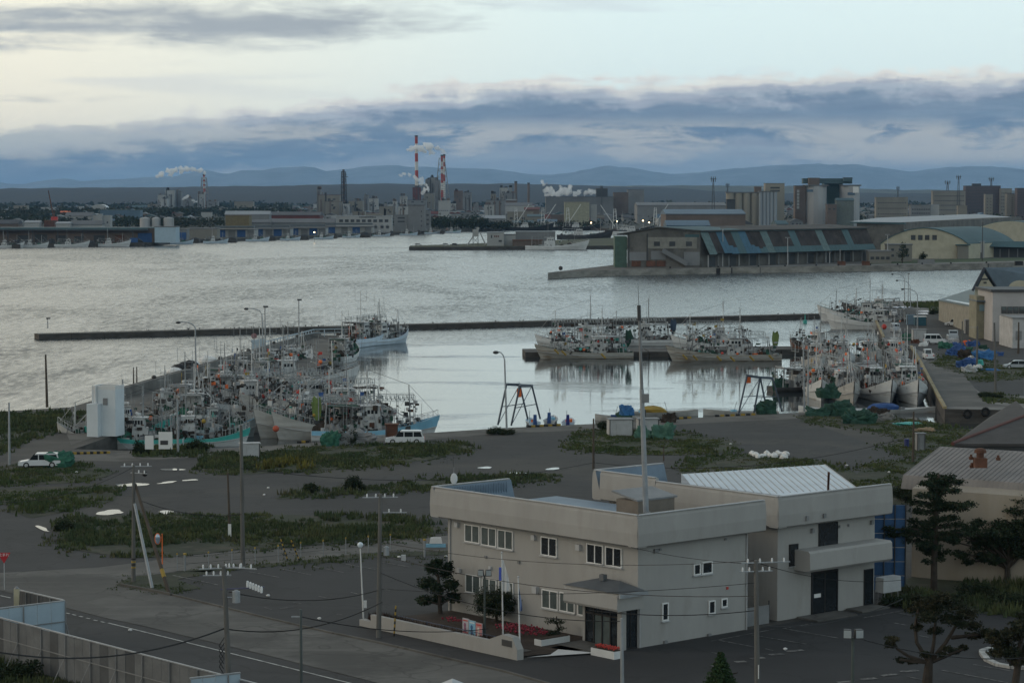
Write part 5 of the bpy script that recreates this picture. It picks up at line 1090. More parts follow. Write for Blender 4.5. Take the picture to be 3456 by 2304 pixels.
# ================================================================== boats
def lerp(a, b, t_): return a+(b-a)*t_
def boat(lab, L_, B_, pos, rz, hull=None, inner=None, style='trawl', lamps=0, seed=0, group=None, simple=0, buoy=0, spanker=False, low=1.0, net=None, cabx=.0, tall=1.0, dark=False, band=None):
    rg = random.Random(seed*7+1); hull = hull or M_hullw; inner = inner or M_grey
    o = thing('fishing_boat', lab, 'boat', (pos.x, pos.y, ZW), rz, group)
    # ------- hull: stations along x (-L/2 stern .. L/2 bow)
    NS = 13 if not simple else 9; free = L_*.085*low; q = MB(); rings = []
    for i in range(NS+1):
        t_ = i/NS; x = -L_/2 + L_*t_
        wd = B_/2*(1 - max(0, (t_-.55)/.45)**2.2*.97)*(1-.16*max(0, (.25-t_)/.25)**1.5); 
        sh = free*(.75+.25*(1-t_)**2*.5+1.35*max(0, t_-.35)**2.0/.4225)
        fl = lerp(.93, .42, max(0, (t_-.45)/.55)); wl = wd*fl; rk = L_*.085*max(0, (t_-.6)/.4)**2   # flare and bow rake
        rings.append([(x-rk*.95, 0, -.7), (x-rk*.8, wl*.72, -.45), (x-rk*.7, wl, .12), (x-rk*.35, lerp(wl, wd, .55), .12+(sh)*.45), (x-rk*.3, lerp(wl, wd, .62)+.05, .12+sh*.5), (x, wd, .12+sh), (x, max(wd-.14, 0), .12+sh), (x-rk*.1, max(wd-.2, 0), .12+sh-min(.75, sh*.6))])
    m_ = len(rings[0])
    for side in (1, -1):
        b0 = len(q.v)
        for r in rings:
            for p in r: q.v.append((p[0], p[1]*side, p[2]))
        for i in range(NS):
            for j in range(m_-1):
                a = b0+i*m_+j; fc = (a, a+m_, a+m_+1, a+1) if side == 1 else (a, a+1, a+m_+1, a+m_)
                q.f.append(fc); q.m.append(1 if j < 1 else (2 if j == m_-2 else (3 if j == 4 else 0)))
    # transom
    r = rings[0]; q.face([(p[0], p[1], p[2]) for p in r[:6]]+[(p[0], -p[1], p[2]) for p in reversed(r[:6])], 0)
    q.build('hull', [hull, M_anti if seed % 3 else mat('dark_boot_top', (.03, .04, .06), .6), inner, band or hull], o)
    dk = MB(); dz = []
    for i in range(NS):
        a = rings[i][-1]; b = rings[i+1][-1]; za = a[2]; dk.face([(a[0], -a[1], a[2]), (b[0], -b[1], b[2]), (b[0], b[1], b[2]), (a[0], a[1], a[2])])
    dk.build('deck', inner, o)
    def deckz(x): 
        t_ = (x+L_/2)/L_*NS; i = min(NS-1, max(0, int(t_))); return lerp(rings[i][-1][2], rings[i+1][-1][2], t_-i)
    def sheer(x):
        t_ = (x+L_/2)/L_*NS; i = min(NS-1, max(0, int(t_))); return lerp(rings[i][5][2], rings[i+1][5][2], t_-i), lerp(rings[i][5][1], rings[i+1][5][1], t_-i)
    # rubbing strake
    sk = MB()
    for side in (1, -1):
        for i in range(NS):
            a, b = rings[i][4], rings[i+1][4]; sk.bar((a[0], a[1]*side, a[2]), (b[0], b[1]*side, b[2]), .07, n=4)
    stuff(sk.build('rubbing_strake', M_lgrey if not dark else M_dgrey, o))
    # ------- wheelhouse
    cx = cabx*L_-.12*L_; cw = B_*.48; cl_ = L_*.17; z0 = deckz(cx); h1 = 2.1*tall; 
    wh = MB().box((cx, 0, z0-.1), (cl_, cw, h1+.1), top=(.94, .94)).build('wheelhouse', M_bw, o)
    if L_ > 9:
        MB().box((cx+cl_*.08, 0, z0+h1), (cl_*.7, cw*.92, 1.25*tall), top=(.92, .95)).build('bridge', M_bw, o); zt = z0+h1+1.25*tall
        for k in range(4):
            y = (k-1.5)*cw*.2; MB().box((cx+cl_*.08+cl_*.35-.01, y, z0+h1+.45), (.08, cw*.17, .55)).build('window', M_glass, wh)
        for sd in (1, -1):
            for k in range(3): MB().box((cx-cl_*.1+k*cl_*.17, sd*(cw*.46-.02), z0+h1+.45), (cl_*.12, .08, .5)).build('window', M_glass, wh)
            for k in range(2): MB().box((cx-cl_*.2+k*cl_*.3, sd*(cw*.5-.03), z0+.95), (cl_*.10, .08, .38)).build('window', M_glass, wh)
    else: 
        zt = z0+h1
        for k in range(2): MB().box((cx+cl_*.5-.04, (k-.5)*cw*.4, z0+h1*.55), (.08, cw*.3, h1*.28)).build('window', M_glass, wh)
        for sd in (1, -1): MB().box((cx, sd*(cw*.49-.01), z0+h1*.55), (cl_*.5, .08, h1*.28)).build('window', M_glass, wh)
    MB().box((cx, 0, zt), (cl_*(.95 if L_ > 9 else 1.15), cw*1.08, .1)).build('roof', M_bw if seed % 4 else M_grey, o)
    # ------- masts, radar, aerials
    mh = (2.4+L_*.13)*tall if L_ > 9 else 2.0
    mq = MB(); mq.bar((cx-cl_*.15, 0, zt), (cx-cl_*.15, 0, zt+mh), .10, .06, 6).build('mast', M_steel if rg.random() < .5 else M_bw, o)
    mq = MB(); zr = zt+mh*.45; mq.bar((cx-cl_*.15+.3, -cw*.45, zr), (cx-cl_*.15+.3, cw*.45, zr), .05, n=4); mq.bar((cx-cl_*.15, -cw*.6, zt+mh*.7), (cx-cl_*.15, cw*.6, zt+mh*.7), .04, n=4)
    mq.bar((cx-cl_*.15, -cw*.6, zt+mh*.7), (cx-cl_*.15, -cw*.6, zt+mh*1.05), .03, n=4); mq.bar((cx-cl_*.15, cw*.6, zt+mh*.7), (cx-cl_*.15, cw*.6, zt+mh*1.15), .03, n=4)
    stuff(mq.build('yardarm', M_steel, o))
    MB().ball((cx+cl_*.1, cw*.2, zt+.45), (.34, .34, .24), nu=8, nv=5).build('radome', M_bw, o)
    MB().box((cx+cl_*.25, -cw*.1, zt+.5), (.22, 1.3, .14)).bar((cx+cl_*.25, -cw*.1, zt), (cx+cl_*.25, -cw*.1, zt+.5), .07).build('radar', M_bw, o)
    aq = MB()
    for k in range(rg.randint(2, 4)):
        x = cx+rg.uniform(-.5, .5)*cl_; y = rg.uniform(-.45, .45)*cw; aq.bar((x, y, zt), (x+rg.uniform(-.2, .2), y, zt+rg.uniform(1.5, 3.6)*tall), .03, .02, 3)
    stuff(aq.build('aerial', M_steel, o))
    if simple >= 2: 
        g = MB()
        for k in range(5): g.box((rg.uniform(-.4, .2)*L_, rg.uniform(-.25, .25)*B_, z0), (rg.uniform(.6, 1.6), rg.uniform(.5, 1.2), rg.uniform(.5, 1.3)), rg.random())
        stuff(g.build('deck_gear', M_dgrey, o)); 
    # ------- fore mast with stays
    if L_ > 9:
        fx_ = L_*.27; zf = deckz(fx_); fh = (3.6+L_*.09)*tall
        for sd in (1, -1): MB().bar((fx_, sd*.55, zf), (fx_-.2, sd*.10, zf+fh), .075, .06, 5).build('foremast_leg', M_bw if seed % 2 else M_steel, o)
        MB().bar((fx_-.2, 0, zf+fh), (cx-cl_*.15, 0, zt+mh*.9), .025, n=3).build('stay', M_wire, o)
        zb_, yb_ = sheer(L_*.47); MB().bar((fx_-.2, 0, zf+fh), (L_*.485, 0, zb_), .03, n=3).build('stay', M_lgrey, o)
        # derrick boom
        a_ = rg.uniform(.35, .8); MB().bar((fx_-.1, .1, zf+1.3), (fx_-L_*.22, rg.uniform(-1, 1), zf+1.3+L_*.22*math.tan(a_)), .08, .05, 5).build('boom', M_lgrey if rg.random() < .6 else M_dgrey, o)
        # rails at bow
        rq = MB(); k = 8
        for sd in (1, -1):
            pv_ = None
            for i in range(k+1):
                x = lerp(L_*.18, L_*.485, i/k); z, y = sheer(x); y = max(.03, y-.1); p = Vector((x, sd*y, z+.75)); rq.bar((x, sd*y, z), p, .025, n=3)
                if pv_ is not None: rq.bar(pv_, p, .03, n=3)
                pv_ = p
        stuff(rq.build('bow_rail', M_bw if not dark else M_steel, o))
    # ------- stern gantry / net frame
    if L_ > 9 and simple < 2:
        gx = -L_*.40; zg_ = deckz(gx); gw = B_*.38; gh = 3.6*tall
        for sd in (1, -1): MB().bar((gx, sd*gw, zg_), (gx+.3, sd*gw*.9, zg_+gh), .10, .09, 5).build('gantry_leg', M_steel, o)
        MB().bar((gx+.3, -gw*.95, zg_+gh), (gx+.3, gw*.95, zg_+gh), .1, n=5).build('gantry_beam', M_steel, o)
        # awning / frame between bridge and gantry
        fq = MB()
        for sd in (1, -1):
            fq.bar((gx+.3, sd*gw*.9, zg_+gh), (cx-cl_*.4, sd*gw*.9, zt-.1), .05, n=4)
            for k in range(1, 4):
                x = lerp(gx, cx-cl_*.4, k/4); fq.bar((x, sd*gw*.92, deckz(x)), (x, sd*gw*.9, zg_+gh*.97), .04, n=4)
        stuff(fq.build('deck_frame', M_steel, o))
        if seed % 3 != 1: MB().box(((gx+cx-cl_*.4)/2, 0, zg_+gh*.92), (abs(gx-cx+cl_*.4)*.8, gw*1.7, .12)).build('awning', rg.choice([M_dgrey, M_grey, M_dgreen, M_net, M_steel]), o)
        MB().box((cx-cl_*.75, 0, deckz(cx-cl_*.75)-.05), (cl_*.5, cw*.9, 1.5)).build('winch_house', rg.choice([M_grey, M_dgrey, M_lgrey, M_steel]), o)
        # gear on deck
        for k in range(5):
            x = rg.uniform(-.44, -.27)*L_ if k > 1 else rg.uniform(.02, .2)*L_; c_ = MB(); c_.ball((x, rg.uniform(-.2, .2)*B_, deckz(x)+.35), (rg.uniform(.9, 1.7), rg.uniform(.6, .30*B_), rg.uniform(.7, 1.5)), nu=9, nv=6, jit=.22)
            c_.build('net_heap', rg.choice([net or M_net, M_net, M_dgreen, M_green, net or M_dgreen]), o)
        for k in range(4):
            x = rg.uniform(-.44, .24)*L_; s = rg.uniform(.6, 1.3); 
            if abs(x-cx) < cl_*.6: x += cl_
            MB().box((x, rg.uniform(-.3, .3)*B_, deckz(x)), (s, s*.8, s*.8), rg.uniform(-.2, .2)).build('fish_box', rg.choice([M_lgrey, M_lblue, M_grey, M_orange, M_dgrey, M_white, M_rust, M_turq]), o)
        MB().bar((gx+1.6, -B_*.2, zg_+.7), (gx+1.6, B_*.2, zg_+.7), .5, n=10).build('net_drum', rg.choice([M_dgreen, M_rust, M_grey]), o)
        hq = MB(); hx = L_*.14; hq.box((hx, 0, deckz(hx)), (1.3, B_*.5, .8)).bar((hx, -B_*.32, deckz(hx)+.9), (hx, B_*.32, deckz(hx)+.9), .22, n=8); hq.build('line_hauler', M_steel, o)
        # ropes rings/poles clutter
        cq = MB()
        for k in range(38):
            x = rg.uniform(-.46, .36)*L_; y = rg.uniform(-.42, .42)*B_; z = deckz(x); cq.bar((x, y, z), (x+rg.uniform(-.8, .8), y+rg.uniform(-.3, .3), z+rg.uniform(1.2, 3.8)), rg.choice([.03, .035, .05]), n=3)
        for k in range(8):
            x = rg.uniform(-.4, .25)*L_; y = rg.uniform(-.4, .4)*B_; x2 = x+rg.uniform(-.2, .2)*L_; cq.bar((x, y, deckz(x)+rg.uniform(2, 4)), (x2, y*.6, deckz(x2)+rg.uniform(2, 4.6)), .03, n=3)
        stuff(cq.build('rigging', rg.choice([M_steel, M_grey, M_dgrey, M_steel]), o))
    if L_ > 9:
        gq = MB(); N_ = (170 if lamps > 1 else 95) if simple < 1 else 40; wts = [0, 0, 0, 0, 0, 1, 1, 1, 1, 2, 2, 3, 3, 3, 4, 4, 4, 5, 5, 6]
        for k in range(N_):
            x = rg.uniform(-.47, .33)*L_; y = rg.uniform(-.44, .44)*B_*(1 if x < .15*L_ else .7); zz = deckz(x)+rg.random()**1.6*3.0*tall
            if abs(x-cx) < cl_*.5 and abs(y) < cw*.5: y = math.copysign(cw*.5+rg.uniform(.05, .4), y)
            s_ = rg.uniform(.12, .5); gq.k = rg.choice(wts); gq.box((x, y, zz), (s_*rg.uniform(.6, 2.2), s_*rg.uniform(.5, 1.4), s_*rg.uniform(.4, 1.6)), rg.random()*3)
        stuff(gq.build('deck_clutter', [M_dgrey, M_net, M_grey, M_steel, M_bw, M_dgreen, rg.choice([M_orange, M_rust, M_blue, M_turq])], o))
    # ------- squid lamps in rows
    if lamps:
        for sd in (1, -1) if lamps > 1 else (1,):
            x0, x1 = -L_*.36, L_*.30; zl = zt+.9; k = 20; bq = MB(); fq = MB(); fq.bar((x0, sd*B_*.30, zl+.45), (x1, sd*B_*.26, zl+.55), .05, n=4); fq.bar((x0, sd*B_*.30, zl-.25), (x1, sd*B_*.26, zl-.15), .035, n=4)
            for i in range(6): x = lerp(x0, x1, i/5); fq.bar((x, sd*B_*.32, deckz(x)), (x, sd*B_*.29, zl+.5), .05, n=4)
            fq.build('lamp_rack', M_steel, o)
            for i in range(k): x = lerp(x0, x1, (i+.5)/k); bq.bar((x, sd*B_*.29, zl+.38), (x, sd*B_*.29, zl+.22), .05, n=5).ball((x, sd*B_*.29, zl+.04), (.11, .11, .16), nu=6, nv=4)
            stuff(bq.build('squid_lamp', M_bulb, o))
    # ------- buoys, flags
    for k in range(buoy):
        x = rg.uniform(-.42, .28)*L_; y = rg.choice([-1, 1])*rg.uniform(.15, .42)*B_; z = deckz(x)+rg.uniform(.6, 3.2); r_ = rg.uniform(.18, .36)
        MB().ball((x, y, z), r_, nu=8, nv=6).build('buoy', rg.choice([M_red, M_orange, M_orange, M_red, M_yellow]), o)
        MB().bar((x, y, deckz(x)), (x, y, z-r_), .04, n=4).build('buoy_pole', M_steel, o)
    if buoy > 2:
        for k in range(3):
            x = rg.uniform(-.35, .2)*L_; y = rg.uniform(-.3, .3)*B_; z = zt+rg.uniform(0, 2.4); fq = MB(); w__ = rg.uniform(.5, .8)
            fq.face([(x, y, z), (x+w__, y+.1, z-.05), (x+w__*.9, y+.1, z-.5), (x, y, z-.55)]); fq.bar((x, y, z-2.6), (x, y, z+.1), .03, n=4); fq.build('marker_flag', rg.choice([M_red, M_orange, M_blue, M_yellow, M_frame, M_black]), o)
    if spanker:
        gx = -L_*.44; z = deckz(gx); MB().bar((gx, 0, z), (gx, 0, z+5.4), .09, .06, 5).build('mizzen_mast', M_steel, o)
        s_ = MB(); c1 = [(gx-.1, 0, z+1.5), (gx-.75, .2, z+2.6), (gx-.95, .3, z+4.3), (gx-.6, .4, z+5.2), (gx-.15, .1, z+4.8), (gx+.25, .1, z+5.1), (gx+.4, -.15, z+3.6), (gx+.25, -.1, z+2.4)]; s_.face(c1); s_.face([(x, y+.3, zz) for x, y, zz in reversed(c1)]); 
        for a, b in zip(c1, c1[1:]+c1[:1]): s_.face([a, (a[0], a[1]+.3, a[2]), (b[0], b[1]+.3, b[2]), b])
        s_.build('furled_sail', spanker if not isinstance(spanker, bool) else M_olive, o)
    return o
def bpos(u, v): return at(u, v, ZW)
def bowpos(u, v, rz, L_): return at(u, v, ZW)-Vector((math.cos(R(rz)), math.sin(R(rz)), 0))*L_*.46
G1_ = 'fishing boats moored bow to quay in the left basin'; G2_ = 'fishing boats rafted in rows in the right basin'; G3_ = 'white fishing boats along the far quay'
R_ = R
# --- left cluster, foreground row
boat('white boat with sky blue bulwarks and a white bridge, right end of the left cluster', 17, 4.5, bpos(1268, 1482), R(7), M_hullw, M_lblue, band=M_lblue, seed=2, buoy=3, spanker=M_olive, lamps=2, group=G1_, tall=1.15, cabx=.08)
boat('large grey white boat with a red ball buoy hanging at its bow', 16.5, 4.6, bowpos(932, 1485, 203, 16.5), R(203), M_hullo, M_grey, seed=3, buoy=3, lamps=2, group=G1_, cabx=-.0, low=1.25)
boat('grey white boat with a yellow rope under its bow rail', 17, 4.6, bowpos(870, 1479, 208, 17), R(208), M_hullo, M_dgrey, seed=4, buoy=4, lamps=1, group=G1_, low=1.3)
boat('beige white boat with high bow pointing left beside the silver tank boat', 17, 4.8, bowpos(792, 1462, 211, 17), R(211), M_hullo, M_grey, seed=5, buoy=5, lamps=0, group=G1_, net=M_rust, low=1.25)
boat('low white boat with green deck and cream cabin moored along the quay edge', 11, 3.2, bpos(700, 1504), R(4), M_hullw, M_turq, band=M_turq, seed=6, buoy=1, low=1.15, group=G1_, cabx=-.1)
boat('turquoise decked white boat lying beside the yellow kerb blocks', 12.5, 3.4, bpos(452, 1512), R(182), M_hullw, M_turq, band=M_turq, seed=7, buoy=0, low=1.25, group=G1_, cabx=.05)
boat('white boat with bright turquoise inner bow pointing right below the white tower', 10, 3.6, bpos(478, 1472), R(14), M_hullw, M_turq, band=M_turq, seed=8, buoy=1, low=1.75, group=G1_, cabx=-.1)
boat('small white boat at the left corner of the basin with weathered cabin', 9.5, 3.2, bpos(318, 1512), R(178), M_hullo, M_lgrey, seed=9, low=1.9, group=G1_)
boat('white square sterned boat left of the grey boats', 12, 4.4, bpos(560, 1420), R(95), M_hullw, M_grey, seed=10, buoy=1, low=1.7, group=G1_)
boat('grey striped stern boat in the second row', 15, 4.6, bpos(665, 1425), R(88), M_hullw, M_dgrey, seed=11, buoy=2, group=G1_, low=1.4)
boat('silvery boat with rounded tarpaulin behind the green decked boat', 9.6, 3.6, bpos(748, 1474), R(10), mat('silver_cover', (.30, .36, .38), .6), M_lblue, seed=12, buoy=0, group=G1_, low=1.5)
# --- left cluster middle
for i, (u, v, rz, L_, B_, h_, inn, lab, bu, lm) in enumerate((
    (700, 1372, 100, 15, 4.2, M_hullw, M_dgrey, 'white boat with orange float bundle near the curved lamp', 5, 0),
    (760, 1358, 96, 15, 4.2, M_hullo, M_green, 'boat with green net deck in the middle of the left cluster', 4, 0),
    (800, 1395, 205, 16, 4.4, M_hullw, M_grey, 'boat with blue and orange flags left of the tall white foremast', 6, 1),
    (870, 1352, 30, 16, 4.4, M_hullb, M_turq, 'pale green bowed boat pointing up right in the left cluster', 4, 0),
    (935, 1378, 205, 18, 4.8, M_hullw, M_grey, 'boat with red floats and dark frame in the centre of the cluster', 6, 2),
    (1010, 1395, 200, 18, 4.6, M_hullo, M_dgrey, 'boat with hanging lamps behind the blue bulwark boat', 5, 2),
    (1110, 1408, 195, 18, 4.6, M_hullo, M_grey, 'boat with a red drum float and two long lamp rows', 4, 2),
    (1015, 1308, 12, 20, 4.8, M_hullw, M_net, 'white boat with a dark blue bow and brown nets at the basin edge', 5, 0),
    (905, 1315, 60, 16, 4.4, M_hullb, M_green, 'green cabin boat behind the brown net boat', 3, 0),
    (990, 1252, 75, 19, 4.8, M_hullw, M_white, 'tall white boat with a long white deckhouse beside the mole', 4, 0),
    (930, 1272, 70, 15, 4.2, M_hullw, M_grey, 'grey white boat squeezed between the mole and the deckhouse boat', 3, 0),
    (830, 1310, 70, 14, 4.0, M_hullw, M_grey, 'small white boat close to the mole with a dark post behind', 3, 0),
    (765, 1325, 70, 14, 4.0, M_hullo, M_dgrey, 'weathered boat close to the mole below the covered heaps', 3, 0),
    (640, 1395, 80, 14, 4.0, M_hullo, M_net, 'dark netted boat behind the striped stern boats', 3, 0))):
    boat(lab, L_, B_, bpos(u, v), R(rz), h_, inn, seed=20+i, buoy=bu, lamps=lm, group=G1_, tall=1.05 + .1*(i % 3))
# --- mole end boats
boat('pale hulled boat with a hanging dark net at its bow, third from the mole end', 17, 4.6, bpos(1165, 1218), R(80), M_hullw, M_green, seed=41, buoy=3, group=G1_, net=M_dgreen, tall=1.15)
boat('long white boat with rows of pale lamps, second from the mole end', 24, 4.6, bpos(1240, 1165), R(70), M_hullb, M_grey, seed=42, buoy=2, lamps=2, group=G1_, tall=1.2)
boat('white boat with a dark blue inner bow at the tip of the mole', 16, 4.4, bpos(1303, 1160), R(55), M_hullb, mat('navy_bulwark', (.02, .03, .08), .6), seed=43, buoy=2, group=G1_, tall=1.2)
# --- two squid boats at the caissons (side on) + behind
boat('cream squid boat with yellow fenders and red bow ball, left of the pair', 19.5, 4.8, bpos(1970, 1208), R(180), mat('weathered_cream_hull', (.34, .335, .31), .6, .18, .5, col2=(.17, .13, .09), v2=(.6, .46, .7), stretch=(.4, .4, 3)), M_dgreen, seed=51, buoy=5, lamps=2, spanker=M_dgreen, tall=1.1, cabx=-.04, low=.78)
boat('cream squid boat with yellow fenders and an olive sail, right of the pair', 22.5, 5.0, bpos(2440, 1216), R(180), MATS['weathered_cream_hull'], M_dgreen, seed=52, buoy=3, lamps=2, spanker=M_olive, tall=1.1, net=M_dgreen, low=.72)
boat('grey rigged boat rafted behind the left squid boat', 18, 4.6, bpos(1950, 1180), R(180), M_hullw, M_dgrey, seed=53, buoy=4, lamps=2, tall=1.3)
boat('white hulled boat behind the floating pier with a slate blue furled sail', 17, 4.6, bpos(2150, 1166), R(180), M_hullw, M_grey, seed=54, buoy=2, lamps=2, spanker=mat('slate_sail', (.05, .08, .13), .8), tall=1.2)
boat('grey boat with green net frames behind the right squid boat', 17, 4.6, bpos(2400, 1180), R(180), M_hullw, M_dgreen, seed=55, buoy=3, lamps=2, tall=1.2)
fd = MB()
for (u, v) in ((1880, 1190), (1905, 1195), (2039, 1205), (2310, 1203), (2345, 1206), (2425, 1208), (2470, 1210), (2535, 1208), (2600, 1205)):
    p = aty(u, v, 432); q = MB(); q.bar((p.x-.45, 430.3 if u > 2200 else 434.5, p.z+.45), (p.x+.35, 430.3 if u > 2200 else 434.5, p.z-.35), .2, n=6); tag(q.build('fender', mat('ochre_fender', (.26, .18, .04), .8, .2)), 'yellow fender hanging on the cream hull of the %s squid boat' % ('right' if u > 2200 else 'left'), 'fender', 'yellow fenders on the squid boats %s' % ('right' if u > 2200 else 'left'))
# --- right basin, front row bows towards viewer
fr_ = ((2780, 1352, 3.9, 'low white bowed boat at the left end of the front row', M_hullw, 0), (2875, 1364, 4.1, 'grey bowed boat second in the front row', M_hullo, 0), (2990, 1362, 4.9, 'wide flared bow boat third in the front row', M_hullw, 0), (3103, 1366, 5.0, 'white boat with red waterline beside the pier, front row', M_hullw, 0))
for i, (u, v, B_, lab, h_, k) in enumerate(fr_):
    p = bpos(u, v); L_ = 19+i; p.y += L_*.5-1.5; boat(lab, L_, B_, p, R(-90+(-3, 1, 4, -2)[i]), h_, M_grey, seed=60+i*3, buoy=4, group=G2_, tall=1.0+.08*i, lamps=1 if i in (1,) else 0, net=M_net)
sr_ = ((2770, 1250, 4.0, 'grey boat with orange floats, leftmost in the second row', M_hullo, 5), (2863, 1244, 4.2, 'white cabin boat with red float strings in the second row', M_hullw, 7), (2955, 1240, 4.2, 'grey bowed boat with radar frame in the second row', M_hullo, 7), (3045, 1238, 4.2, 'green decked boat with white bow beside the pier', M_hullw, 2))
for i, (u, v, B_, lab, h_, bu) in enumerate(sr_):
    p = bpos(u, v); L_ = 18; p.y += L_*.5-1.5; boat(lab, L_, B_, p, R(-90), h_, M_dgreen if i == 3 else M_grey, seed=73+i*2, buoy=bu, group=G2_, tall=1.1, lamps=0, net=M_rust)
boat('small open boat between second row and the pier wall', 9, 2.6, bpos(3010, 1195)+Vector((0, 4, 0)), R(200), M_hullw, M_dgrey, seed=81, group=G2_, low=.8)
boat('brown rusty boat rafted left behind the second row', 16, 4.2, bpos(2745, 1196), R(120), M_rust, M_net, seed=82, buoy=5, group=G2_, tall=1.2, dark=True)
boat('dark boat showing its stern left of the front rows', 12, 4.4, bpos(2715, 1318), R(20), M_dgrey, M_net, seed=83, buoy=2, group=G2_, dark=True, low=.8)
for i, (u, v, rz) in enumerate(((2830, 1312, 100), (2935, 1306, 85), (3040, 1300, 95))):
    boat(('dark rigged boat hidden behind the front row at the left', 'dark rigged boat hidden behind the front row in the middle', 'boat with orange net bundles hidden behind the front row at the right')[i], 17, 4.4, bpos(u, v), R(rz), M_hullo, M_net, seed=85+i, buoy=7, group=G2_, tall=1.15, lamps=1, net=M_net if i < 2 else mat('orange_net', (.45, .12, .04), .9))
boat('white patrol like boat with a long deckhouse at the pier, bow left', 21, 5.2, bpos(2935, 1112), R(168), M_hullw, M_white, seed=91, group=G2_, tall=1.1, buoy=1, low=1.15)
boat('pinkish white boat farther along the pier with its bow pointing left', 21, 5.2, bpos(2895, 1085), R(165), M_hullw, M_green, seed=92, group=G2_, tall=1.15, buoy=1, low=1.1)
boat('dark grey boat at the far end of the pier with a slanting crane', 18, 5, bpos(2945, 1062), R(150), M_dgrey, M_dgrey, seed=93, group=G2_, dark=True, tall=1.1)
# --- small open boats at near quay
def skiff(lab, u, v, L_, rz, m, eng=None, load=None, B_=2.0, seed=0):
    p = at(u, v, ZW); o = thing('skiff', lab, 'small boat', p, R(rz), 'small boats at the near quay'); q = MB(); NS = 7; rr = []
    for i in range(NS+1):
        t_ = i/NS; wd = B_/2*(1-max(0, (t_-.5)/.5)**2*.95); rr.append(((t_-.5)*L_, wd, .55+.35*max(0, t_-.5)**2*4))
    for sd in (1, -1):
        for a, b in zip(rr[:-1], rr[1:]):
            q.face([(a[0], sd*a[1]*.7, -.2), (b[0], sd*b[1]*.6, -.2), (b[0], sd*b[1], b[2]), (a[0], sd*a[1], a[2])]); q.face([(a[0], sd*a[1]*.9, a[2]), (b[0], sd*b[1]*.9, b[2]), (b[0], sd*b[1]*.8, .2), (a[0], sd*a[1]*.8, .2)])
            q.face([(a[0], sd*a[1], a[2]), (b[0], sd*b[1], b[2]), (b[0], sd*b[1]*.9, b[2]), (a[0], sd*a[1]*.9, a[2])])
            if sd == 1: q.face([(a[0], -a[1]*.85, .2), (b[0], -b[1]*.85, .2), (b[0], b[1]*.85, .2), (a[0], a[1]*.85, .2)], 1)
    a = rr[0]; q.face([(a[0], -a[1]*.7, -.2), (a[0], a[1]*.7, -.2), (a[0], a[1], a[2]), (a[0], -a[1], a[2])]); q.build('hull', [m, M_dgrey], o)
    if eng: MB().box((-L_*.5-.1, 0, .1), (.5, .5, 1.5), top=.8).build('outboard_engine', eng, o)
    rg = random.Random(seed)
    if load is not None:
        c_ = MB(); c_.ball((-L_*.1, 0, .75), (L_*.18, B_*.4, .7), nu=8, nv=5, jit=.12); c_.build('load', load, o)
    for k in range(2): MB().box((rg.uniform(-.3, .2)*L_, rg.uniform(-.2, .2), .2), (.7, .6, .6), rg.random()).build('crate', rg.choice([M_blue, M_grey, M_lblue, M_orange]), o)
    MB().bar((L_*.1, .3, .2), (L_*.1-.5, .3, 2.0), .03).build('pole', M_dgrey, o)
skiff('small boat with a dark blue engine cover under the left hoist', 1795, 1432, 4.6, 100, M_hullb, M_blue, None, 1.8, 1)
skiff('small white boat with a low blue motor between hoist and quay', 1862, 1425, 4.4, 80, M_hullw, M_blue, None, 1.8, 2)
skiff('small blue white boat with a tall navy outboard motor', 1920, 1432, 4.6, 85, M_hullb, mat('navy_cover', (.02, .03, .18), .6), None, 1.9, 3)
skiff('long work skiff with a big orange tank moored along the quay', 2230, 1402, 11, 4, M_hullo, M_dgrey, M_yellow, 2.6, 4)
skiff('open skiff with a blue tarpaulin beside the white shed', 2090, 1418, 7, 170, M_hullo, M_dgrey, M_dgreen, 2.4, 5)
skiff('low grey skiff left of the right hand hoist', 2500, 1400, 11, 178, M_hullo, None, None, 2.2, 6)
skiff('flat white boat with a green deck and blue bundle at the right basin', 3010, 1392, 13, 4, M_hullw, None, M_blue, 3.0, 7)
skiff('white rowing boat with a green cover on the shore of the right basin', 2790, 1392, 9, 150, M_hullw, None, M_dgreen, 2.4, 8)
# --- blue tarpaulins at quay, hoists
def hoist(lab, px, tops, beam, bpx):
    P = [at(u, v, 0) for u, v in px]; c = sum(P, Vector())/4; o = thing('boat_hoist', lab, 'hoist', c)
    T = [aty(u, v, P[i].y) for i, (u, v) in enumerate(tops)]
    for i in range(4): MB().bar(P[i]-c, T[i]-c, .13, n=5).build('leg', M_hst, o)
    for a, b in beam: MB().bar(T[a]-c, T[b]-c, .22, n=4).build('beam', M_hst, o)
    for a, b in ((0, 1), (2, 3)): 
        pa = P[a].lerp(T[a], .45)-c; pb = P[b].lerp(T[b], .45)-c; MB().bar(pa, pb, .07, n=4).build('brace', M_hst, o); MB().bar(P[a]-c, T[b]-c, .05, n=4).build('tie', M_hst, o)
    k = aty(bpx[0], bpx[1], (P[0].y+P[1].y)/2)-c; MB().box((k.x, k.y, k.z-.5), (.6, .6, 1.1)).build('hoist_block', M_orange, o); MB().bar((k.x, k.y, k.z+.6), (k.x, k.y, k.z+1.5), .04).build('chain', M_dgrey, o)
M_hst = mat('hoist_blue_grey', (.06, .08, .11), .6, .15)
hoist('left steel boat hoist with an orange chain block', [z7(172, 1140), z7(388, 1100), z7(268, 1145), z7(478, 1098)], [z7(235, 848), z7(330, 850), z7(330, 862), z7(418, 858)], ((0, 1), (1, 2), (2, 3), (0, 3)), z7(325, 912))
hoist('right steel boat hoist with an orange chain block', [z7(1908, 1062), z7(2113, 1035), z7(2018, 1062), z7(2223, 1045)], [z7(1970, 785), z7(2065, 798), z7(2065, 798), z7(2152, 802)], ((0, 1), (1, 3), (0, 2), (2, 3)), z7(1980, 812))
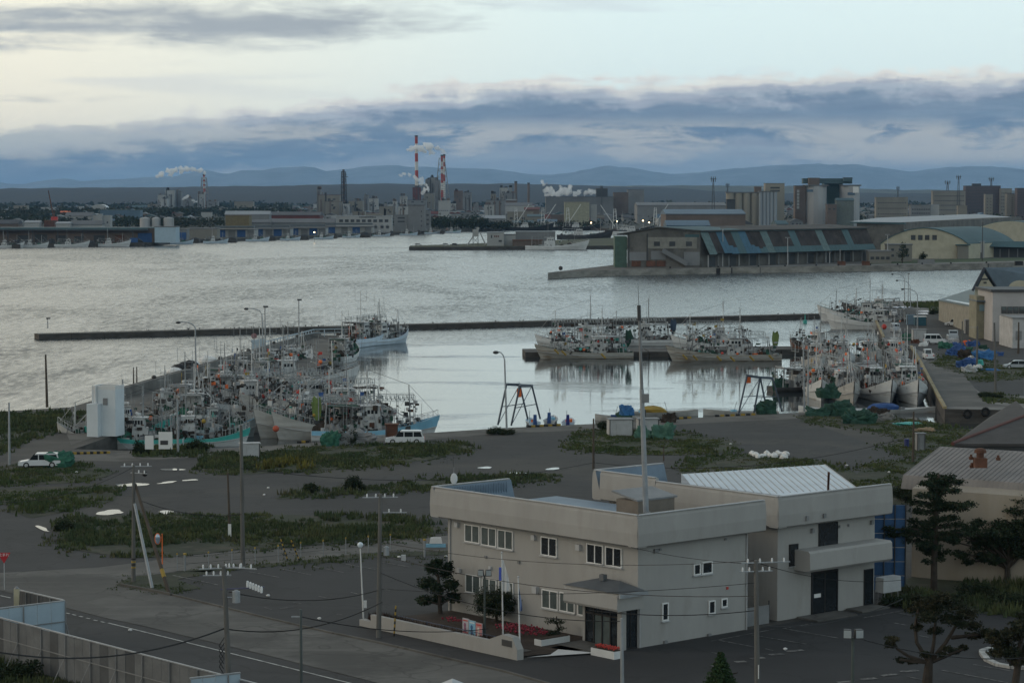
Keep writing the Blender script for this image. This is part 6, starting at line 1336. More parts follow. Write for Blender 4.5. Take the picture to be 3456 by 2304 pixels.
# --- quay kerb blocks (yellow and black) and bollards
kb = 0
for (ua, va, ub, vb, n) in ((240, 1531, 375, 1528, 12), (520, 1521, 600, 1517, 6), (1010, 1493, 1050, 1490, 3), (2175, 1420, 2340, 1409, 12), (1785, 1440, 1900, 1434, 8), (2420, 1404, 2560, 1398, 8)):
    for i in range(n):
        p = at(lerp(ua, ub, i/n), lerp(va, vb, i/n)+2, 0); o = MB().box((0, 0, 0), (.55, .3, .28)).build('kerb_block', M_yellow if i % 2 else M_black); o.location = p
        tag(o, ('yellow' if i % 2 else 'black')+' kerb block on the near quay edge %s' % {240: 'below the turquoise boat', 520: 'below the green hulled boat', 1010: 'left of the grey bows', 2175: 'beside the long work skiff', 1785: 'behind the three small boats', 2420: 'beside the right hoist'}[ua], 'kerb block', 'quay kerb blocks %d %s' % (ua, 'yellow' if i % 2 else 'black'))
# pier tyres
for i, (u, v) in enumerate((zr(1040, 1475), zr(1278, 1450))):
    p = aty(u, v, at(3300, 1382, 0).y-.35); q = MB()
    for k in range(14):
        a = k*2*math.pi/14; b = (k+1)*2*math.pi/14; q.bar((.5*math.cos(a), 0, .5*math.sin(a)), (.5*math.cos(b), 0, .5*math.sin(b)), .2, n=5)
    tag(q.build('tyre_fender', M_tire), ('left' if i == 0 else 'right')+' black tyre fender on the near face of the pier', 'tyre').location = p
# pier kerb rail (yellow-tan) along left edge
for (a, b) in (((2956, 1082), (2983, 1141)), ((3075, 1171), (3109, 1229)), ((3109, 1229), (3159, 1325)), ((3159, 1325), (3189, 1379))):
    A = at(*a, 0); B = at(*b, 0); d_ = B-A; tag(MB().box((0, 0, 0), (d_.length, .5, .35)).build('edge_kerb', mat('tan_kerb', (.27, .22, .12), .8, .2)), 'tan painted kerb along the left edge of the pier, %s' % {2956: 'far piece', 3075: 'second piece', 3109: 'long middle piece', 3159: 'nearest piece'}[a[0]], 'kerb'); o = bpy.context.scene.objects[-1] if False else None
    ob = [x for x in bpy.data.objects if x.name.startswith('edge_kerb')][-1]; ob.location = (A+B)/2; ob.rotation_euler = (0, 0, math.atan2(d_.y, d_.x))
# ================================================================== white tower (ice plant) by the basin
yT = at(360, 1500, 0).y
P = at(366, 1468, 0); tw = thing('white_tower', 'white square tower building with a side duct at the left basin', 'building', P, R(-16))
wT, dT, hT = 3.2, 2.6, zat(1312, P.y)
MB().box((0, 0, 0), (wT, dT, hT)).build('wall', mat('white_cladding', (.58, .63, .66), .6, .05, .3), tw)
MB().box((0, 0, hT), (wT-.5, dT-.5, .12)).build('roof', M_dgrey, tw)
for x, y, sx, sy in ((0, -dT/2+.1, wT, .2), (0, dT/2-.1, wT, .2), (-wT/2+.1, 0, .2, dT-.4), (wT/2-.1, 0, .2, dT-.4)): MB().box((x, y, hT), (sx, sy, .5)).build('parapet', M_white, tw)
MB().box((.25, -dT/2-.03, hT-1.9), (.6, .1, .85)).build('window', M_grey, tw)
MB().bar((-1.0, -dT/2-.2, 2.5), (-1.0, -dT/2-.2, hT+.5), .16, n=8).build('duct', M_white, tw); MB().box((-1.0, -dT/2-.6, 0), (1.5, 1.2, 4.1)).build('annex_box', mat('white_cladding', (.58, .63, .66), .6), tw)
# ================================================================== heaps, sheds, tarpaulins on the quay
def heap(lab, u, v, sx, sz, m, seed=0, name='covered_heap', cat='covered heap', sy=None, rows=6, jit=.12, z=0):
    p = at(u, v, 0); p.z = z; rg = random.Random(seed+100); q = MB(); sy = sy or sx*.7; nu, nv = 30, 13; e = .55
    f = lambda c: math.copysign(abs(c)**e, c)
    for i in range(nv+1):
        ph = math.pi/2*i/nv
        for j in range(nu):
            th = 2*math.pi*j/nu; d = Vector((f(math.cos(th))*f(math.sin(ph)), f(math.sin(th))*f(math.sin(ph)), f(math.cos(ph))))
            k = 1+.55*mnoise.noise(Vector((d.x*1.6+seed*3.1, d.y*1.6, d.z*1.6)))+.25*mnoise.noise(Vector((d.x*5+seed, d.y*5, d.z*5)))+.16*mnoise.noise(Vector((d.x*11+seed, d.y*11, d.z*4)))
            q.v.append((d.x*sx/2*k, d.y*sy/2*k, max(-.05, d.z*sz*(k*.9)) if i < nv else -.1))
    for i in range(nv):
        for j in range(nu):
            a_ = i*nu+j; b_ = i*nu+(j+1) % nu; q.f.append((a_, a_+nu, b_+nu, b_)); q.m.append(0)
    o = q.build(name, m); o.location = p; tag(o, lab, cat); return o
heap('green netting pile behind the white estate car', 192, 1574, 3.5, 1.5, M_green, 1)
heap('large green tarpaulin heap below the blue bulwark boat', 1115, 1504, 2.3, 1.6, M_green, 2)
heap('grey net mound on top of the green tarpaulin', 1132, 1488, 1.5, 2.0, M_grey, 3)
heap('grey sheeted heap right of the green tarpaulin', 1170, 1500, 1.8, 1.5, M_grey, 4)
heap('pale grey sheet covering gear beside the red container', 1220, 1496, 3.4, 1.5, M_grey, 5)
heap('pale green tarpaulin box heap on the grass mound, left', 2168, 1480, 1.9, 1.6, mat('pale_green_tarp', (.07, .16, .12), .8, .15), 6)
heap('pale green tarpaulin box heap on the grass mound, right', 2238, 1480, 2.6, 1.7, MATS['pale_green_tarp'], 7)
heap('bright blue tarpaulin bundle on top of the white shed', 2115, 1450, 1.6, 1.3, mat('bright_blue_tarp', (.035, .14, .33), .7, .15), 8, z=2.0)
heap('orange net heap beside the long work skiff', 2256, 1425, 1.6, 1.2, M_net, 9)
heap('dark green covered heap left of the quay lamp', 2590, 1395, 2.6, 1.6, M_dgreen, 10)
for i, (u, v, sx, sz, m_, lab) in enumerate(((2835, 1402, 3.4, 1.9, M_dgreen, 'tall dark green net heap on the shore, leftmost'), (2900, 1428, 3.8, 1.7, M_dgreen, 'wide dark green net heap on the shore, nearest'), (2762, 1402, 3.2, 1.1, M_dgreen, 'low dark green heap beside the twin quay poles'), (2795, 1340, 3.0, 1.9, M_dgreen, 'dark green box cover at the front row bows'), (2985, 1418, 2.6, .9, M_conc, 'pale rope heap on the shore by the turquoise sheet'), (3065, 1433, 3.4, .3, M_turq, 'flat turquoise sheet on the shore'), (3120, 1457, 2.6, .5, mat('straw_rope', (.27, .2, .13), .9), 'straw coloured rope heap behind the dark pole'), (2965, 1404, 2.6, 1.2, M_net, 'brown net heap between the green heaps'))):
    heap(lab, u, v, sx, sz, m_, 20+i)
# red container, sheds, drums
def crate(name, lab, cat, u, v, sx, sy, sz, m, rz=0, roof=None, door=None):
    p = at(u, v, 0); o = thing(name, lab, cat, p, R(rz)); MB().box((0, 0, 0), (sx, sy, sz)).build('body', m, o); MB().box((0, 0, sz), (sx+.2, sy+.2, .12)).build('roof' if roof else 'lid', roof or m, o)
    MB().box((0, -sy/2-.03, .15), (sx*.4, .06, sz*.75)).build('door', door or m, o)
    for k in (-1, 1): MB().box((k*(sx/2-.05), -sy/2-.02, 0), (.1, .08, sz)).build('corner_post', M_dgrey, o)
    return o
crate('storage_box', 'brown red storage container behind the silver car', 'container', 1322, 1487, 1.5, 1.3, 2.0, M_rust, 5)
crate('shed', 'white shed below the blue tarpaulin bundle on the quay', 'shed', 2092, 1468, 3.0, 2.0, 2.0, M_lgrey, 8, M_grey); crate('shed', 'small white shed right of the blue bundle', 'shed', 2185, 1458, 2.6, 1.8, 1.7, M_lgrey, 8, M_grey)
crate('electric_cabinet', 'pale grey crumpled cabinet behind the plain concrete pole', 'cabinet', 843, 1543, 2.2, 1.0, 1.6, M_lgrey, 15)
crate('storage_box', 'grey cabinet beside the dark pole on the grass', 'cabinet', 3105, 1520, 1.0, .8, 2.0, M_grey, 10)
q = MB(); q.bar((0, 0, 0), (0, 0, .95), .3, n=12).bar((0, 0, .95), (0, 0, 1.0), .27, n=12); o = q.build('drum', mat('dark_blue_drum', (.02, .03, .13), .5)); o.location = at(3060, 1508, 0); tag(o, 'dark blue drum standing on the grass', 'drum')
crate('shed', 'pale grey gabled hut on the pier behind the green boat', 'shed', 3102, 1152, 2.8, 2.4, 2.4, M_lgrey, 0, M_grey)
crate('shed', 'teal box container on the pier beside the pier road', 'container', 3105, 1098, 2.6, 2.0, 2.0, mat('teal_box', (.03, .10, .14), .7), 0, M_frame)
crate('shed', 'pale blue cabinet left of the teal container', 'container', 3073, 1095, 1.8, 1.6, 2.2, mat('pale_blue_box', (.16, .24, .31), .7), 0)
crate('shed', 'grey box body standing behind the white truck', 'container', 3282, 1125, 3.4, 2.2, 2.9, M_grey, 0)
rg = random.Random(77); hp = ((3180, 1160, 2.2, 'white sack heap', M_lgrey), (3190, 1175, 3.0, 'green net heap', M_green), (3218, 1160, 2.6, 'pale sack heap', M_lgrey), (3232, 1172, 2.4, 'blue tarpaulin heap', M_blue), (3262, 1163, 2.0, 'orange float heap', M_orange), (3285, 1168, 2.6, 'bright blue sheet heap', M_blue), (3230, 1200, 4.0, 'blue bundled net heap', M_blue), (3262, 1192, 2.6, 'bright green sheet heap', M_green), (3255, 1208, 3.4, 'brown heap of gear', M_net), (3318, 1196, 2.4, 'grey tarpaulin heap', M_grey), (3322, 1214, 4.2, 'sky blue tarpaulin heap', MATS['bright_blue_tarp']), (3280, 1213, 1.6, 'white bag heap', M_white), (3262, 1240, 3.6, 'navy net heap', M_blue), (3300, 1232, 2.2, 'teal net heap', M_turq), (3272, 1255, 2.6, 'white plastic heap', M_lgrey), (3340, 1250, 3.2, 'flat blue sheet', MATS['bright_blue_tarp']), (3300, 1245, 1.8, 'white bag pair', M_white), (3375, 1200, 1.6, 'small blue drum heap', M_blue), (3352, 1205, 1.8, 'tan sack heap', M_conc), (3065, 1148, 3.0, 'green netting beside the hut', M_green), (3088, 1158, 1.8, 'rust coloured crate heap', M_rust), (3118, 1168, 1.8, 'white buckets heap', M_white), (3140, 1160, 1.6, 'cream buckets heap', M_lgrey), (3320, 1180, 2, 'dark green bin heap', M_dgreen))
for i, (u, v, s, lab, m_) in enumerate(hp): heap(lab+(' among the rubbish on the pier' if i < 19 else ' on the pier'), u, v, s*.85, s*(.42 if 'flat' not in lab else .1), m_, 50+i, name='gear_heap', jit=.2)
for i in range(14):
    p = at(2535+i*9+rg.uniform(-4, 4), 1538+rg.uniform(-7, 7)+i*.3, 0); o = MB().ball((0, 0, .2), (rg.uniform(.3, .6), .35, rg.uniform(.2, .4)), nu=7, nv=5, jit=.2).build('plastic_bag', M_frame); o.location = p; tag(o, 'crumpled white bag in the row dumped on the grass behind the annexe', 'bag', 'white bags dumped on the grass')
for i, (u, v) in enumerate(((258, 1595), (1220, 1575), (905, 1648), (891, 1672), (440, 2129), (1078, 2090), (1505, 1880), (2466, 1500), (2858, 1572), (3000, 1595), (1347, 1882), (905, 2012), (2650, 2193))):
    o = MB().ball((0, 0, .1), (.15, .12, .09), nu=6, nv=4, jit=.2).build('litter', M_frame); o.location = at(u, v, 0); tag(o, ('white scrap %s' % ['in the grass before the estate car', 'on the mound edge beside the lane', 'on the yard left of the grass strip', 'on the yard below the other scrap', 'on the main road', 'beside the globe lamp', 'on the lane by the barrier board', 'on the grass by the green tarpaulins', 'behind the annexe roof', 'on the grass near the hall', 'on the verge by the office', 'in the car park', 'by the painted arrows'][i]), 'litter')
# people on pier etc. are too small; buoy on pier road
for u, v, lab, s in ((2984, 1111, 'pink red ball float on the pier road', .6),): o = MB().ball((0, 0, s), s, nu=9, nv=7).build('ball_float', M_red); o.location = at(u, v, 0); tag(o, lab, 'float')
o = MB().ball((0, 0, 0), .42, nu=12, nv=9).build('ball_float', mat('red_orange_ball', (.40, .08, .04), .6)); o.location = aty(931, 1446, 312); tag(o, 'big red orange ball float hanging at a grey bow', 'float')
# ================================================================== vehicles
def car(lab, pos, rz, L_, W_, H_, m, kind='suv', hood=.22, cat='car', name='parked_car'):
    o = thing(name, lab, cat, pos, R(rz)); gc = .28; bh = H_*.52
    q = MB()   # lower body, chamfered
    prof = [(-L_/2, gc), (-L_/2, bh*.92), (-L_/2+.1, bh), (L_/2-L_*hood, bh), (L_/2-.15, bh*.84), (L_/2, bh*.66), (L_/2, gc)]
    q.sweep([(x, z) for x, z in prof], (0, -W_/2, 0), Y, X, W_); q.build('body', m, o)
    if kind == 'suv': c = [(-L_/2+.12, bh), (-L_/2+.35, H_-.04), (-L_/2+.7, H_), (L_/2-L_*hood-.95, H_), (L_/2-L_*hood-.02, bh)]
    elif kind == 'van': c = [(-L_/2+.04, bh), (-L_/2+.1, H_-.04), (-L_/2+.3, H_), (L_/2-L_*hood-.7, H_), (L_/2-L_*hood-.05, bh)]
    elif kind == 'sedan': c = [(-L_/2+.5, bh), (-L_/2+1.1, H_-.05), (-L_/2+1.5, H_), (L_/2-L_*hood-.9, H_), (L_/2-L_*hood+.15, bh)]
    else: c = [(L_/2-1.7, bh), (L_/2-1.65, H_), (L_/2-.5, H_), (L_/2-.06, bh)]
    q = MB(); q.sweep(c, (0, -W_/2+.09, 0), Y, X, W_-.18); q.build('cabin', m, o)
    x0, x1 = c[0][0]+.12, c[-1][0]-.1
    zl, zh = bh+.06, H_-.14
    n = 3 if kind in ('suv', 'van') else (2 if kind == 'sedan' else 1)
    for sd in (1, -1):
        for k in range(n):
            a = lerp(x0, x1, k/n)+.05; b = lerp(x0, x1, (k+1)/n)-.05; fa = .30 if k == 0 else 0; fb = .65 if k == n-1 else 0
            y = sd*(W_/2-.085); q = MB(); pts = [(a, y, zl), (b, y, zl), (b-fb*(zh-zl)/.8, y, zh), (a+fa*(zh-zl), y, zh)]; pts = pts if sd < 0 else list(reversed(pts)); q.face(pts); q.face([(p[0], p[1]-sd*.02, p[2]) for p in reversed(pts)]); q.build('window', M_glass, o)
    xw = c[-1][0]; xt = c[-2][0]; off = .03
    MB().face([(xw-.1+off, -W_/2+.2, zl), (xw-.1+off, W_/2-.2, zl), (lerp(xw, xt, .85)+off, W_/2-.25, zh), (lerp(xw, xt, .85)+off, -W_/2+.25, zh)]).build('windscreen', M_glass, o)
    xr = c[0][0]; xq = c[1][0]; MB().face([(xr-.03, W_/2-.2, zl), (xr-.03, -W_/2+.2, zl), (xq-.03, -W_/2+.25, zh), (xq-.03, W_/2-.25, zh)]).build('rear_window', M_glass, o)
    for x in (L_*.31, -L_*.30):
        for sd in (1, -1):
            w_ = MB().bar((x, sd*(W_/2-.2), .33), (x, sd*(W_/2+.01), .33), .33, n=14).build('wheel', M_tire, o); MB().bar((x, sd*(W_/2), .33), (x, sd*(W_/2+.025), .33), .2, n=10).build('hub_cap', M_lgrey, w_)
    for sd in (1, -1):
        MB().box((L_/2-.02, sd*(W_/2-.3), bh*.66), (.08, .35, .16)).build('headlight', M_bulb, o); MB().box((-L_/2, sd*(W_/2-.15), bh*.7), (.06, .2, .25)).build('tail_light', M_red, o)
    MB().box((L_/2, 0, gc+.02), (.12, W_*.96, .22)).build('bumper', M_grey, o)
    if kind == 'truck':
        MB().box((-L_*.16, 0, gc+.42), (L_*.66, W_-.05, .1)).build('cargo_bed', M_grey, o)
        for sd in (1, -1): MB().box((-L_*.16, sd*(W_/2-.04), gc+.52), (L_*.66, .05, .35)).build('side_board', m, o)
    return o
M_carw = mat('white_car_paint', (.60, .62, .64), .25, .03); M_cars = mat('silver_car_paint', (.36, .39, .42), .3, .04, metal=.3)
car('silver estate car beside the red container at the basin', at(1366, 1497, 0), 183, 4.75, 1.75, 1.65, M_carw)
car('white estate car parked in the grass at the left edge', at(135, 1576, 0), 186, 4.6, 1.7, 1.6, M_carw)
car('small white pickup on the far part of the pier road', at(3015, 1068, 0), -92, 3.8, 1.6, 1.8, M_carw, 'truck', .04, 'pickup', 'pickup_truck')
car('grey van driving towards the viewer on the pier road', at(3022, 1122, 0), -92, 4.6, 1.75, 2.0, M_cars, 'van', .08, 'van', 'van')
car('white minibus side on beside the gabled hut', at(3154, 1160, 0), -4, 4.4, 1.7, 1.95, M_carw, 'van', .12, 'van', 'van')
car('white pickup loaded at the pier slab', at(3133, 1212, 0), 92, 3.6, 1.5, 1.85, M_carw, 'truck', .04, 'pickup', 'pickup_truck')
car('white estate car by the low hall, left of two', at(3221, 1100, 0), 170, 4.4, 1.7, 1.7, M_carw)
car('white hatchback right beside the estate car at the low hall', at(3255, 1103, 0), -20, 4.2, 1.7, 1.5, M_carw)
car('grey flatbed truck facing the viewer behind the rubbish heaps', at(3214, 1150, 0), -95, 5.5, 2.0, 2.3, M_cars, 'truck', .03, 'truck', 'truck')
car('white truck cab by the harbour hall', at(3332, 1142, 0), -75, 4.6, 1.8, 2.0, M_carw, 'truck', .05, 'truck', 'truck')
car('white van partly behind the truck at the harbour hall', at(3354, 1128, 0), -85, 4.0, 1.6, 1.9, M_carw, 'van', .1, 'van', 'van')
car('silver sedan on the pier at the right edge', at(3432, 1243, 0), 176, 4.6, 1.75, 1.45, M_cars, 'sedan')
# seagulls on breakwater
gA = at(131, 1146, ZW)
for i in range(44):
    u = rg.choice([rg.uniform(430, 1000), rg.uniform(430, 1000), rg.uniform(1000, 2800)]); e = (at(2960, 1070, ZW)-gA); f = (u-131)/(2960-131); f = f*540/(540*f+590*(1-f)) if False else f
    p = gA + e*f; p.z = ZW+1.24; p.y += 2+rg.uniform(-1, 1); q = MB(); q.ball((0, 0, .22), (.22, .1, .13), nu=6, nv=4); q.ball((.18, 0, .38), .08, nu=5, nv=3); q.bar((0, 0, 0), (0, 0, .15), .02, n=3); o = q.build('gull', M_grey if i % 2 else M_dgrey); o.location = p; o.rotation_euler = (0, 0, rg.random()*6); tag(o, '%s gull resting on the long breakwater' % ('pale' if i % 2 else 'dark'), 'gull', 'pale gulls on the breakwater' if i % 2 else 'dark gulls on the breakwater')
# ================================================================== right edge harbour buildings
yH = 500
hh = thing('harbour_hall', 'pinkish beige harbour hall with a dark window strip at the right edge', 'building', (0, 0, 0))
x0 = xat(3352, yH); zt_ = zat(985, yH)
M_pink = mat('pinkish_render', (.40, .385, .38), .85, .07, .2)
MB().box((x0+16, yH+8, 0), (32, 16, zt_)).build('wall', M_pink, hh); MB().box((x0+16, yH+8, zt_), (33, 17, .5)).build('roof', M_dgrey, hh)
for k in range(6): 
    fx0 = xat(3381+k*20, yH); wv = MB().box((fx0+.55, yH-.03, zat(1058, yH)), (1.1, .15, 1.45)).build('window', M_dgrey, hh); MB().box((fx0+.55, yH-.12, zat(1058, yH)+.7), (.95, .05, .65)).build('pane', M_blind, wv)
MB().box((xat(3398, yH), yH-.03, 0), (1.7, .15, 4.2)).build('door', M_grey, hh)
an = thing('harbour_annexe', 'white low annexe of the harbour hall with a grey window', 'building', (0, 0, 0)); ya = 478
xa = xat(3420, ya); MB().prism([(xa, ya), (xa+20, ya), (xa+20, ya+10), (xa-.2, ya+12)], 0, zat(1075, ya)).build('wall', mat('offwhite_render', (.42, .42, .42), .8), an)
MB().box((xa+1.2, ya-.04, 1.6), (1.2, .12, 1.8)).build('window', M_grey, an); MB().box((xa+10, ya+5, zat(1075, ya)), (20.4, 10.4, .25)).build('roof', M_grey, an)
gh = thing('gabled_hall', 'tall steep gabled hall with slate roof and cream gable at the right edge', 'building', (0, 0, 0)); yG = 560
ax, az_ = xat(3322, yG), zat(903, yG); bx0, bx1, bz = xat(3285, yG), xat(3372, yG), zat(975, yG)
M_slate = mat('slate_roof', (.10, .135, .165), .6, .12, .4); M_cream = mat('cream_render', (.42, .39, .30), .85, .08, .3)
MB().prism([(bx0+.6, yG+1), (bx1-.6, yG+1), (bx1+4, yG+24), (bx0+5, yG+24)], 0, bz+.4).build('wall', M_cream, gh)
q = MB(); ex, ey = 30, 14   # ridge runs right and back
q.face([(bx0, yG, bz), (ax, yG, az_), (ax+ex, yG+ey, az_), (bx0+ex, yG+ey+6, bz)]); q.face([(ax, yG, az_), (bx1, yG, bz-.3), (bx1+ex, yG+ey-6, bz-.3), (ax+ex, yG+ey, az_)]); q.face([(ax, yG, az_-.02), (bx0, yG, bz-.5), (bx0, yG-.6, bz-.5), (ax, yG-.6, az_)]); q.build('roof', M_slate, gh)
q = MB(); q.face([(bx0+.9, yG-.02, bz), (bx1-.9, yG-.02, bz), (ax, yG-.02, az_-1.3)]); q.build('gable', M_cream, gh)
q = MB(); q.bar((bx0-.2, yG-.3, bz-.4), (ax, yG-.3, az_), .38, n=4); q.bar((ax, yG-.3, az_), (bx1, yG-.3, bz-.4), .18, n=4); q.build('verge', mat('dark_verge', (.05, .055, .07), .7), gh)
MB().box((ax+.1, yG-.08, zat(945, yG)), (1.6, .06, .4)).build('gable_lettering', M_dgrey, gh); MB().box((ax+.2, yG-.08, zat(957, yG)), (.7, .06, .45)).build('gable_lettering', M_dgrey, gh)
q = MB(); cxx = xat(3452, 545); r_ = 2.6; n_ = 12; q.face([(cxx+r_*math.cos(math.pi*k/n_), 548, zat(974, 548)+r_*.72*math.sin(math.pi*k/n_)) for k in range(n_+1)]); q.build('arched_gable', M_cream, gh)
lh = thing('low_hall', 'low beige hall with a wide green grey roof beside the white cars', 'building', (0, 0, 0)); yl = 545
xl0, xl1 = xat(3172, 590), xat(3300, 520)
Pq = [Vector((xat(3170, 585), 585, 0)), Vector((xat(3300, 520), 520, 0)), Vector((xat(3400, 540), 540, 0)), Vector((xat(3300, 610), 610, 0))]
za, zb__ = zat(1014, 585), zat(1036, 520)
q = MB(); q.face([Pq[0], Pq[1], Pq[1]+Vector((0, 0, zb__)), Pq[0]+Vector((0, 0, za))]); q.face([Pq[1], Pq[2], Pq[2]+Vector((0, 0, zb__)), Pq[1]+Vector((0, 0, zb__))]); q.face([Pq[3], Pq[0], Pq[0]+Vector((0, 0, za)), Pq[3]+Vector((0, 0, za))]); q.build('wall', mat('tan_render', (.27, .255, .21), .85), lh)
e0 = Pq[0]+Vector((-.6, -.8, za+.1)); e1 = Pq[1]+Vector((0, -1.2, zb__+.1)); r0 = aty(3184, 1006, 600); r1 = aty(3300, 968, 590); e0 = aty(3166, 1011, 584); e1 = aty(3300, 1036, 519)
q = MB(); q.face([e0, e1, aty(3400, 1020, 530), r1, r0]); q.face([e1-Vector((0, 0, .3)), e0-Vector((0, 0, .3)), e0, e1]); q.build('roof', mat('green_grey_roof', (.11, .15, .16), .6, .1), lh)
q = MB(); k0 = aty(3188, 1011, 580)+Vector((0, 0, .05)); q.face([aty(3190, 1012, 579.5), aty(3300, 1034, 520), aty(3300, 1027, 523), aty(3200, 1010, 583)]); q.build('skylight_strip', mat('skylight_strip', (.42, .50, .55), .4), lh)
sb = thing('shop_building', 'two tier cream building with pale blue band between low hall and harbour hall', 'building', (0, 0, 0)); ys = 508
MB().box(((xat(3300, ys)+xat(3356, ys))/2, ys+5, 0), (xat(3356, ys)-xat(3300, ys), 8, zat(1000, ys))).build('wall', mat('olive_cream', (.24, .23, .17), .85), sb)
MB().box(((xat(3310, ys)+xat(3352, ys))/2, ys+.9, zat(1050, ys)), (xat(3352, ys)-xat(3310, ys), .2, 1.3)).build('blue_band', mat('pale_blue_shutter', (.18, .28, .33), .7), sb)
MB().box(((xat(3298, ys)+xat(3356, ys))/2, ys+4.5, zat(1018, ys)), (xat(3356, ys)-xat(3298, ys), 9.5, .25)).build('ledge', M_slate, sb)
# ================================================================== far side: helpers
M_fw = mat('far_white_wall', (0.336, 0.344, 0.344), .8, .1, .05); M_fc = mat('far_cream_wall', (0.216, 0.206, 0.182), .85, .1, .05, col2=(.30, .28, .23), v2=(.08, .5, .75), stretch=(1, 1, .3)); M_fg = mat('far_grey_wall', (0.192, 0.200, 0.208), .85, .12, .05)
M_fd = mat('far_dark_wall', (.06, .065, .07), .85, .15, .05); M_fb = mat('far_brown_wall', (.14, .11, .095), .85, .15, .05); M_ft = mat('far_teal_roof', (0.056, 0.104, 0.120), .6, .12, .05)
M_frd = mat('far_red_roof', (0.128, 0.044, 0.040), .8, .15, .1); M_fgr = mat('far_grey_roof', (0.136, 0.144, 0.152), .7, .12, .05); M_fbl = mat('far_blue_roof', (0.080, 0.136, 0.192), .6, .12, .05); M_flr = mat('far_light_roof', (0.272, 0.296, 0.320), .6, .08, .03)
M_fbd = mat('far_blue_door', (.03, .09, .24), .7, .1); M_fdr = mat('far_dark_roof', (.07, .075, .085), .75, .15, .05)
def place(u0, u1, vt, y):
    x0, x1 = xat(u0, y), xat(u1, y); return (x0+x1)/2, x1-x0, zat(vt, y)
def bld(lab, u0, u1, vt, y, dp=12, wall=None, roof=None, kind='flat', win=None, name='building', cat='building', group=None, rz=0, z0=0, rise=None, wm=None, doors=None):
    cx_, w__, h = place(u0, u1, vt, y); h -= z0; wall = wall or M_fw; roof = roof or M_fgr
    o = thing(name, lab, cat, (cx_, y, z0), rz, group); rise = rise if rise is not None else min(3.0, w__*.12)
    hw_ = h if kind == 'flat' else h-rise
    MB().box((0, dp/2, 0), (w__, dp, hw_)).build('wall', wall, o)
    q = MB()
    if kind == 'flat': q.box((0, dp/2, hw_), (w__+.5, dp+.5, .5))
    elif kind == 'gable': q.sweep([(-.5, hw_-.2), (dp/2, hw_+rise), (dp+.5, hw_-.2), (dp+.5, hw_-.5), (-.5, hw_-.5)], (-w__/2-.4, 0, 0), X, Y, w__+.8)
    elif kind == 'gfront': q.sweep([(-w__/2-.4, hw_-.2), (0, hw_+rise), (w__/2+.4, hw_-.2), (w__/2+.4, hw_-.3), (-w__/2-.4, hw_-.3)], (0, -.3, 0), Y, X, dp+.6, kmap=[0, 0, 0, 0, 1])
    elif kind == 'arch': 
        n = 10; pf = [(-w__/2-.3, hw_)]+[(-w__/2*math.cos(math.pi*k/n), hw_+rise*math.sin(math.pi*k/n)) for k in range(1, n)]+[(w__/2+.3, hw_)]; q.sweep(pf, (0, -.3, 0), Y, X, dp+.6, kmap=[0]*(n+1)+[1])
    q.build('roof', [roof, wall], o)
    if win:
        rows, cols, ws, hs = win[:4]; zb_ = win[4] if len(win) > 4 else .2; zt2 = win[5] if len(win) > 5 else .9
        for r in range(rows):
            for c_ in range(cols):
                x = (-.5+(c_+.5)/cols)*w__*.92; z = hw_*(zb_+(zt2-zb_)*(r+.5)/rows)-hs/2; MB().box((x, -.08, z), (ws, .2, hs)).build('window', wm or M_fd, o)
    if doors:
        for f, wd, hd, m_ in doors: MB().box((f*w__, -.1, 0), (wd, .25, hd)).build('door', m_, o)
    return o
def part(o, name, m, fn): q = MB(); fn(q); return q.build(name, m, o)
# ================================================================== far left quay sheds
lw = bld('long fish market shed with a blue roof edge at the far left quay', -330, 524, 771, 1562, 30, M_fb, M_ft, 'flat', name='market_shed', cat='shed', doors=[(.46, 9, 6, M_fbd), (.2, 6, 4, M_fd), (.05, 8, 5, M_fd), (.36, 6, 4.5, M_rust), (.13, 7, 4.5, M_fd), (.28, 7, 4.5, M_fd), (-.02, 7, 4.5, M_fd)])
part(lw, 'eave_fascia', M_fdr, lambda q: q.box((0, -3.0, 7.6), (155, 6.5, .9)))
part(lw, 'roof_edge', M_ft, lambda q: q.box((0, -6.1, 8.3), (155, .5, 1.2)))
for i in range(9): part(lw, 'column', M_fd, lambda q: q.box((-60+i*16, -5.6, 0), (.6, .6, 7.6)))
bld('pale blue white block at the right end of the long market shed', 523, 594, 767, 1552, 18, mat('far_paleblue_wall', (.36, .47, .55), .7, .05), M_fgr, 'flat', name='white_block')
bld('dark passage shed with blue shutters between white block and beige shed', 594, 631, 775, 1650, 14, M_fg, M_fgr, doors=[(-.2, 3, 5, M_fbd), (.25, 3, 5, M_fbd)], name='shed')
bld('beige shed on the far quay right of the pale blue block', 631, 732, 773, 1685, 20, M_fc, M_fgr, 'flat', name='shed')
secs = [(732, 860, 776, 1765), (860, 980, 774, 1808), (980, 1100, 771, 1855), (1100, 1258, 767, 1950)]
for i, (a, b, v, y) in enumerate(secs):
    o = bld('white fronted quay shed section with blue doors, %s of four' % ['leftmost', 'second', 'third', 'rightmost'][i], a, b, v, y, 26, M_fw, M_fgr, 'flat', name='quay_shed', cat='shed', doors=[(-.38, 6, 5, M_fbd), (-.1, 5, 4.5, M_fg), (.15, 6, 5, M_fbd), (.40, 5, 4.5, M_fg)])
    part(o, 'canopy', mat('far_canopy', (.10, .12, .135), .7), lambda q: q.box((0, -3.5, 6.6), ((b-a)/8200*y+.4, 7.5, 1.5)))
wo = bld('long white office with a row of dark windows and arches at the far quay', 1135, 1322, 730, 1985, 20, M_fw, M_flr, 'flat', (1, 9, 3.0, 2.2, .62, .82), name='white_office')
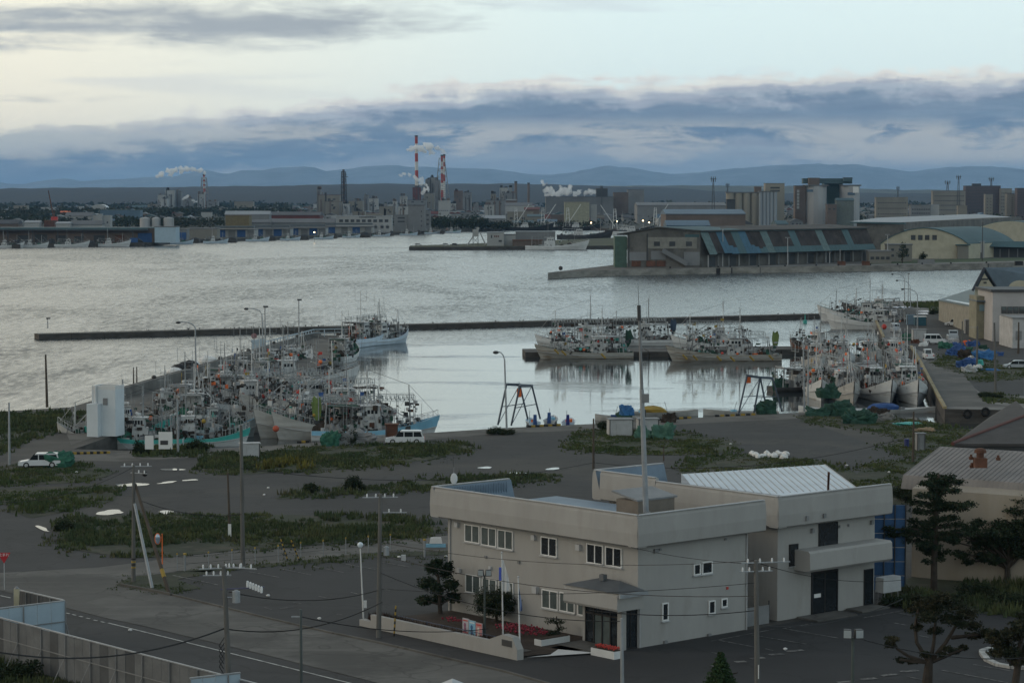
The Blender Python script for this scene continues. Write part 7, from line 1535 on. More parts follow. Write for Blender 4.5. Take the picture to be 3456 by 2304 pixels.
for k, u in enumerate((1268, 1290, 1308)): part(wo, 'arch_window', M_fg, lambda q: q.box((xat(u, 1985)-wo.location.x, -.1, 3.0), (2.6, .2, 2.0)).bar((xat(u, 1985)-wo.location.x, -.2, 5.0), (xat(u, 1985)-wo.location.x, 0, 5.0), 1.3, n=10))
for k in range(12): part(wo, 'roof_lettering', M_fd, lambda q: q.box((-3.2+k*1.15 if k != 7 else 5, -.25, zat(735, 1985)), (.7, .1, .9)))
bld('cream rooftop hall above the white quay office', 1235, 1290, 721, 1991, 10, M_fc, M_fc, 'arch', name='roof_hall', rise=1.5, z0=8)
gt = bld('tall grey concrete tower building beside the white quay office', 1378, 1434, 694, 2050, 14, M_fg, M_fdr, name='tower_building'); 
for k in range(4): part(gt, 'window', M_fd, lambda q: q.box((4.2, -.1, 4+k*4), (.8, .2, 1.2)))
bld('lower grey wing left of the tall grey tower', 1330, 1379, 727, 2052, 14, M_fg, M_fgr, name='tower_wing', win=(2, 1, 6, 1.2, .5, .95)); bld('white wing right of the tall grey tower', 1434, 1453, 712, 2100, 10, M_fg, M_fgr, win=(3, 1, 2, 1.2), name='tower_wing')
# pier tents between boats on far quay
for i, (u0, u1, vt, vb) in enumerate(((46, 73, 800, 837), (155, 193, 798, 834), (287, 328, 812, 833), (423, 490, 795, 831), (643, 675, 806, 820), (768, 800, 803, 818), (902, 932, 798, 812), (1010, 1043, 795, 809), (1124, 1138, 791, 804), (1212, 1250, 782, 801), (1314, 1330, 781, 795), (1406, 1420, 779, 791), (1486, 1500, 776, 789))):
    y = 262400/(vb-660)+6; cx_, w__, h = place(u0, u1, vt, y); o = thing('dock_shelter', 'dark dock shelter between moored white boats, number %s from the left' % ['one', 'two', 'three', 'four', 'five', 'six', 'seven', 'eight', 'nine', 'ten', 'eleven', 'twelve', 'thirteen'][i], 'dock', (cx_, y, ZW), 0, 'dark dock shelters on the far quay')
    part(o, 'pontoon', M_darkc, lambda q: q.box((0, 0, 0), (w__, 10, 2.4))); part(o, 'shelter', mat('far_shelter', (.03, .032, .035), .9), lambda q: q.ball((0, 0, 2.3), (w__*.45, 4, (h+2)*.45), nu=8, nv=6, jit=.1))
    if i == 3: part(o, 'blue_door', M_fbd, lambda q: q.box((0, -4.5, 2.3), (5, .4, 3)))
fx = [(28, 837, 20, 1), (113, 836, 19, 1), (244, 834, 22, 1), (381, 832, 23, 1), (611, 824, 17, 0), (729, 821, 17, 0), (870, 814, 17, 0), (980, 811, 15, 0), (1093, 807, 15, 0), (1186, 802, 14, 0), (1288, 798, 14, 0), (1380, 794, 15, 0), (1460, 789, 14, 0), (1530, 786, 14, 0)]
ordn = ['first', 'second', 'third', 'fourth', 'fifth', 'sixth', 'seventh', 'eighth', 'ninth', 'tenth', 'eleventh', 'twelfth', 'thirteenth', 'fourteenth']
for i, (u, v, L_, k) in enumerate(fx): boat('%s white boat from the left along the far quay' % ordn[i] + (', weathered and rigged' if k else ', pale blue hull with raised bow'), L_, 4.4, bpos(u, v), R(4), M_hullw if k else M_hullb, M_grey, seed=120+i, group=G3_, simple=0 if k else 1, tall=1.15, low=1.05)
# ================================================================== spit with white station and white ship
sw = bld('white harbour station with dark lettering on the spit', 1644, 1701, 786, 1455, 12, M_fw, M_flr, name='station_building'); 
for k in range(4): part(sw, 'lettering', M_fd if k == 0 else M_frd, lambda q: q.box((-2.4+k*1.1+(0.8 if k else 0), -.1, 5.2 if k else 4.6), (.7, .1, .9 if k else 1.8)))
part(sw, 'window', M_fd, lambda q: q.box((2.8, -.1, 2.4), (1.9, .2, 1.0)))
bld('low white wing right of the harbour station', 1701, 1740, 793, 1460, 10, M_fw, M_fgr, name='station_wing'); bld('long greyish shed behind the harbour station', 1740, 1874, 783, 1480, 14, M_fg, M_flr, 'flat', name='grey_shed', cat='shed'); bld('rusty low shed before the long greyish shed', 1730, 1830, 812, 1450, 8, M_fb, M_rust, name='rusty_shed', cat='shed')
P = at(1605, 827, 0); lk = thing('loading_tower', 'white control cabin on a lattice tower with slanting chutes on the spit', 'tower', P)
zc_ = zat(790, P.y); part(lk, 'cabin', M_fw, lambda q: q.box((0, 0, zc_-1.5), (3.6, 3, 4.3)).box((1.4, 0, zc_+2.6), (1.6, 2, 1.5)))
for a, b in ((-1.6, -1.4), (1.6, -1.4), (-1.6, 1.4), (1.6, 1.4)): part(lk, 'leg', M_dgrey, lambda q: q.bar((a, b, 0), (a*.9, b*.9, zc_-1.4), .22, n=4))
for s_ in (-1, 1): part(lk, 'brace', M_dgrey, lambda q: q.bar((-1.6*s_, -1.4, 1), (1.5*s_, -1.4, zc_-2), .12, n=4))
part(lk, 'chute', M_lgrey, lambda q: q.bar((-5.0, 0, 0), (-1.0, 0, 6.0), .45, n=4)); part(lk, 'chute', M_lgrey, lambda q: q.bar((2.6, 0, 7.8), (6.0, 0, .5), .5, n=4))
for u, lab in ((1412, 'white car at the tip of the spit'), (1506, 'pale car in the middle of the spit'), (1537, 'dark car next to the loading tower chute')): car(lab, at(u, 829, 0), 0, 4.3, 1.7, 1.5, M_carw if u != 1537 else M_dgrey)
ws = boat('long white patrol ship with a tall mast and a sharp raised bow by the spit', 38, 7.4, bpos(1881, 843), R(1), M_white, M_white, seed=150, tall=1.7, low=.85, simple=1)
def bigship(lab, u, v, L_, B_, hull, rz=0, seed=1, gant=True, sup=None, y=None, boomd=1):
    y = y or 262400/(v-660); x = xat(u, y); o = boat(lab, L_, B_, Vector((x, y, ZW)), R(rz), hull, M_rust if seed % 2 else M_dgrey, seed=seed, tall=1.5, low=.95, simple=1, dark=True)
    if gant:
        gx = -L_*.3; z0 = 4; h = 17
        for sd in (-1, 1):
            for dx in (-1.4, 1.4): MB().bar((gx+dx*1.4, sd*2, z0), (gx+dx*.5, sd*1.4, z0+h), .28, n=4, ).build('gantry_leg', M_white, o)
        for k in range(4): MB().bar((gx-1.6, 0, z0+3+k*3.5), (gx+1.6, 0, z0+4.5+k*3.5), .2, n=4).build('gantry_brace', M_white, o)
        MB().bar((gx, 0, z0+2), (gx+boomd*12, 0, z0+h+3), .35, n=4).build('cargo_boom', M_white, o)
    return o
bigship('dark grey rusty ship moored behind the white patrol ship', 1975, 806, 42, 8, M_dgrey, 0, 161, False); bigship('black hulled trawler left of the big warehouse', 2125, 788, 42, 8, M_black, 0, 163, True, boomd=-1); bigship('black trawler with white gantry and boom, leftmost of three', 1790, 778, 44, 8, M_black, 0, 164, True); bigship('black trawler with white gantry, middle of three', 1880, 776, 44, 8, M_black, 0, 166, True); bigship('black trawler with white gantry, right of three', 1960, 777, 40, 8, M_black, 0, 168, True, boomd=1)
bigship('white research ship rising behind the warehouse gable', 2150, 792, 40, 9, M_hullw, 0, 170, False); bigship('dark ship with pale gantry at the warehouse corner', 2250, 776, 36, 8, M_dgrey, 0, 171, True, boomd=1)
for i, (u, v, y, s) in enumerate(((2170, 745, 2100, .9), (2191, 751, 2050, .8), (1995, 752, 2150, .9), (2083, 747, 2100, .7), (1061, 784, 1690, .8))):
    p = aty(u, v, y); o = thing('deck_lamp', 'lit lamp glowing %s' % ['on the ship behind the warehouse, upper left', 'on the ship behind the warehouse, right', 'on the grey ship rigging', 'between the black ships', 'over a boat at the far quay'][i], 'lamp', p)
    MB().ball((0, 0, 0), .55*s, nu=8, nv=6).build('bulb', mat('lamp_glow', (1, .8, .5), .5, .01, emis=((1, .72, .38), 12)), o); MB().bar((0, 0, -9), (0, 0, -.4), .15, n=4).build('lamp_post', M_grey, o)
# ================================================================== big blue green warehouse
dW2 = Vector((.646, .763, 0)); g0 = at(2117, 902, ZF); g0.z = ZF; y0 = g0.y; x0, x1 = g0.x, at(2363, 902, ZF).x
wh = thing('blue_warehouse', 'huge blue green warehouse with slanting skirt roof and rusty dark sheets', 'warehouse', (0, 0, 0))
ze, zp = zat(789, y0), zat(770, y0); W_ = x1-x0; LL = 128
M_wteal = mat('teal_cladding', (.048, .10, .112), .65, .12, .08, stretch=(1, 1, .3)); M_wgrey = mat('weathered_grey_wall', (.135, .13, .12), .9, .2, .1, col2=(.07, .065, .06), v2=(.15, .5, .7)); M_wrust = mat('rust_dark_sheet', (.045, .038, .036), .9, .35, .2); M_wblue = mat('new_blue_sheet', (.032, .105, .165), .6, .1); M_wroof = mat('dark_flat_roof', (.075, .072, .068), .9, .2, .05, col2=(.14, .13, .12), v2=(.08, .6, .7))
q = MB(); q.sweep([(0, 0), (0, ze-ZF), (W_*.45, zp-ZF), (W_, ze-ZF+.8), (W_, 0)], g0, dW2, X, LL); q.build('wall', M_wgrey, wh)
q = MB(); q.sweep([(-3.6, ze-ZF+.0), (W_*.45, zp-ZF+.5), (W_+1, ze-ZF+1.3), (W_+1, ze-ZF+.9), (W_*.45, zp-ZF+.05), (-3.6, ze-ZF-.5)], g0-dW2*1.0, dW2, X, LL+1.5); q.build('roof', M_wroof, wh)
q = MB(); q.sweep([(-3.4, ze-ZF+.12), (W_*.45, zp-ZF+.62), (W_*.45, zp-ZF+.52), (-3.4, ze-ZF+.02)], g0, dW2, X, 22); q.sweep([(W_*.45, zp-ZF+.62), (W_+.8, ze-ZF+1.42), (W_+.8, ze-ZF+1.32), (W_*.45, zp-ZF+.52)], g0, dW2, X, 30); q.build('green_roof_sheet', M_wteal, wh)
# slanting skirt along the right long side
zs0 = ze-ZF+.8; zs1 = zat(860, y0)-ZF; oN = Vector((dW2.y, -dW2.x, 0)); sk0 = g0+X*W_; out = 5.2
nS = 48; stp = LL/nS; rr = random.Random(4)
pat = {}
for i in range(nS):
    a0 = sk0+dW2*(stp*i); 
    def quad(f0, f1, m_, nm, off=0.0):
        q = MB(); 
        A_ = a0+oN*(out*f0+off)+Vector((0, 0, lerp(zs0, zs1, f0)+ZF*0)); B_ = a0+oN*(out*f1+off)+Vector((0, 0, lerp(zs0, zs1, f1)))
        A_.z = ZF+lerp(zs0, zs1, f0); B_.z = ZF+lerp(zs0, zs1, f1); d_ = dW2*(stp-.06)
        q.face([B_, B_+d_, A_+d_, A_]); q.face([A_-oN*.3, A_+d_-oN*.3, B_+d_-oN*.3, B_-oN*.3]); q.face([B_, A_, A_-oN*.3, B_-oN*.3]); q.face([B_+d_, B_+d_-oN*.3, A_+d_-oN*.3, A_+d_]); q.build('cladding_sheet', m_, wh)
    ph = i % 8; strip = ph in (0, 1) 
    if strip: quad(0, .98, M_wteal if (i//8) % 2 else mat('pale_teal_sheet', (.10, .15, .15), .7, .15), 's')
    else:
        split = .72 if i > 14 else (.95 if i < 6 else (.62+.08*(i % 3)))
        quad(0, split-.01, M_wrust if not (9 <= i <= 11 or (i in (4, 5))) else M_wblue, 's'); 
        if split < .94: quad(split, .98, M_wblue if i < 14 else M_wteal, 's')
part(wh, 'ridge_cap', M_wteal, lambda q: q.bar(sk0+Vector((0, 0, zs0+.1)), sk0+dW2*LL+Vector((0, 0, zs0+.1)), .35, n=4))
for i in range(17):
    a0 = sk0+dW2*(4+i*7.4)+oN*1.2; part(wh, 'column', M_grey if i % 3 else M_fw, lambda q: q.box((a0.x, a0.y, ZF), (.5, .5, zs1-.3)))
    if i % 2 == 0: a1 = sk0+dW2*(8+i*7.4)+oN*.06; part(wh, 'dark_door', M_fd, lambda q: q.box((a1.x, a1.y, ZF), (5.0, .25, 4.2), math.atan2(dW2.y, dW2.x)))
# gable front details
def gf(xa, xb, va, vb, nm, m_, pr=.25): 
    a = aty(xa, va, y0-pr); b = aty(xb, vb, y0-pr); part(wh, nm, m_, lambda q: q.box(((a.x+b.x)/2, y0-pr/2, b.z), (b.x-a.x, pr, a.z-b.z)))
gf(*[z3(1530, 0)[0], z3(1965, 0)[0], z3(0, 655)[1], z3(0, 755)[1]], 'upper_panel', mat('greige_panel', (.23, .225, .20), .9, .1))
for x in (1613, 1748, 1895): gf(z3(x-26, 0)[0], z3(x+26, 0)[0], z3(0, 693)[1], z3(0, 733)[1], 'window', M_fd, .4)
gf(z3(1370, 0)[0], z3(1520, 0)[0], z3(0, 785)[1], z3(0, 860)[1], 'lower_panel', M_fg)
gf(z3(1560, 0)[0], z3(1690, 0)[0], z3(0, 775)[1], z3(0, 850)[1], 'lower_panel', M_fg); gf(z3(1850, 0)[0], z3(1990, 0)[0], z3(0, 785)[1], z3(0, 905)[1], 'lower_panel', M_fg)
for x in (1430, 1560, 1650): gf(z3(x-40, 0)[0], z3(x+40, 0)[0], z3(0, 862)[1], z3(0, 912)[1], 'dark_door', M_rust, .35)
for x in (1365, 1528): gf(z3(x-4, 0)[0], z3(x+4, 0)[0], z3(0, 625)[1], z3(0, 915)[1], 'column', M_fd, .3)
a = aty(*z3(1660, 770), y0-1.2); b = aty(*z3(1880, 890), y0-1.2); part(wh, 'stair', M_fg, lambda q: q.bar(a, b, 1.3, n=4))
part(wh, 'side_lean_to', mat('sea_green_sheet', (.065, .115, .09), .7), lambda q: q.box((x0-2.6, y0+8, ZF), (5, 14, zat(790, y0)-ZF-1.0)))
gf(z3(1860, 0)[0], z3(1985, 0)[0], z3(0, 630)[1], z3(0, 655)[1], 'lintel', M_wteal)
# second warehouse behind to the right
g1 = Vector((xat(2920, 1240), 1240, ZF)); w2 = thing('second_warehouse', 'long grey roofed warehouse with teal slanting skirt behind the first one', 'warehouse', (0, 0, 0))
za, zb__ = zat(757, 1240), zat(738, 1300)
dL = (Vector((xat(3440, 1560), 1560, 0))-Vector((xat(3040, 1240), 1240, 0))); L2 = dL.length; dL.normalize(); oL = Vector((dL.y, -dL.x, 0))
q = MB(); q.sweep([(0, 0), (0, za), (24, za+.5), (24, 0)], Vector((xat(2890, 1240), 1240, ZF)), dL, X, L2); q.build('wall', M_wgrey, w2)
q = MB(); q.face([aty(2868, 748, 1236), aty(3052, 751, 1240), aty(3420, 733, 1640), aty(3300, 722, 1700), aty(2960, 735, 1420)]); q.build('roof', M_flr, w2)
q = MB(); q.face([aty(2868, 749, 1236), aty(3052, 752, 1240), aty(3052, 757, 1240), aty(2868, 753, 1236)]); q.face([aty(3052, 752, 1240), aty(3420, 734, 1640), aty(3420, 737, 1640), aty(3052, 757, 1240)]); q.build('eave', M_wteal, w2)
for i in range(14):
    f0, f1 = i/14, (i+.93)/14; a0 = Vector((xat(3040, 1240), 1240, 0)).lerp(Vector((xat(3400, 1600), 1600, 0)), f0); a1 = Vector((xat(3040, 1240), 1240, 0)).lerp(Vector((xat(3400, 1600), 1600, 0)), f1)
    q = MB(); A_ = a0+Vector((0, 0, za-.6)); B_ = a1+Vector((0, 0, za-.6)); C1 = a1+oL*4+Vector((0, 0, za-6.6)); D1 = a0+oL*4+Vector((0, 0, za-6.6)); q.face([D1, C1, B_, A_]); q.build('cladding_sheet', M_wrust if i % 3 == 1 else (M_wteal if i % 3 else mat('pale_teal_sheet', (.13, .20, .20), .7)), w2)
# ================================================================== arched beige hall
yA = 1136; ah = thing('arched_hall', 'cream hall with an arched front, four square windows and teal arched roof', 'building', (0, 0, 0)); ax0, ax1 = xat(2972, yA), xat(3267, yA); AW = ax1-ax0; zs = zat(823, yA)-ZF; zr_ = zat(770, yA)-ZF-zs
n = 16; arc = [(AW*k/n, zs+zr_*math.sin(math.pi*k/n)**.8) for k in range(n+1)]
dA = Vector((.52, .854, 0)); base = Vector((ax0, yA, ZF)); LA = 62
q = MB(); q.sweep([(0, 0)]+arc+[(AW, 0)], base, dA, X, LA); q.build('wall', M_cream, ah)
q = MB(); q.sweep([(o_, z_+.25) for o_, z_ in arc]+[(o_, z_-.1) for o_, z_ in reversed(arc)], base-dA*.6, dA, X, LA+1); q.build('roof', M_wteal, ah)
for u in (3081, 3105, 3128, 3153): part(ah, 'window', M_fd, lambda q: q.box((xat(u, yA), yA-.06, zat(810, yA)), (2.1, .2, 2.3)))
q = MB(); a = aty(3230, 828, yA); b = aty(3266, 873, yA); q.box(((a.x+b.x)/2, yA-1, ZF), (b.x-a.x, 2, a.z-ZF)); q.build('entrance_annex', M_fc, ah)
part(ah, 'annex_roof', M_wteal, lambda q: q.box(((a.x+b.x)/2, yA-1.2, a.z), (b.x-a.x+1.5, 3, .5)))
bld('pale white service bay right of the arched hall', 3267, 3322, 818, 1150, 10, M_fw, M_flr, name='service_bay', z0=ZF, doors=[(-.2, 2.2, 4, M_fg), (.2, 1.8, 2.6, M_fd)])
o = bld('dark open shed with teal awning right of the service bay', 3322, 3480, 826, 1165, 14, M_fd, M_wteal, name='open_shed', z0=ZF); part(o, 'awning', M_wteal, lambda q: q.face([(-11, -5, 5.2), (12, -5, 4.6), (12, 0, 7.6), (-11, 0, 7.6)]))
for k in range(5): part(o, 'white_post', M_fg, lambda q: q.box((-8+k*4.2, -.3, 0), (.5, .3, 4)))
yB = 1260; ah2 = thing('arched_hall', 'second arched hall with cream rim farther right', 'building', (0, 0, 0)); bx0_, bx1_ = xat(3250, yB), xat(3560, yB); BW = bx1_-bx0_; zs2 = zat(800, yB); rr2 = zat(750, yB)-zs2
arc2 = [(BW*k/n, zs2+rr2*math.sin(math.pi*k/n)**.8) for k in range(n+1)]
MB().sweep([(0, 0)]+arc2+[(BW, 0)], Vector((bx0_, yB, ZF)), dA, X, 60).build('wall', M_cream, ah2); MB().sweep([(o_, z_+.25) for o_, z_ in arc2]+[(o_, z_-.6) for o_, z_ in reversed(arc2)], Vector((bx0_, yB+.8, ZF)), dA, X, 61).build('roof', M_wteal, ah2)
sf = bld('small cream office with dark windows before the arched hall', 2932, 3008, 849, 1060, 9, M_fc, M_fg, name='small_office', z0=ZF, win=(1, 4, 1.5, 1.2, .2, .7)); bld('two storey cream office behind a dark tree', 2996, 3078, 827, 1085, 9, M_fc, M_fgr, name='small_office', z0=ZF, win=(2, 3, 1.2, 1.0))
def ftree(lab, u, v, y, w_, h, seed, z0=0, m=None, group=None):
    rg = np.random.RandomState(seed); x = xat(u, y); bt = thing('tree', lab, 'tree', (x, y, z0), 0, group); V, F_ = [], []
    for k in range(8): clump(V, F_, (rg.uniform(-.32, .32)*w_, rg.uniform(-.3, .3)*w_, h*rg.uniform(.35, .85)), (w_*.26, w_*.26, h*.2), 70, max(.25, w_*.06), rg)
    leafmesh(V, F_, m or M_leafm, bt); MB().bar((0, 0, 0), (0, 0, h*.6), w_*.05, n=6).build('trunk', M_bark, bt)
ftree('dark upright tree in front of the two storey cream office', 3045, 0, 1058, 5.5, 9.0, 1, ZF, M_leafd); ftree('low bushy tree before the arched hall', 3115, 0, 1070, 5, 5.0, 2, ZF)
tag(MB().box((0, 0, 0), (7, 3, 1.6)).build('storage_box', M_fg), 'pale planter box below the low bushy tree', 'container').location = (xat(3120, 1062), 1058, ZF)
for i, u in enumerate((2840, 2922, 3438)): tag(MB().box((0, 0, 0), (3.2, 2, 1.8)).build('storage_box', M_rust if u < 3400 else M_black), ['left rusty container on the warehouse quay', 'right rusty container on the warehouse quay', 'black container on the warehouse quay grass'][i], 'container').location = (xat(u, 1030), 1030, ZF)
sheet('quay_grass', [(2900, 893), (3316, 886), (3456, 881), (3800, 870), (3800, 862), (3300, 872), (2960, 880)], ZF+.03, mat('quay_turf', (.04, .065, .025), .95, .25, .1))
sheet('quay_road', [(2400, 902.5), (2849, 896.5), (3316, 888.5), (3456, 884.5), (3900, 874), (3900, 868), (3300, 884), (2900, 892), (2400, 898)], ZF+.06, M_conc)
# quay face blocks with dark bays
A = at(1868, 912, ZF); B = at(3700, 876, ZF); qa = at(2400, 903, ZF)
for i, (ua, va) in enumerate(((2262, 905.5), (2424, 902.7), (2465, 902), (2560, 900.7), (2650, 899.3), (2755, 897.8), (2830, 897), (2938, 895.2), (3030, 893.7), (3113, 892.2), (3210, 890.6), (3330, 888.4))):
    p = at(ua, va, ZF); o = MB().box((0, 0, -2.4), (1.6, .8, 2.2)).box((0, .6, 0), (.6, .6, .7)).build('quay_fender', M_black); o.location = p; tag(o, 'black fender and bollard on the warehouse quay, %s from the left' % ordn[i] if i < 14 else '', 'fender', 'fenders on the warehouse quay')
for i, (u, v, vt) in enumerate(((2439, 900, 768), (2658, 895, 800), (2995, 885, 790), (3315, 880, 745), (2680, 889, 850), (2800, 888, 850), (2835, 886, 842))):
    p = at(u, v, ZF); H = zat(vt, p.y)-ZF; o = thing('light_mast', '%s light mast standing on the warehouse quay' % ['leftmost tall', 'second tall', 'third tall', 'rightmost dark', 'short white', 'short middle white', 'short right white'][i], 'mast', p); MB().bar((0, 0, 0), (0, 0, H), .22, .15, 6).build('post', M_lgrey if i != 3 else M_dgrey, o)
    MB().box((0, 0, H-.5), (2.2 if i < 3 else .8, .4, .5)).build('lamp_head', M_grey, o)
tag(MB().ball((0, 0, .6), (.9, .9, .9), nu=7, nv=5).build('bollard', M_darkc), 'dark bollard on the tip of the warehouse quay', 'bollard').location = at(1892, 910, ZF)
# ================================================================== silos
def silos(lab, u0, u1, vt, y, n, m, zb=0, r=None, roof=None):
    x0, x1 = xat(u0, y), xat(u1, y); w_ = (x1-x0)/n; h = zat(vt, y); o = thing('silo_block', lab, 'silo', ((x0+x1)/2, y, 0))
    for i in range(n): MB().bar((x0-o.location.x+w_*(i+.5), 0, 0), (x0-o.location.x+w_*(i+.5), 0, h), w_*.5, n=14).build('silo', m, o)
    MB().box((0, w_*.5, 0), (x1-x0-.6, w_*.9, h-.3)).build('silo_core', m, o); MB().box((0, w_*.2, h), (x1-x0+1, w_*1.4, 1.2)).build('roof', roof or M_fgr, o); return o
M_silo = mat('silo_cream', (0.288, 0.272, 0.232), .85, .12, .04, col2=(.26, .24, .20), v2=(.1, .5, .75), stretch=(1, 1, .15)); M_silo2 = mat('silo_pale_blue', (0.272, 0.304, 0.336), .7, .12, .04, col2=(.22, .23, .23), v2=(.1, .55, .8), stretch=(1, 1, .15)); M_silow = mat('silo_white', (0.352, 0.360, 0.368), .8, .08, .04, stretch=(1, 1, .2))
silos('row of stained cream grain silos behind the warehouse', 2450, 2560, 652, 2300, 4, M_silo); silos('row of pale blue metal silos right of the cream ones', 2560, 2621, 649, 2290, 5, M_silo2)
et = bld('tall cream elevator tower at the right end of the silos', 2582, 2646, 620, 2320, 16, M_silo, M_fgr, name='elevator_tower', win=(2, 1, 9, 1.6, .80, .94)); bld('small brown penthouse on the cream silos', 2546, 2568, 632, 2305, 8, M_fb, M_fb, name='penthouse', z0=30); bld('low dark shed left of the cream silos', 2452, 2480, 674, 2270, 10, M_fd, M_fd, name='dark_shed', cat='shed')
silos('pair of big white silos on the left of the grain elevator', 2716, 2788, 628, 2350, 1, M_silow); silos('white silo at the right of the grain elevator', 2838, 2899, 628, 2350, 1, M_silow)
ge = bld('dark teal grain elevator building between the white silos', 2780, 2842, 612, 2370, 20, mat('dark_teal_wall', (.04, .09, .095), .7, .1), M_ft, name='grain_elevator'); bld('dark brown slab with a vertical white sign left of the silos', 2682, 2718, 628, 2345, 14, M_fb, M_fd, name='dark_slab')
for k in range(6): tag(MB().box((0, 0, 0), (2.4, .3, 2.6)).build('sign_mark', M_fw), 'white character %s on the dark slab vertical sign' % ordn[k], 'sign', 'vertical sign characters').location = (xat(2692, 2344), 2344.5, zat(650+k*11, 2344))
bld('teal conveyor house spanning the top of the grain elevator', 2708, 2874, 604, 2360, 10, M_ft, M_ft, name='conveyor_house', z0=zat(620, 2360)); bld('brown machine room on the conveyor house', 2728, 2764, 602, 2350, 8, M_fb, M_fb, name='machine_room', z0=zat(628, 2350)); bld('small dark machine room at the right top of the elevator', 2846, 2874, 601, 2352, 8, M_ft, M_fd, name='machine_room', z0=zat(612, 2350))
bld('olive grey lower block in front of the grain elevator', 2790, 2822, 690, 2300, 12, M_fb, M_fgr, name='lower_block', win=(1, 2, 2, 1.5, .7, .9)); bld('grey green hipped block in front of the right white silo', 2822, 2880, 668, 2310, 14, mat('greygreen_wall', (.13, .15, .14), .8), M_ft, 'gable', name='hipped_block')
for u, v, w_ in ((2731, 648, 6), (2872, 658, 7)): tag(MB().box((0, 0, 0), (w_, .3, 2.4)).build('sign_mark', M_fbl), 'faded blue lettering on the %s white silo' % ('left' if u < 2800 else 'right'), 'sign').location = (xat(u, 2338), 2336-0 if u < 2800 else 2340.5, zat(v, 2338))
tag(MB().box((0, 0, 0), (5.5, .3, 6)).build('sign_mark', M_frame), 'white square emblem board on the right white silo', 'sign').location = (xat(2886, 2340), 2340, zat(651, 2340))
for i, (u, vt, y, w_) in enumerate(((2406, 595, 2600, 1.0), (2454, 617, 3200, .8), (3195, 608, 3400, 1.6), (3232, 590, 3300, 1.2), (3342, 597, 3400, 1.4), (3028, 628, 3300, .6), (2030, 625, 3300, .5))):
    o = thing('antenna_mast', '%s' % ['tall dark antenna mast left of the cream silos', 'shorter dark antenna mast beside the cream silos', 'steel pylon with wide top in the right town', 'lattice tower with platform in the right town', 'dark lattice mast above the dark apartment block', 'thin mast right of the grain elevator', 'thin mast above the far sheds'][i], 'mast', (xat(u, y), y, 0)); H = zat(vt, y)
    for s_ in (-1, 1): MB().bar((s_*w_*1.8, 0, 0), (s_*w_*.4, 0, H-3), .3*w_+.12, n=4).build('leg', M_dgrey, o)
    for k in range(6): MB().bar((-w_*(1.8-k*.25), 0, k*H/7), (w_*(1.6-k*.25), 0, (k+1)*H/7), .12, n=4).build('brace', M_dgrey, o)
    for a_ in (-1, 0, 1): MB().box((a_*1.6*(w_+.3), 0, H-6), (.7, .7, 5.5)).build('antenna', M_dgrey, o)
    MB().box((0, 0, H-3.2), (4.5*w_+2, 1.5, .6)).build('platform', M_dgrey, o)
# right town bigger blocks
for q_ in (('long white apartment row in the right town', 3146, 3256, 645, 3300, 14, M_fc, M_fgr, (4, 14, 1.6, 1.3)), ('big dark brown apartment block on the skyline at the right', 3256, 3374, 628, 3350, 18, mat('dusky_brick', (.095, .08, .085), .85), M_fd, (7, 16, 1.4, 1.0)), ('dark penthouse on top of the brown apartment block', 3280, 3308, 621, 3352, 8, M_fd, M_fd, None), ('grey apartment block right of the dark one', 3374, 3412, 637, 3340, 14, M_fc, M_fgr, (6, 6, 1.4, 1.0)),
        ('pinkish slab tower at the right edge', 3396, 3430, 655, 2900, 12, M_fc, M_fgr, (9, 1, 1, 1)), ('dark apartment tower with balconies at the right edge', 3430, 3475, 636, 2880, 14, mat('dusky_brick', (.095, .08, .085), .85), M_fd, (10, 5, 1.8, .9)), ('narrow cream and pink tower in the right town', 3323, 3348, 656, 2900, 10, M_fc, M_fgr, (6, 2, 1, 1)),
        ('cream school like building in the right town', 2955, 3062, 667, 2800, 12, M_fc, M_fc, (3, 12, 1.4, 1.2)), ('grey office with grid windows in the right town', 3072, 3140, 693, 2300, 12, M_fg, M_fgr, (4, 8, 1.3, 1.2)), ('pale end block beside the grid office', 3140, 3168, 692, 2305, 12, M_fw, M_flr, None), ('white rooftop box above the second warehouse', 3231, 3262, 696, 1950, 6, M_fc, M_fc, None),
        ('grey concrete factory block in the middle skyline', 2118, 2173, 641, 3400, 30, M_fg, M_fgr, None), ('long low grey factory roof under the steam', 1842, 2070, 665, 3300, 50, M_fgr, M_fdr, None), ('brown factory block right of the steam', 2070, 2120, 650, 3350, 20, M_fb, M_fb, None), ('dark angular plant roofs right of the steam', 2012, 2050, 637, 3450, 20, M_fd, M_fb, None),
        ('cream block building in the middle of the sheds', 1905, 1989, 683, 2350, 20, mat('sage_cream_wall', (.29, .29, .22), .85), M_fc, None), ('white tanks building beside the cream block', 1993, 2014, 692, 2360, 10, M_fw, M_fw, None), ('cream low office with three windows', 1712, 1800, 716, 2420, 12, M_fc, M_fc, (1, 4, 3, 2.0, .4, .7)), ('pale green front factory with chevron roof behind the trees', 1480, 1516, 678, 2700, 12, M_fw, M_fw, (1, 5, 1, 1))):
    lab, u0, u1, vt, y, dp, w_, r_, win = q_; bld(lab, u0, u1, vt, y, dp, w_, r_, win=win, name='town_block')
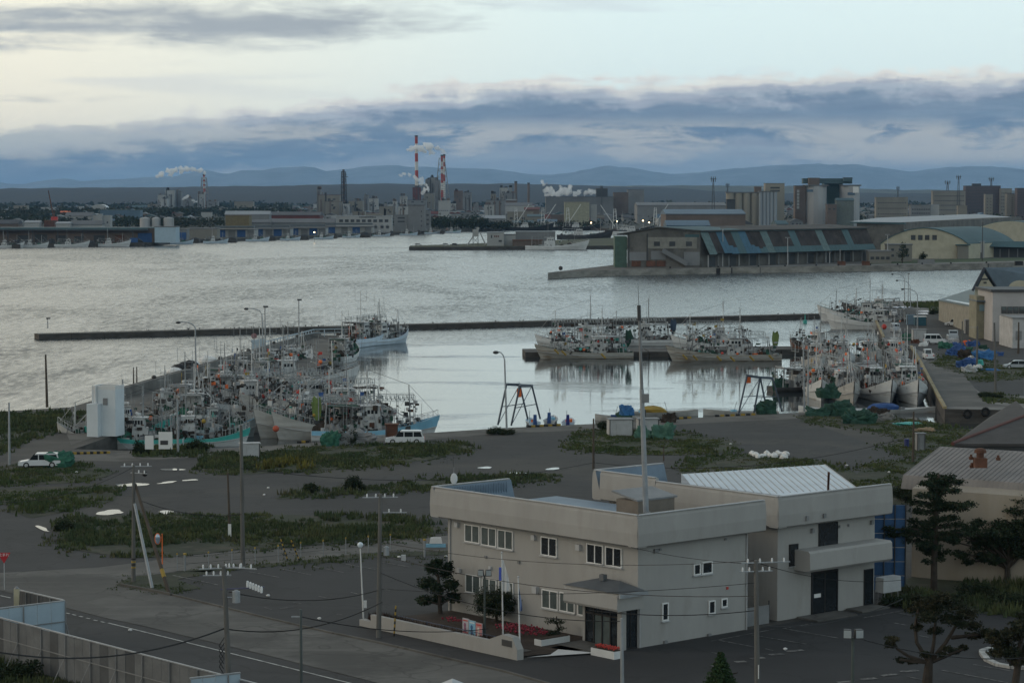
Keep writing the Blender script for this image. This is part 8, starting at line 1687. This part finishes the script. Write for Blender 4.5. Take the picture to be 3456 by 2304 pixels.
for q_ in (('blue roofed gable warehouse left of the silos', 2247, 2515, 707, 1700, 60, M_fb, M_fbl, 'gable'), ('bright blue low roof before the gable warehouse', 2250, 2395, 744, 1560, 30, M_fbl, M_fbl, 'gable'), ('long light metal roof shed left of the silos', 2150, 2450, 683, 2650, 60, M_fg, M_fgr, 'gable'), ('teal roofed shed among the middle sheds', 1780, 1835, 723, 2360, 20, M_fc, M_ft, 'gable'), ('blue gable roof behind the trawlers', 1815, 1880, 740, 2340, 20, M_fc, M_fbl, 'gable'), ('teal gable roof behind the trawlers', 1730, 1800, 744, 2340, 20, M_fc, M_ft, 'gable'),
        ('red roofed shed in the middle town', 1770, 1820, 700, 2500, 20, M_fb, M_frd, 'gable'), ('long pale roof shed right of the grey tower', 1625, 1705, 727, 2300, 20, M_fg, M_flr, 'gable'), ('long white walled shed in the middle town', 1705, 1796, 684, 2900, 20, M_fw, M_fgr, 'gable'), ('pink brown shed in the middle town', 1708, 1742, 672, 3000, 20, M_fb, M_fgr, 'gable'), ('dark long shed roof behind the quay sheds', 800, 1080, 715, 2350, 40, M_frd, M_fdr, 'gable'), ('pale grey long shed roof behind the quay sheds', 915, 1130, 738, 2000, 20, M_fg, M_fgr, 'gable'),
        ('yellowish hall with dark roof behind the left quay', 762, 842, 728, 1950, 20, mat('ochre_wall', (.16, .13, .07), .85), M_fb, 'flat'), ('white small house beside the ochre hall', 842, 914, 741, 1990, 12, M_fg, M_fgr, 'gable'), ('light roof shed above the ochre hall', 760, 910, 712, 2300, 20, M_fg, M_flr, 'gable'), ('blue green low factory roof in the left trees', 340, 475, 710, 2900, 20, M_fbl, M_ft, 'flat'), ('orange roof building in the left trees', 205, 235, 712, 3300, 14, M_rust, M_orange, 'gable'), ('brown hall at the far left behind the market shed', -40, 62, 742, 2050, 20, M_fb, M_fdr, 'gable'), ('pale shed behind the long market shed', 84, 134, 744, 1990, 14, M_fw, M_flr, 'gable'), ('red brown shed by the red crane', 150, 185, 746, 2000, 14, M_rust, M_rust, 'flat'), ('grey roof shed right of the crane', 190, 236, 748, 1980, 14, M_fw, M_flr, 'gable'), ('low grey roofed row below the white block', 240, 345, 744, 1990, 14, M_fw, M_fgr, 'gable')):
    lab, u0, u1, vt, y, dp, w_, r_, k_ = q_; bld(lab, u0, u1, vt, y, dp, w_, r_, k_, name='town_shed', cat='shed')
bld('white building with windows behind the market shed', 315, 373, 729, 2100, 12, M_fw, M_fw, win=(1, 4, 1.2, 1.5, .4, .7), name='white_house'); bld('white stair tower of the white building', 330, 345, 724, 2095, 6, M_fw, M_fw, name='stair_tower')
o = bld('white dome of a hall among the left trees', 310, 362, 690, 3800, 20, M_fw, mat('dome_white', (.6, .63, .65), .5), 'arch', name='dome_hall', rise=5)
for i, u in enumerate((491, 528, 571)):
    y = 2200; r_ = (35 if i != 1 else 29)/8200*y/2; o = thing('storage_tank', '%s white cylindrical oil tank behind the far quay' % ['left', 'middle', 'right'][i], 'tank', (xat(u, y), y, 0)); h = zat(737, y); MB().bar((0, 0, 0), (0, 0, h), r_, n=20).build('tank_shell', M_silow, o); MB().bar((0, 0, h), (0, 0, h+1.2), r_, r_*.2, n=20).build('tank_roof', M_fw, o); MB().bar((r_*.9, -r_*.6, 0), (r_*.9, -r_*.6, h), .15).build('ladder', M_grey, o)
o = thing('crane', 'slanting red crane rising at the far left', 'crane', (xat(186, 2400), 2400, 0)); MB().bar((0, 0, 4), (aty(163, 643, 2400).x-o.location.x, 0, zat(643, 2400)), .9, .5, 4).build('jib', M_rust, o); MB().box((0, 0, 0), (6, 5, 9)).build('crane_body', M_red, o); MB().bar((0, 0, 8), (0, 0, 16), .5, n=4).build('a_frame', M_rust, o)
for q_ in (('pale factory block at the far left horizon', 48, 92, 694, 3800, 20), ('small pale block left of the red crane', -20, 40, 708, 3800, 20), ('white terrace right of the red crane', 140, 184, 700, 3900, 20), ('small white house row near the dome', 262, 282, 697, 3900, 12), ('cream flats on the tree line between the plants', 792, 856, 681, 4200, 20), ('tiny white house among the trees', 680, 715, 717, 3000, 10)): bld(q_[0], q_[1], q_[2], q_[3], q_[4], q_[5], M_fw if 'white' in q_[0] else M_fc, M_fgr, name='town_block')
# ================================================================== industrial plants
def stack(lab, ub, ut, vt, y, bands, r0, r1, lattice=None):
    zt2 = zat(vt, y); o = thing('chimney', lab, 'chimney', (xat(ub, y), y, 0)); dx = xat(ut, y)-xat(ub, y); zs_ = [zat(b, y) for b in bands]+[0]
    for i in range(len(zs_)-1):
        za_, zb_ = zs_[i], zs_[i+1]; fa, fb_ = za_/zt2, zb_/zt2; MB().bar((dx*fb_, 0, zb_), (dx*fa, 0, za_), lerp(r0, r1, fb_), lerp(r0, r1, fa), 14).build('stack_band', M_stkr if i % 2 == 0 else M_stkw, o)
    MB().bar((dx, 0, zt2-1), (dx, 0, zt2+1.5), r1*1.15, n=12).build('rim', M_dgrey, o)
    if lattice:
        lr, lt, vt2 = lattice; H = zat(vt2, y)
        for sx in (-1, 1):
            for sy in (-1, 1): MB().bar((sx*lr, sy*lr, 0), (dx+sx*lt, sy*lt, H), .55, n=4).build('lattice_leg', M_grey, o)
        for k in range(9):
            f0, f1 = k/9, (k+1)/9; ra, rb = lerp(lr, lt, f0), lerp(lr, lt, f1); m_ = M_stkr if k % 2 else M_grey
            for s_ in (-1, 1): MB().bar((dx*f0-ra*s_, -ra, H*f0), (dx*f1+rb*s_, -rb, H*f1), .35, n=4).build('lattice_brace', M_grey, o)
            MB().bar((dx*f1-rb, -rb, H*f1), (dx*f1+rb, -rb, H*f1), .4, n=4).build('lattice_ring', M_grey, o)
    return o
M_stkr = mat('chimney_red', (.36, .055, .045), .75, .1, .05); M_stkw = mat('chimney_white', (.58, .58, .57), .75, .06, .05)
stack('tallest red and white banded chimney in the middle skyline', 1408, 1406, 460, 4200, [460, 485, 518, 546, 575, 603, 630], 3.3, 2.5)
stack('red and white twin stack inside a grey lattice frame', 1493, 1492, 526, 4100, [526, 546, 562, 572, 586, 618, 642], 2.2, 2.0, (15, 4.5, 534)); stack('second white red flue behind the lattice chimney', 1500, 1500, 524, 4120, [524, 534, 548, 562, 590, 612], 2.0, 1.8)
stack('red and white chimney with lattice at the left plant', 693, 691, 591, 4500, [591, 597, 606, 613, 622, 628, 636, 648, 656], 2.4, 2.1, (10, 4, 600))
stack('dark brown chimney right of the plant', 1741, 1741, 615, 3700, [615], 2.4, 2.0); stack('shorter dark chimney right of the plant', 1784, 1784, 620, 3800, [620], 2.1, 1.8)
for o in bpy.data.objects:
    if o.name.startswith('chimney') and 'dark' in o.get('label', ''):
        for c_ in o.children:
            if c_.name.startswith('stack_band'): c_.data.materials[0] = M_fb
# dark process tower
yP = 3600; pt = thing('process_tower', 'dark lattice process tower with platforms in the skyline', 'tower', (xat(1163, yP), yP, 0)); HP = zat(572, yP)
for sx in (-1, 1):
    for sy in (-1, 1): MB().bar((sx*4.4, sy*4, 0), (sx*3-1, sy*3, HP-3), .6, n=4).build('leg', M_fd, pt)
for k in range(17):
    z = HP*(k+1)/18; w_ = 8+2.5*math.sin(k*1.9); MB().box((math.sin(k*2.3)*1.2-.6, 0, z), (w_, 7, .9)).build('platform', M_fb if k % 2 else M_fd, pt)
    MB().bar((-3.6 if k % 2 else 3.6, -4, z-HP/18), (3.6 if k % 2 else -3.6, -4, z), .4, n=4).build('brace', M_fd, pt)
part(pt, 'column_vessel', mat('vessel', (.09, .08, .09), .8), lambda q: q.bar((0, 0, 0), (-1, 0, HP), 2.2, 1.7, 10))
blocks = [  # label, u0,u1,vt,y,wall,roof
 ('tall pale plant block with pipes at the left plant', 560, 588, 642, 4450, M_fw, M_fgr, 0), ('lower stepped plant block at the left plant', 534, 561, 658, 4440, M_fw, M_fgr, 0), ('pale front block at the left plant', 545, 566, 672, 4400, M_fw, M_flr, 0), ('cream low hall at the left plant', 500, 536, 690, 4350, M_fc, M_fc, 0), ('grey boiler house right of the left plant', 588, 612, 648, 4480, M_fg, M_fgr, 0), ('grey filter hall under the steam of the left plant', 618, 650, 670, 4450, M_fg, M_fdr, 0), ('pale base block of the left chimney', 668, 690, 655, 4470, M_fw, M_fgr, 0), ('slanted grey conveyor block right of the left chimney', 700, 736, 680, 4450, M_fg, M_fgr, 0),
 ('big cream hall left of the dark process tower', 1075, 1148, 659, 3500, M_fc, M_frd, 0), ('cream lower hall front of the process tower', 1098, 1155, 681, 3450, M_fc, M_fb, 0), ('narrow grey tower left of the cream hall', 1070, 1082, 640, 3550, M_fg, M_fg, 0), ('pale cube right of the process tower', 1158, 1178, 689, 3420, M_fw, M_fw, 0), ('cream hall right of the process tower', 1178, 1225, 679, 3450, M_fc, M_fgr, 0), ('grey slim tower right of the cream hall', 1228, 1243, 662, 3700, M_fg, M_fg, 0), ('pale stepped works left of the tallest chimney', 1245, 1276, 670, 3800, M_fw, M_fgr, 0),
 ('tall pale plant block between the two main chimneys', 1436, 1450, 606, 4150, M_fg, M_fg, 0), ('widest tall plant block between the two main chimneys', 1450, 1472, 600, 4160, M_fw, M_fgr, 0), ('plant block right next to the lattice chimney', 1470, 1486, 608, 4150, M_fg, M_fd, 0), ('round topped pale vessel hall', 1432, 1466, 652, 4050, M_fc, M_fc, 1), ('pale low works left of the tallest chimney base', 1350, 1374, 661, 4000, M_fw, M_fg, 1), ('dark base structure of the tallest chimney', 1393, 1420, 633, 4120, M_frd, M_fd, 0), ('wide grey hall below the tallest chimney', 1375, 1440, 676, 3900, M_fg, M_fdr, 0),
 ('dark brown twin plant block right of the lattice chimney', 1532, 1562, 645, 3950, M_fb, M_frd, 0), ('grey block right of the brown twin block', 1562, 1592, 650, 3950, M_fg, M_fd, 0), ('white office before the lattice chimney', 1484, 1520, 678, 3600, M_fw, M_fw, 0), ('white low annex before the brown twin block', 1520, 1538, 688, 3600, M_fw, M_fw, 0), ('white striped wall building left of the grey hall', 1344, 1378, 697, 3000, M_fw, M_fgr, 0), ('white slim stair tower before the plant', 1326, 1339, 680, 3050, M_fw, M_fw, 0), ('cream long office before the plant', 1280, 1328, 697, 3000, M_fc, M_fgr, 0), ('pale storage block in front of the plant', 1190, 1232, 714, 2500, M_fc, M_fgr, 0), ('grey storage block far right of the plant', 1598, 1614, 689, 3500, M_fg, M_fg, 0), ('cluster of pale silos on the middle skyline', 1686, 1714, 634, 3600, M_fw, M_fgr, 0), ('thin white silo pair on the middle skyline', 1716, 1728, 634, 3620, M_fw, M_fw, 0), ('grey lower works below the pale silos', 1700, 1740, 652, 3580, M_fg, M_fgr, 0), ('pale stepped gable works in the middle', 1656, 1674, 654, 3500, M_fc, M_fg, 1), ('wide grey works roof in the middle', 1640, 1720, 676, 3300, M_fg, M_fdr, 0), ('pale box works in the middle', 1634, 1668, 692, 3000, M_fw, M_fg, 0)]
for lab, u0, u1, vt, y, w_, r_, k in blocks:
    o = bld(lab, u0, u1, vt, y, 24, w_, r_, 'arch' if k else 'flat', name='plant_block', cat='factory'); W__ = (u1-u0)/8200*y; H = zat(vt, y)
    rg2 = random.Random(u0)
    for j in range(rg2.randint(2, 4)): x = rg2.uniform(-.4, .4)*W__; MB().box((x, -.3, 0 if j % 2 else H*.2), (W__*.05+.4, .7, H*rg2.uniform(.5, 1.0))).build('pipe' if j % 2 else 'wall_panel', rg2.choice([M_fd, M_fg, M_fb]), o)
    for j in range(3): MB().box((rg2.uniform(-.35, .35)*W__, 6, H), (rg2.uniform(2, 5), 4, rg2.uniform(1.5, 5))).build('roof_unit', rg2.choice([M_fd, M_fg, M_fb]), o)
    if H > 14: 
        for j in range(3): MB().box((rg2.uniform(-.3, .3)*W__, -.1, H*rg2.uniform(.5, .85)), (W__*.12, .3, 2.0)).build('window', M_fd, o)
# ================================================================== small houses of the town
rg3 = random.Random(2024); used = []
LMK = [(150, 'red crane'), (400, 'white dome'), (640, 'oil tanks'), (780, 'left plant chimney'), (950, 'cream flats'), (1110, 'big cream hall'), (1250, 'dark process tower'), (1450, 'tallest chimney'), (1650, 'lattice chimney'), (1830, 'brown chimneys'), (1960, 'left steam bank'), (2080, 'right steam bank'), (2280, 'grey factory block'), (2450, 'tallest antenna mast'), (2600, 'cream silos'), (2700, 'dark sign slab'), (2920, 'grain elevator'), (3070, 'cream school'), (3160, 'grid office'), (3260, 'white apartment row'), (3380, 'brown apartment block'), (9999, 'right edge towers')]
pal = [('white', M_fw), ('cream', M_fc), ('grey', M_fg), ('brown', M_fb)]; rp = [('grey roof', M_fgr), ('blue roof', M_fbl), ('red roof', M_frd), ('teal roof', M_ft), ('dark roof', M_fdr), ('light roof', M_flr)]
cnt = 0; tries = 0
MESH = {}
while cnt < 285 and tries < 9000:
    tries += 1; y = 1960+4200*rg3.random()**1.5; u = rg3.uniform(-60, 3520)
    if (u < 2300 and y < 2420): continue
    if u > 2880: y = 3050+3500*rg3.random()
    x = xat(u, y); zone = 'left' if u < 1000 else ('middle' if u < 2450 else 'right')
    if zone == 'left' and rg3.random() < .80: continue
    if zone == 'middle' and rg3.random() < .25: continue
    big = rg3.random() < (.30 if zone == 'middle' else .10); w_ = rg3.uniform(20, 42) if big else rg3.uniform(8, 14); 
    if any(abs(x-a)/(w_+b) < .62 and abs(y-c) < 26 for a, b, c in used): continue
    used.append((x, w_, y)); wi, ri = rg3.randrange(4), rg3.randrange(6)
    if rg3.random() < .35: wi = 2
    h = rg3.uniform(5, 9) if not big else rg3.uniform(6, 12); key = (wi, ri, big, rg3.randrange(3))
    if key not in MESH:
        mbw = MB().box((0, .5, 0), (1, 1, .68)); q = MB()
        if key[3] == 0 : q.box((0, .5, .68), (1.03, 1.03, .06))
        elif key[3] == 1: q.sweep([(-.05, .66), (.5, 1.0), (1.05, .66), (1.05, .62), (-.05, .62)], (-.53, 0, 0), X, Y, 1.06)
        else: q.sweep([(-.53, .66), (0, 1.0), (.53, .66), (.53, .62), (-.53, .62)], (0, -.03, 0), Y, X, 1.06, kmap=[0, 0, 0, 0, 0])
        q2 = MB(); 
        for k in (-.28, .05, .3): q2.box((k, -.005, .3), (.14, .02, .18))
        a_ = mbw.build('wall', pal[wi][1]); b_ = q.build('roof', rp[ri][1]); c_ = q2.build('window', M_fd); MESH[key] = (a_.data, b_.data, c_.data)
        for z_ in (a_, b_, c_): bpy.data.objects.remove(z_)
    lm = [m_ for q_, m_ in LMK if u < q_][0]; rw = 'front' if y < 2500 else 'near' if y < 2950 else 'middle' if y < 3500 else 'back' if y < 4300 else 'farthest'
    lab = '%s %s with %s, %s rows by the %s' % (pal[wi][0], 'long shed' if big else 'small house', rp[ri][0], rw, lm)
    o = thing('town_house', lab, 'shed' if big else 'house', (x, y, 0), R(rg3.uniform(-12, 12)), lab.replace(' with', 's with', 1)); o.scale = (w_, rg3.uniform(9, 16), h)
    for nm, me in zip(('wall', 'roof', 'window'), MESH[key]): c_ = bpy.data.objects.new(nm, me); COL.objects.link(c_); c_.parent = o
    cnt += 1
def townmass(lab, n, u0, u1, y0, y1, seed):
    rg = random.Random(seed); q = MB()
    for i in range(n):
        y = rg.uniform(y0, y1); x = xat(rg.uniform(u0, u1), y); w_ = rg.uniform(7, 16)*(2.2 if rg.random() < .12 else 1); h = rg.uniform(4, 8)*(1.6 if rg.random() < .1 else 1); d_ = rg.uniform(7, 12)
        q.k = rg.choice([0, 0, 1, 1, 2, 3]); q.box((x, y, 0), (w_, d_, h), 0); q.k = rg.choice([4, 4, 5, 6, 7, 8, 9]); q.sweep([(-.4, h-.1), (d_/2, h+2), (d_+.4, h-.1), (d_+.4, h-.4), (-.4, h-.4)], (x-w_/2-.4, y-d_/2, 0), Y, X, w_+.8)
    stuff(q.build('town_mass', [M_fw, M_fg, M_fc, M_fb, M_fgr, M_fbl, M_frd, M_ft, M_fdr, M_flr]), lab, 'houses')
townmass('mass of small houses filling the right part of the town', 620, 2120, 3560, 3300, 6900, 1)
townmass('mass of small buildings filling the middle of the town', 330, 900, 2120, 2500, 6000, 2)
townmass('sparse small buildings among the left trees', 110, -80, 900, 2400, 6000, 3)
# ---------------------------------------------------------------- woods, far masses
def woods(name, lab, n, gen, m, s=1.6, per=26, seed=0):
    rg = np.random.RandomState(seed); V, F_ = [], []
    for i in range(n):
        x, y, w_, h = gen(rg); clump(V, F_, (x, y, h*.5), (w_, w_*.8, h*.5), per, s, rg)
    o = leafmesh(V, F_, m, None, name); return stuff(o, lab, 'trees')
M_fol = bladesmat('far_foliage', (.018, .030, .018), (.034, .048, .024), .01)
def g_left(rg): u = rg.uniform(-80, 1000); y = rg.uniform(3300, 4300); return xat(u, y), y, rg.uniform(10, 20), rg.uniform(7, 13)
woods('woodland', 'broad dark woodland belt before the left plant', 520, g_left, M_fol, 2.6, 26, 1)
def g_left2(rg): u = rg.uniform(-80, 420); y = rg.uniform(2500, 3300); return xat(u, y), y, rg.uniform(8, 16), rg.uniform(5, 9)
woods('woodland', 'scattered trees among the houses at the far left', 170, g_left2, M_fol, 1.8, 26, 2)
def g_left3(rg): u = rg.uniform(380, 760); y = rg.uniform(2250, 2600); return xat(u, y), y, rg.uniform(7, 13), rg.uniform(6, 10)
woods('woodland', 'dark scrub behind the white oil tanks', 120, g_left3, M_fol, 1.6, 26, 3)
def g_mid(rg): u = rg.uniform(1452, 1715); y = rg.uniform(2170, 2230); h = rg.uniform(8, 13) if u < 1640 else rg.uniform(5, 8); return xat(u, y), y, rg.uniform(4, 7), h
woods('woodland', 'rounded dark tree grove right of the grey tower building', 110, g_mid, M_fol, 1.1, 46, 4)
def g_mid2(rg): u = rg.uniform(1700, 2030); y = rg.uniform(2300, 2320); return xat(u, y), y, rg.uniform(3, 6), rg.uniform(4, 7)
woods('woodland', 'low hedge of dark trees behind the black trawlers', 60, g_mid2, M_fol, 1.0, 34, 5)
def g_right(rg): u = rg.uniform(2150, 3550); y = rg.uniform(2500, 5200); return xat(u, y), y, rg.uniform(6, 14), rg.uniform(5, 10)
woods('woodland', 'scattered dark trees through the right part of the town', 330, g_right, M_fol, 1.8, 24, 6)
def g_all(rg): u = rg.uniform(900, 2500); y = rg.uniform(2300, 4200); return xat(u, y), y, rg.uniform(6, 12), rg.uniform(4, 8)
woods('woodland', 'scattered dark trees between the factories', 130, g_all, M_fol, 1.8, 22, 7)
def g_far(rg): u = rg.uniform(-100, 3550); y = rg.uniform(5000, 6700); return xat(u, y), y, rg.uniform(30, 60), rg.uniform(8, 14)
woods('woodland', 'distant wood line at the foot of the hills', 260, g_far, M_fol, 7, 22, 8)
# ---------------------------------------------------------------- steam
sm = bpy.data.materials.new('steam'); sm.use_nodes = True; st_ = NT(sm.node_tree); st_.n.clear()
pvn = st_.node('ShaderNodeVolumePrincipled', {'Color': rgb(.97, .98, .99), 'Density': .26, 'Anisotropy': .1}); st_.l.new(pvn.outputs[0], st_.node('ShaderNodeOutputMaterial').inputs['Volume'])
def steam(lab, pts, y, seed=0, thick=1.0):
    rg = random.Random(seed); mbd = bpy.data.metaballs.new('steam_meta'); mbd.resolution = 3.0; mbd.threshold = .35
    for (u, v, r) in pts:
        for k in range(15):
            e = mbd.elements.new(); p = aty(u+rg.gauss(0, r*.5), v+rg.gauss(0, r*.36), y); e.co = (p.x, y+rg.uniform(-.5, .5)*r/8200*y, p.z); e.radius = max(2.4, r/8200*y*rg.uniform(.28, .85)*thick)
    o0 = bpy.data.objects.new('steam_meta', mbd); COL.objects.link(o0); bpy.context.view_layer.update(); dg = bpy.context.evaluated_depsgraph_get(); me = bpy.data.meshes.new_from_object(o0.evaluated_get(dg)); bpy.data.objects.remove(o0); bpy.data.metaballs.remove(mbd)
    for vv in me.vertices:
        n_ = mnoise.noise_vector(vv.co*.09)*3.0+mnoise.noise_vector(vv.co*.3)*1.8; vv.co += n_
    me.materials.clear(); me.materials.append(sm); o = bpy.data.objects.new('steam_plume', me); COL.objects.link(o); o['label'] = lab; o['category'] = 'steam'; o['kind'] = 'stuff'; return o
steam('white steam plume trailing left from the left chimney', [(690, 583, 5), (675, 574, 9), (655, 571, 11), (632, 571, 12), (610, 573, 13), (588, 576, 12), (566, 578, 12), (545, 588, 11), (534, 597, 7), (575, 592, 8)], 4480, 1)
steam('white steam plume drifting left from the lattice chimney', [(1500, 518, 6), (1488, 508, 10), (1468, 500, 13), (1448, 494, 14), (1436, 486, 10), (1425, 506, 13), (1405, 500, 12), (1388, 505, 12), (1455, 515, 9)], 4080, 2)
steam('low curling steam cloud before the tallest chimney', [(1425, 655, 6), (1432, 640, 10), (1440, 625, 9), (1420, 618, 8), (1412, 606, 9), (1398, 598, 8), (1382, 590, 7), (1365, 587, 6), (1352, 592, 6), (1425, 602, 7)], 4060, 3)
steam('low white steam bank left part above the grey factory roof', [(1845, 660, 9), (1850, 640, 12), (1838, 622, 8), (1832, 612, 6), (1868, 650, 12), (1885, 655, 12), (1900, 640, 12), (1915, 650, 14), (1922, 630, 9), (1940, 655, 12), (1955, 650, 8)], 3380, 4)
steam('low white steam bank right part above the grey factory roof', [(1975, 652, 9), (1990, 648, 9), (2002, 645, 8), (2010, 648, 6), (1952, 642, 6)], 3380, 5)
steam('pale steam among the left plant blocks', [(618, 668, 6), (632, 662, 8), (648, 675, 6), (660, 682, 6)], 4430, 6)
# small port marks: green buoy, yellow marker in harbour
o = thing('channel_buoy', 'small green buoy floating right of the squid boats', 'buoy', bpos(2717, 1091)); MB().bar((0, 0, -.4), (0, 0, .8), .5, n=8).build('float', M_turq, o); MB().bar((0, 0, .8), (0, 0, 2.2), .12).build('pole', M_turq, o)
# ================================================================== haze
hm = bpy.data.materials.new('haze_air'); hm.use_nodes = True; ht = NT(hm.node_tree); ht.n.clear()
pv = ht.node('ShaderNodeVolumePrincipled', {'Color': rgb(.34, .62, 1.0), 'Density': 2.5e-5, 'Anisotropy': 0.0})
ht.l.new(pv.outputs[0], ht.node('ShaderNodeOutputMaterial').inputs['Volume'])
hb = MB().box((0, 20500, -6.5), (21400, 42600, 640)).build('haze', hm); hb['kind'] = 'stuff'
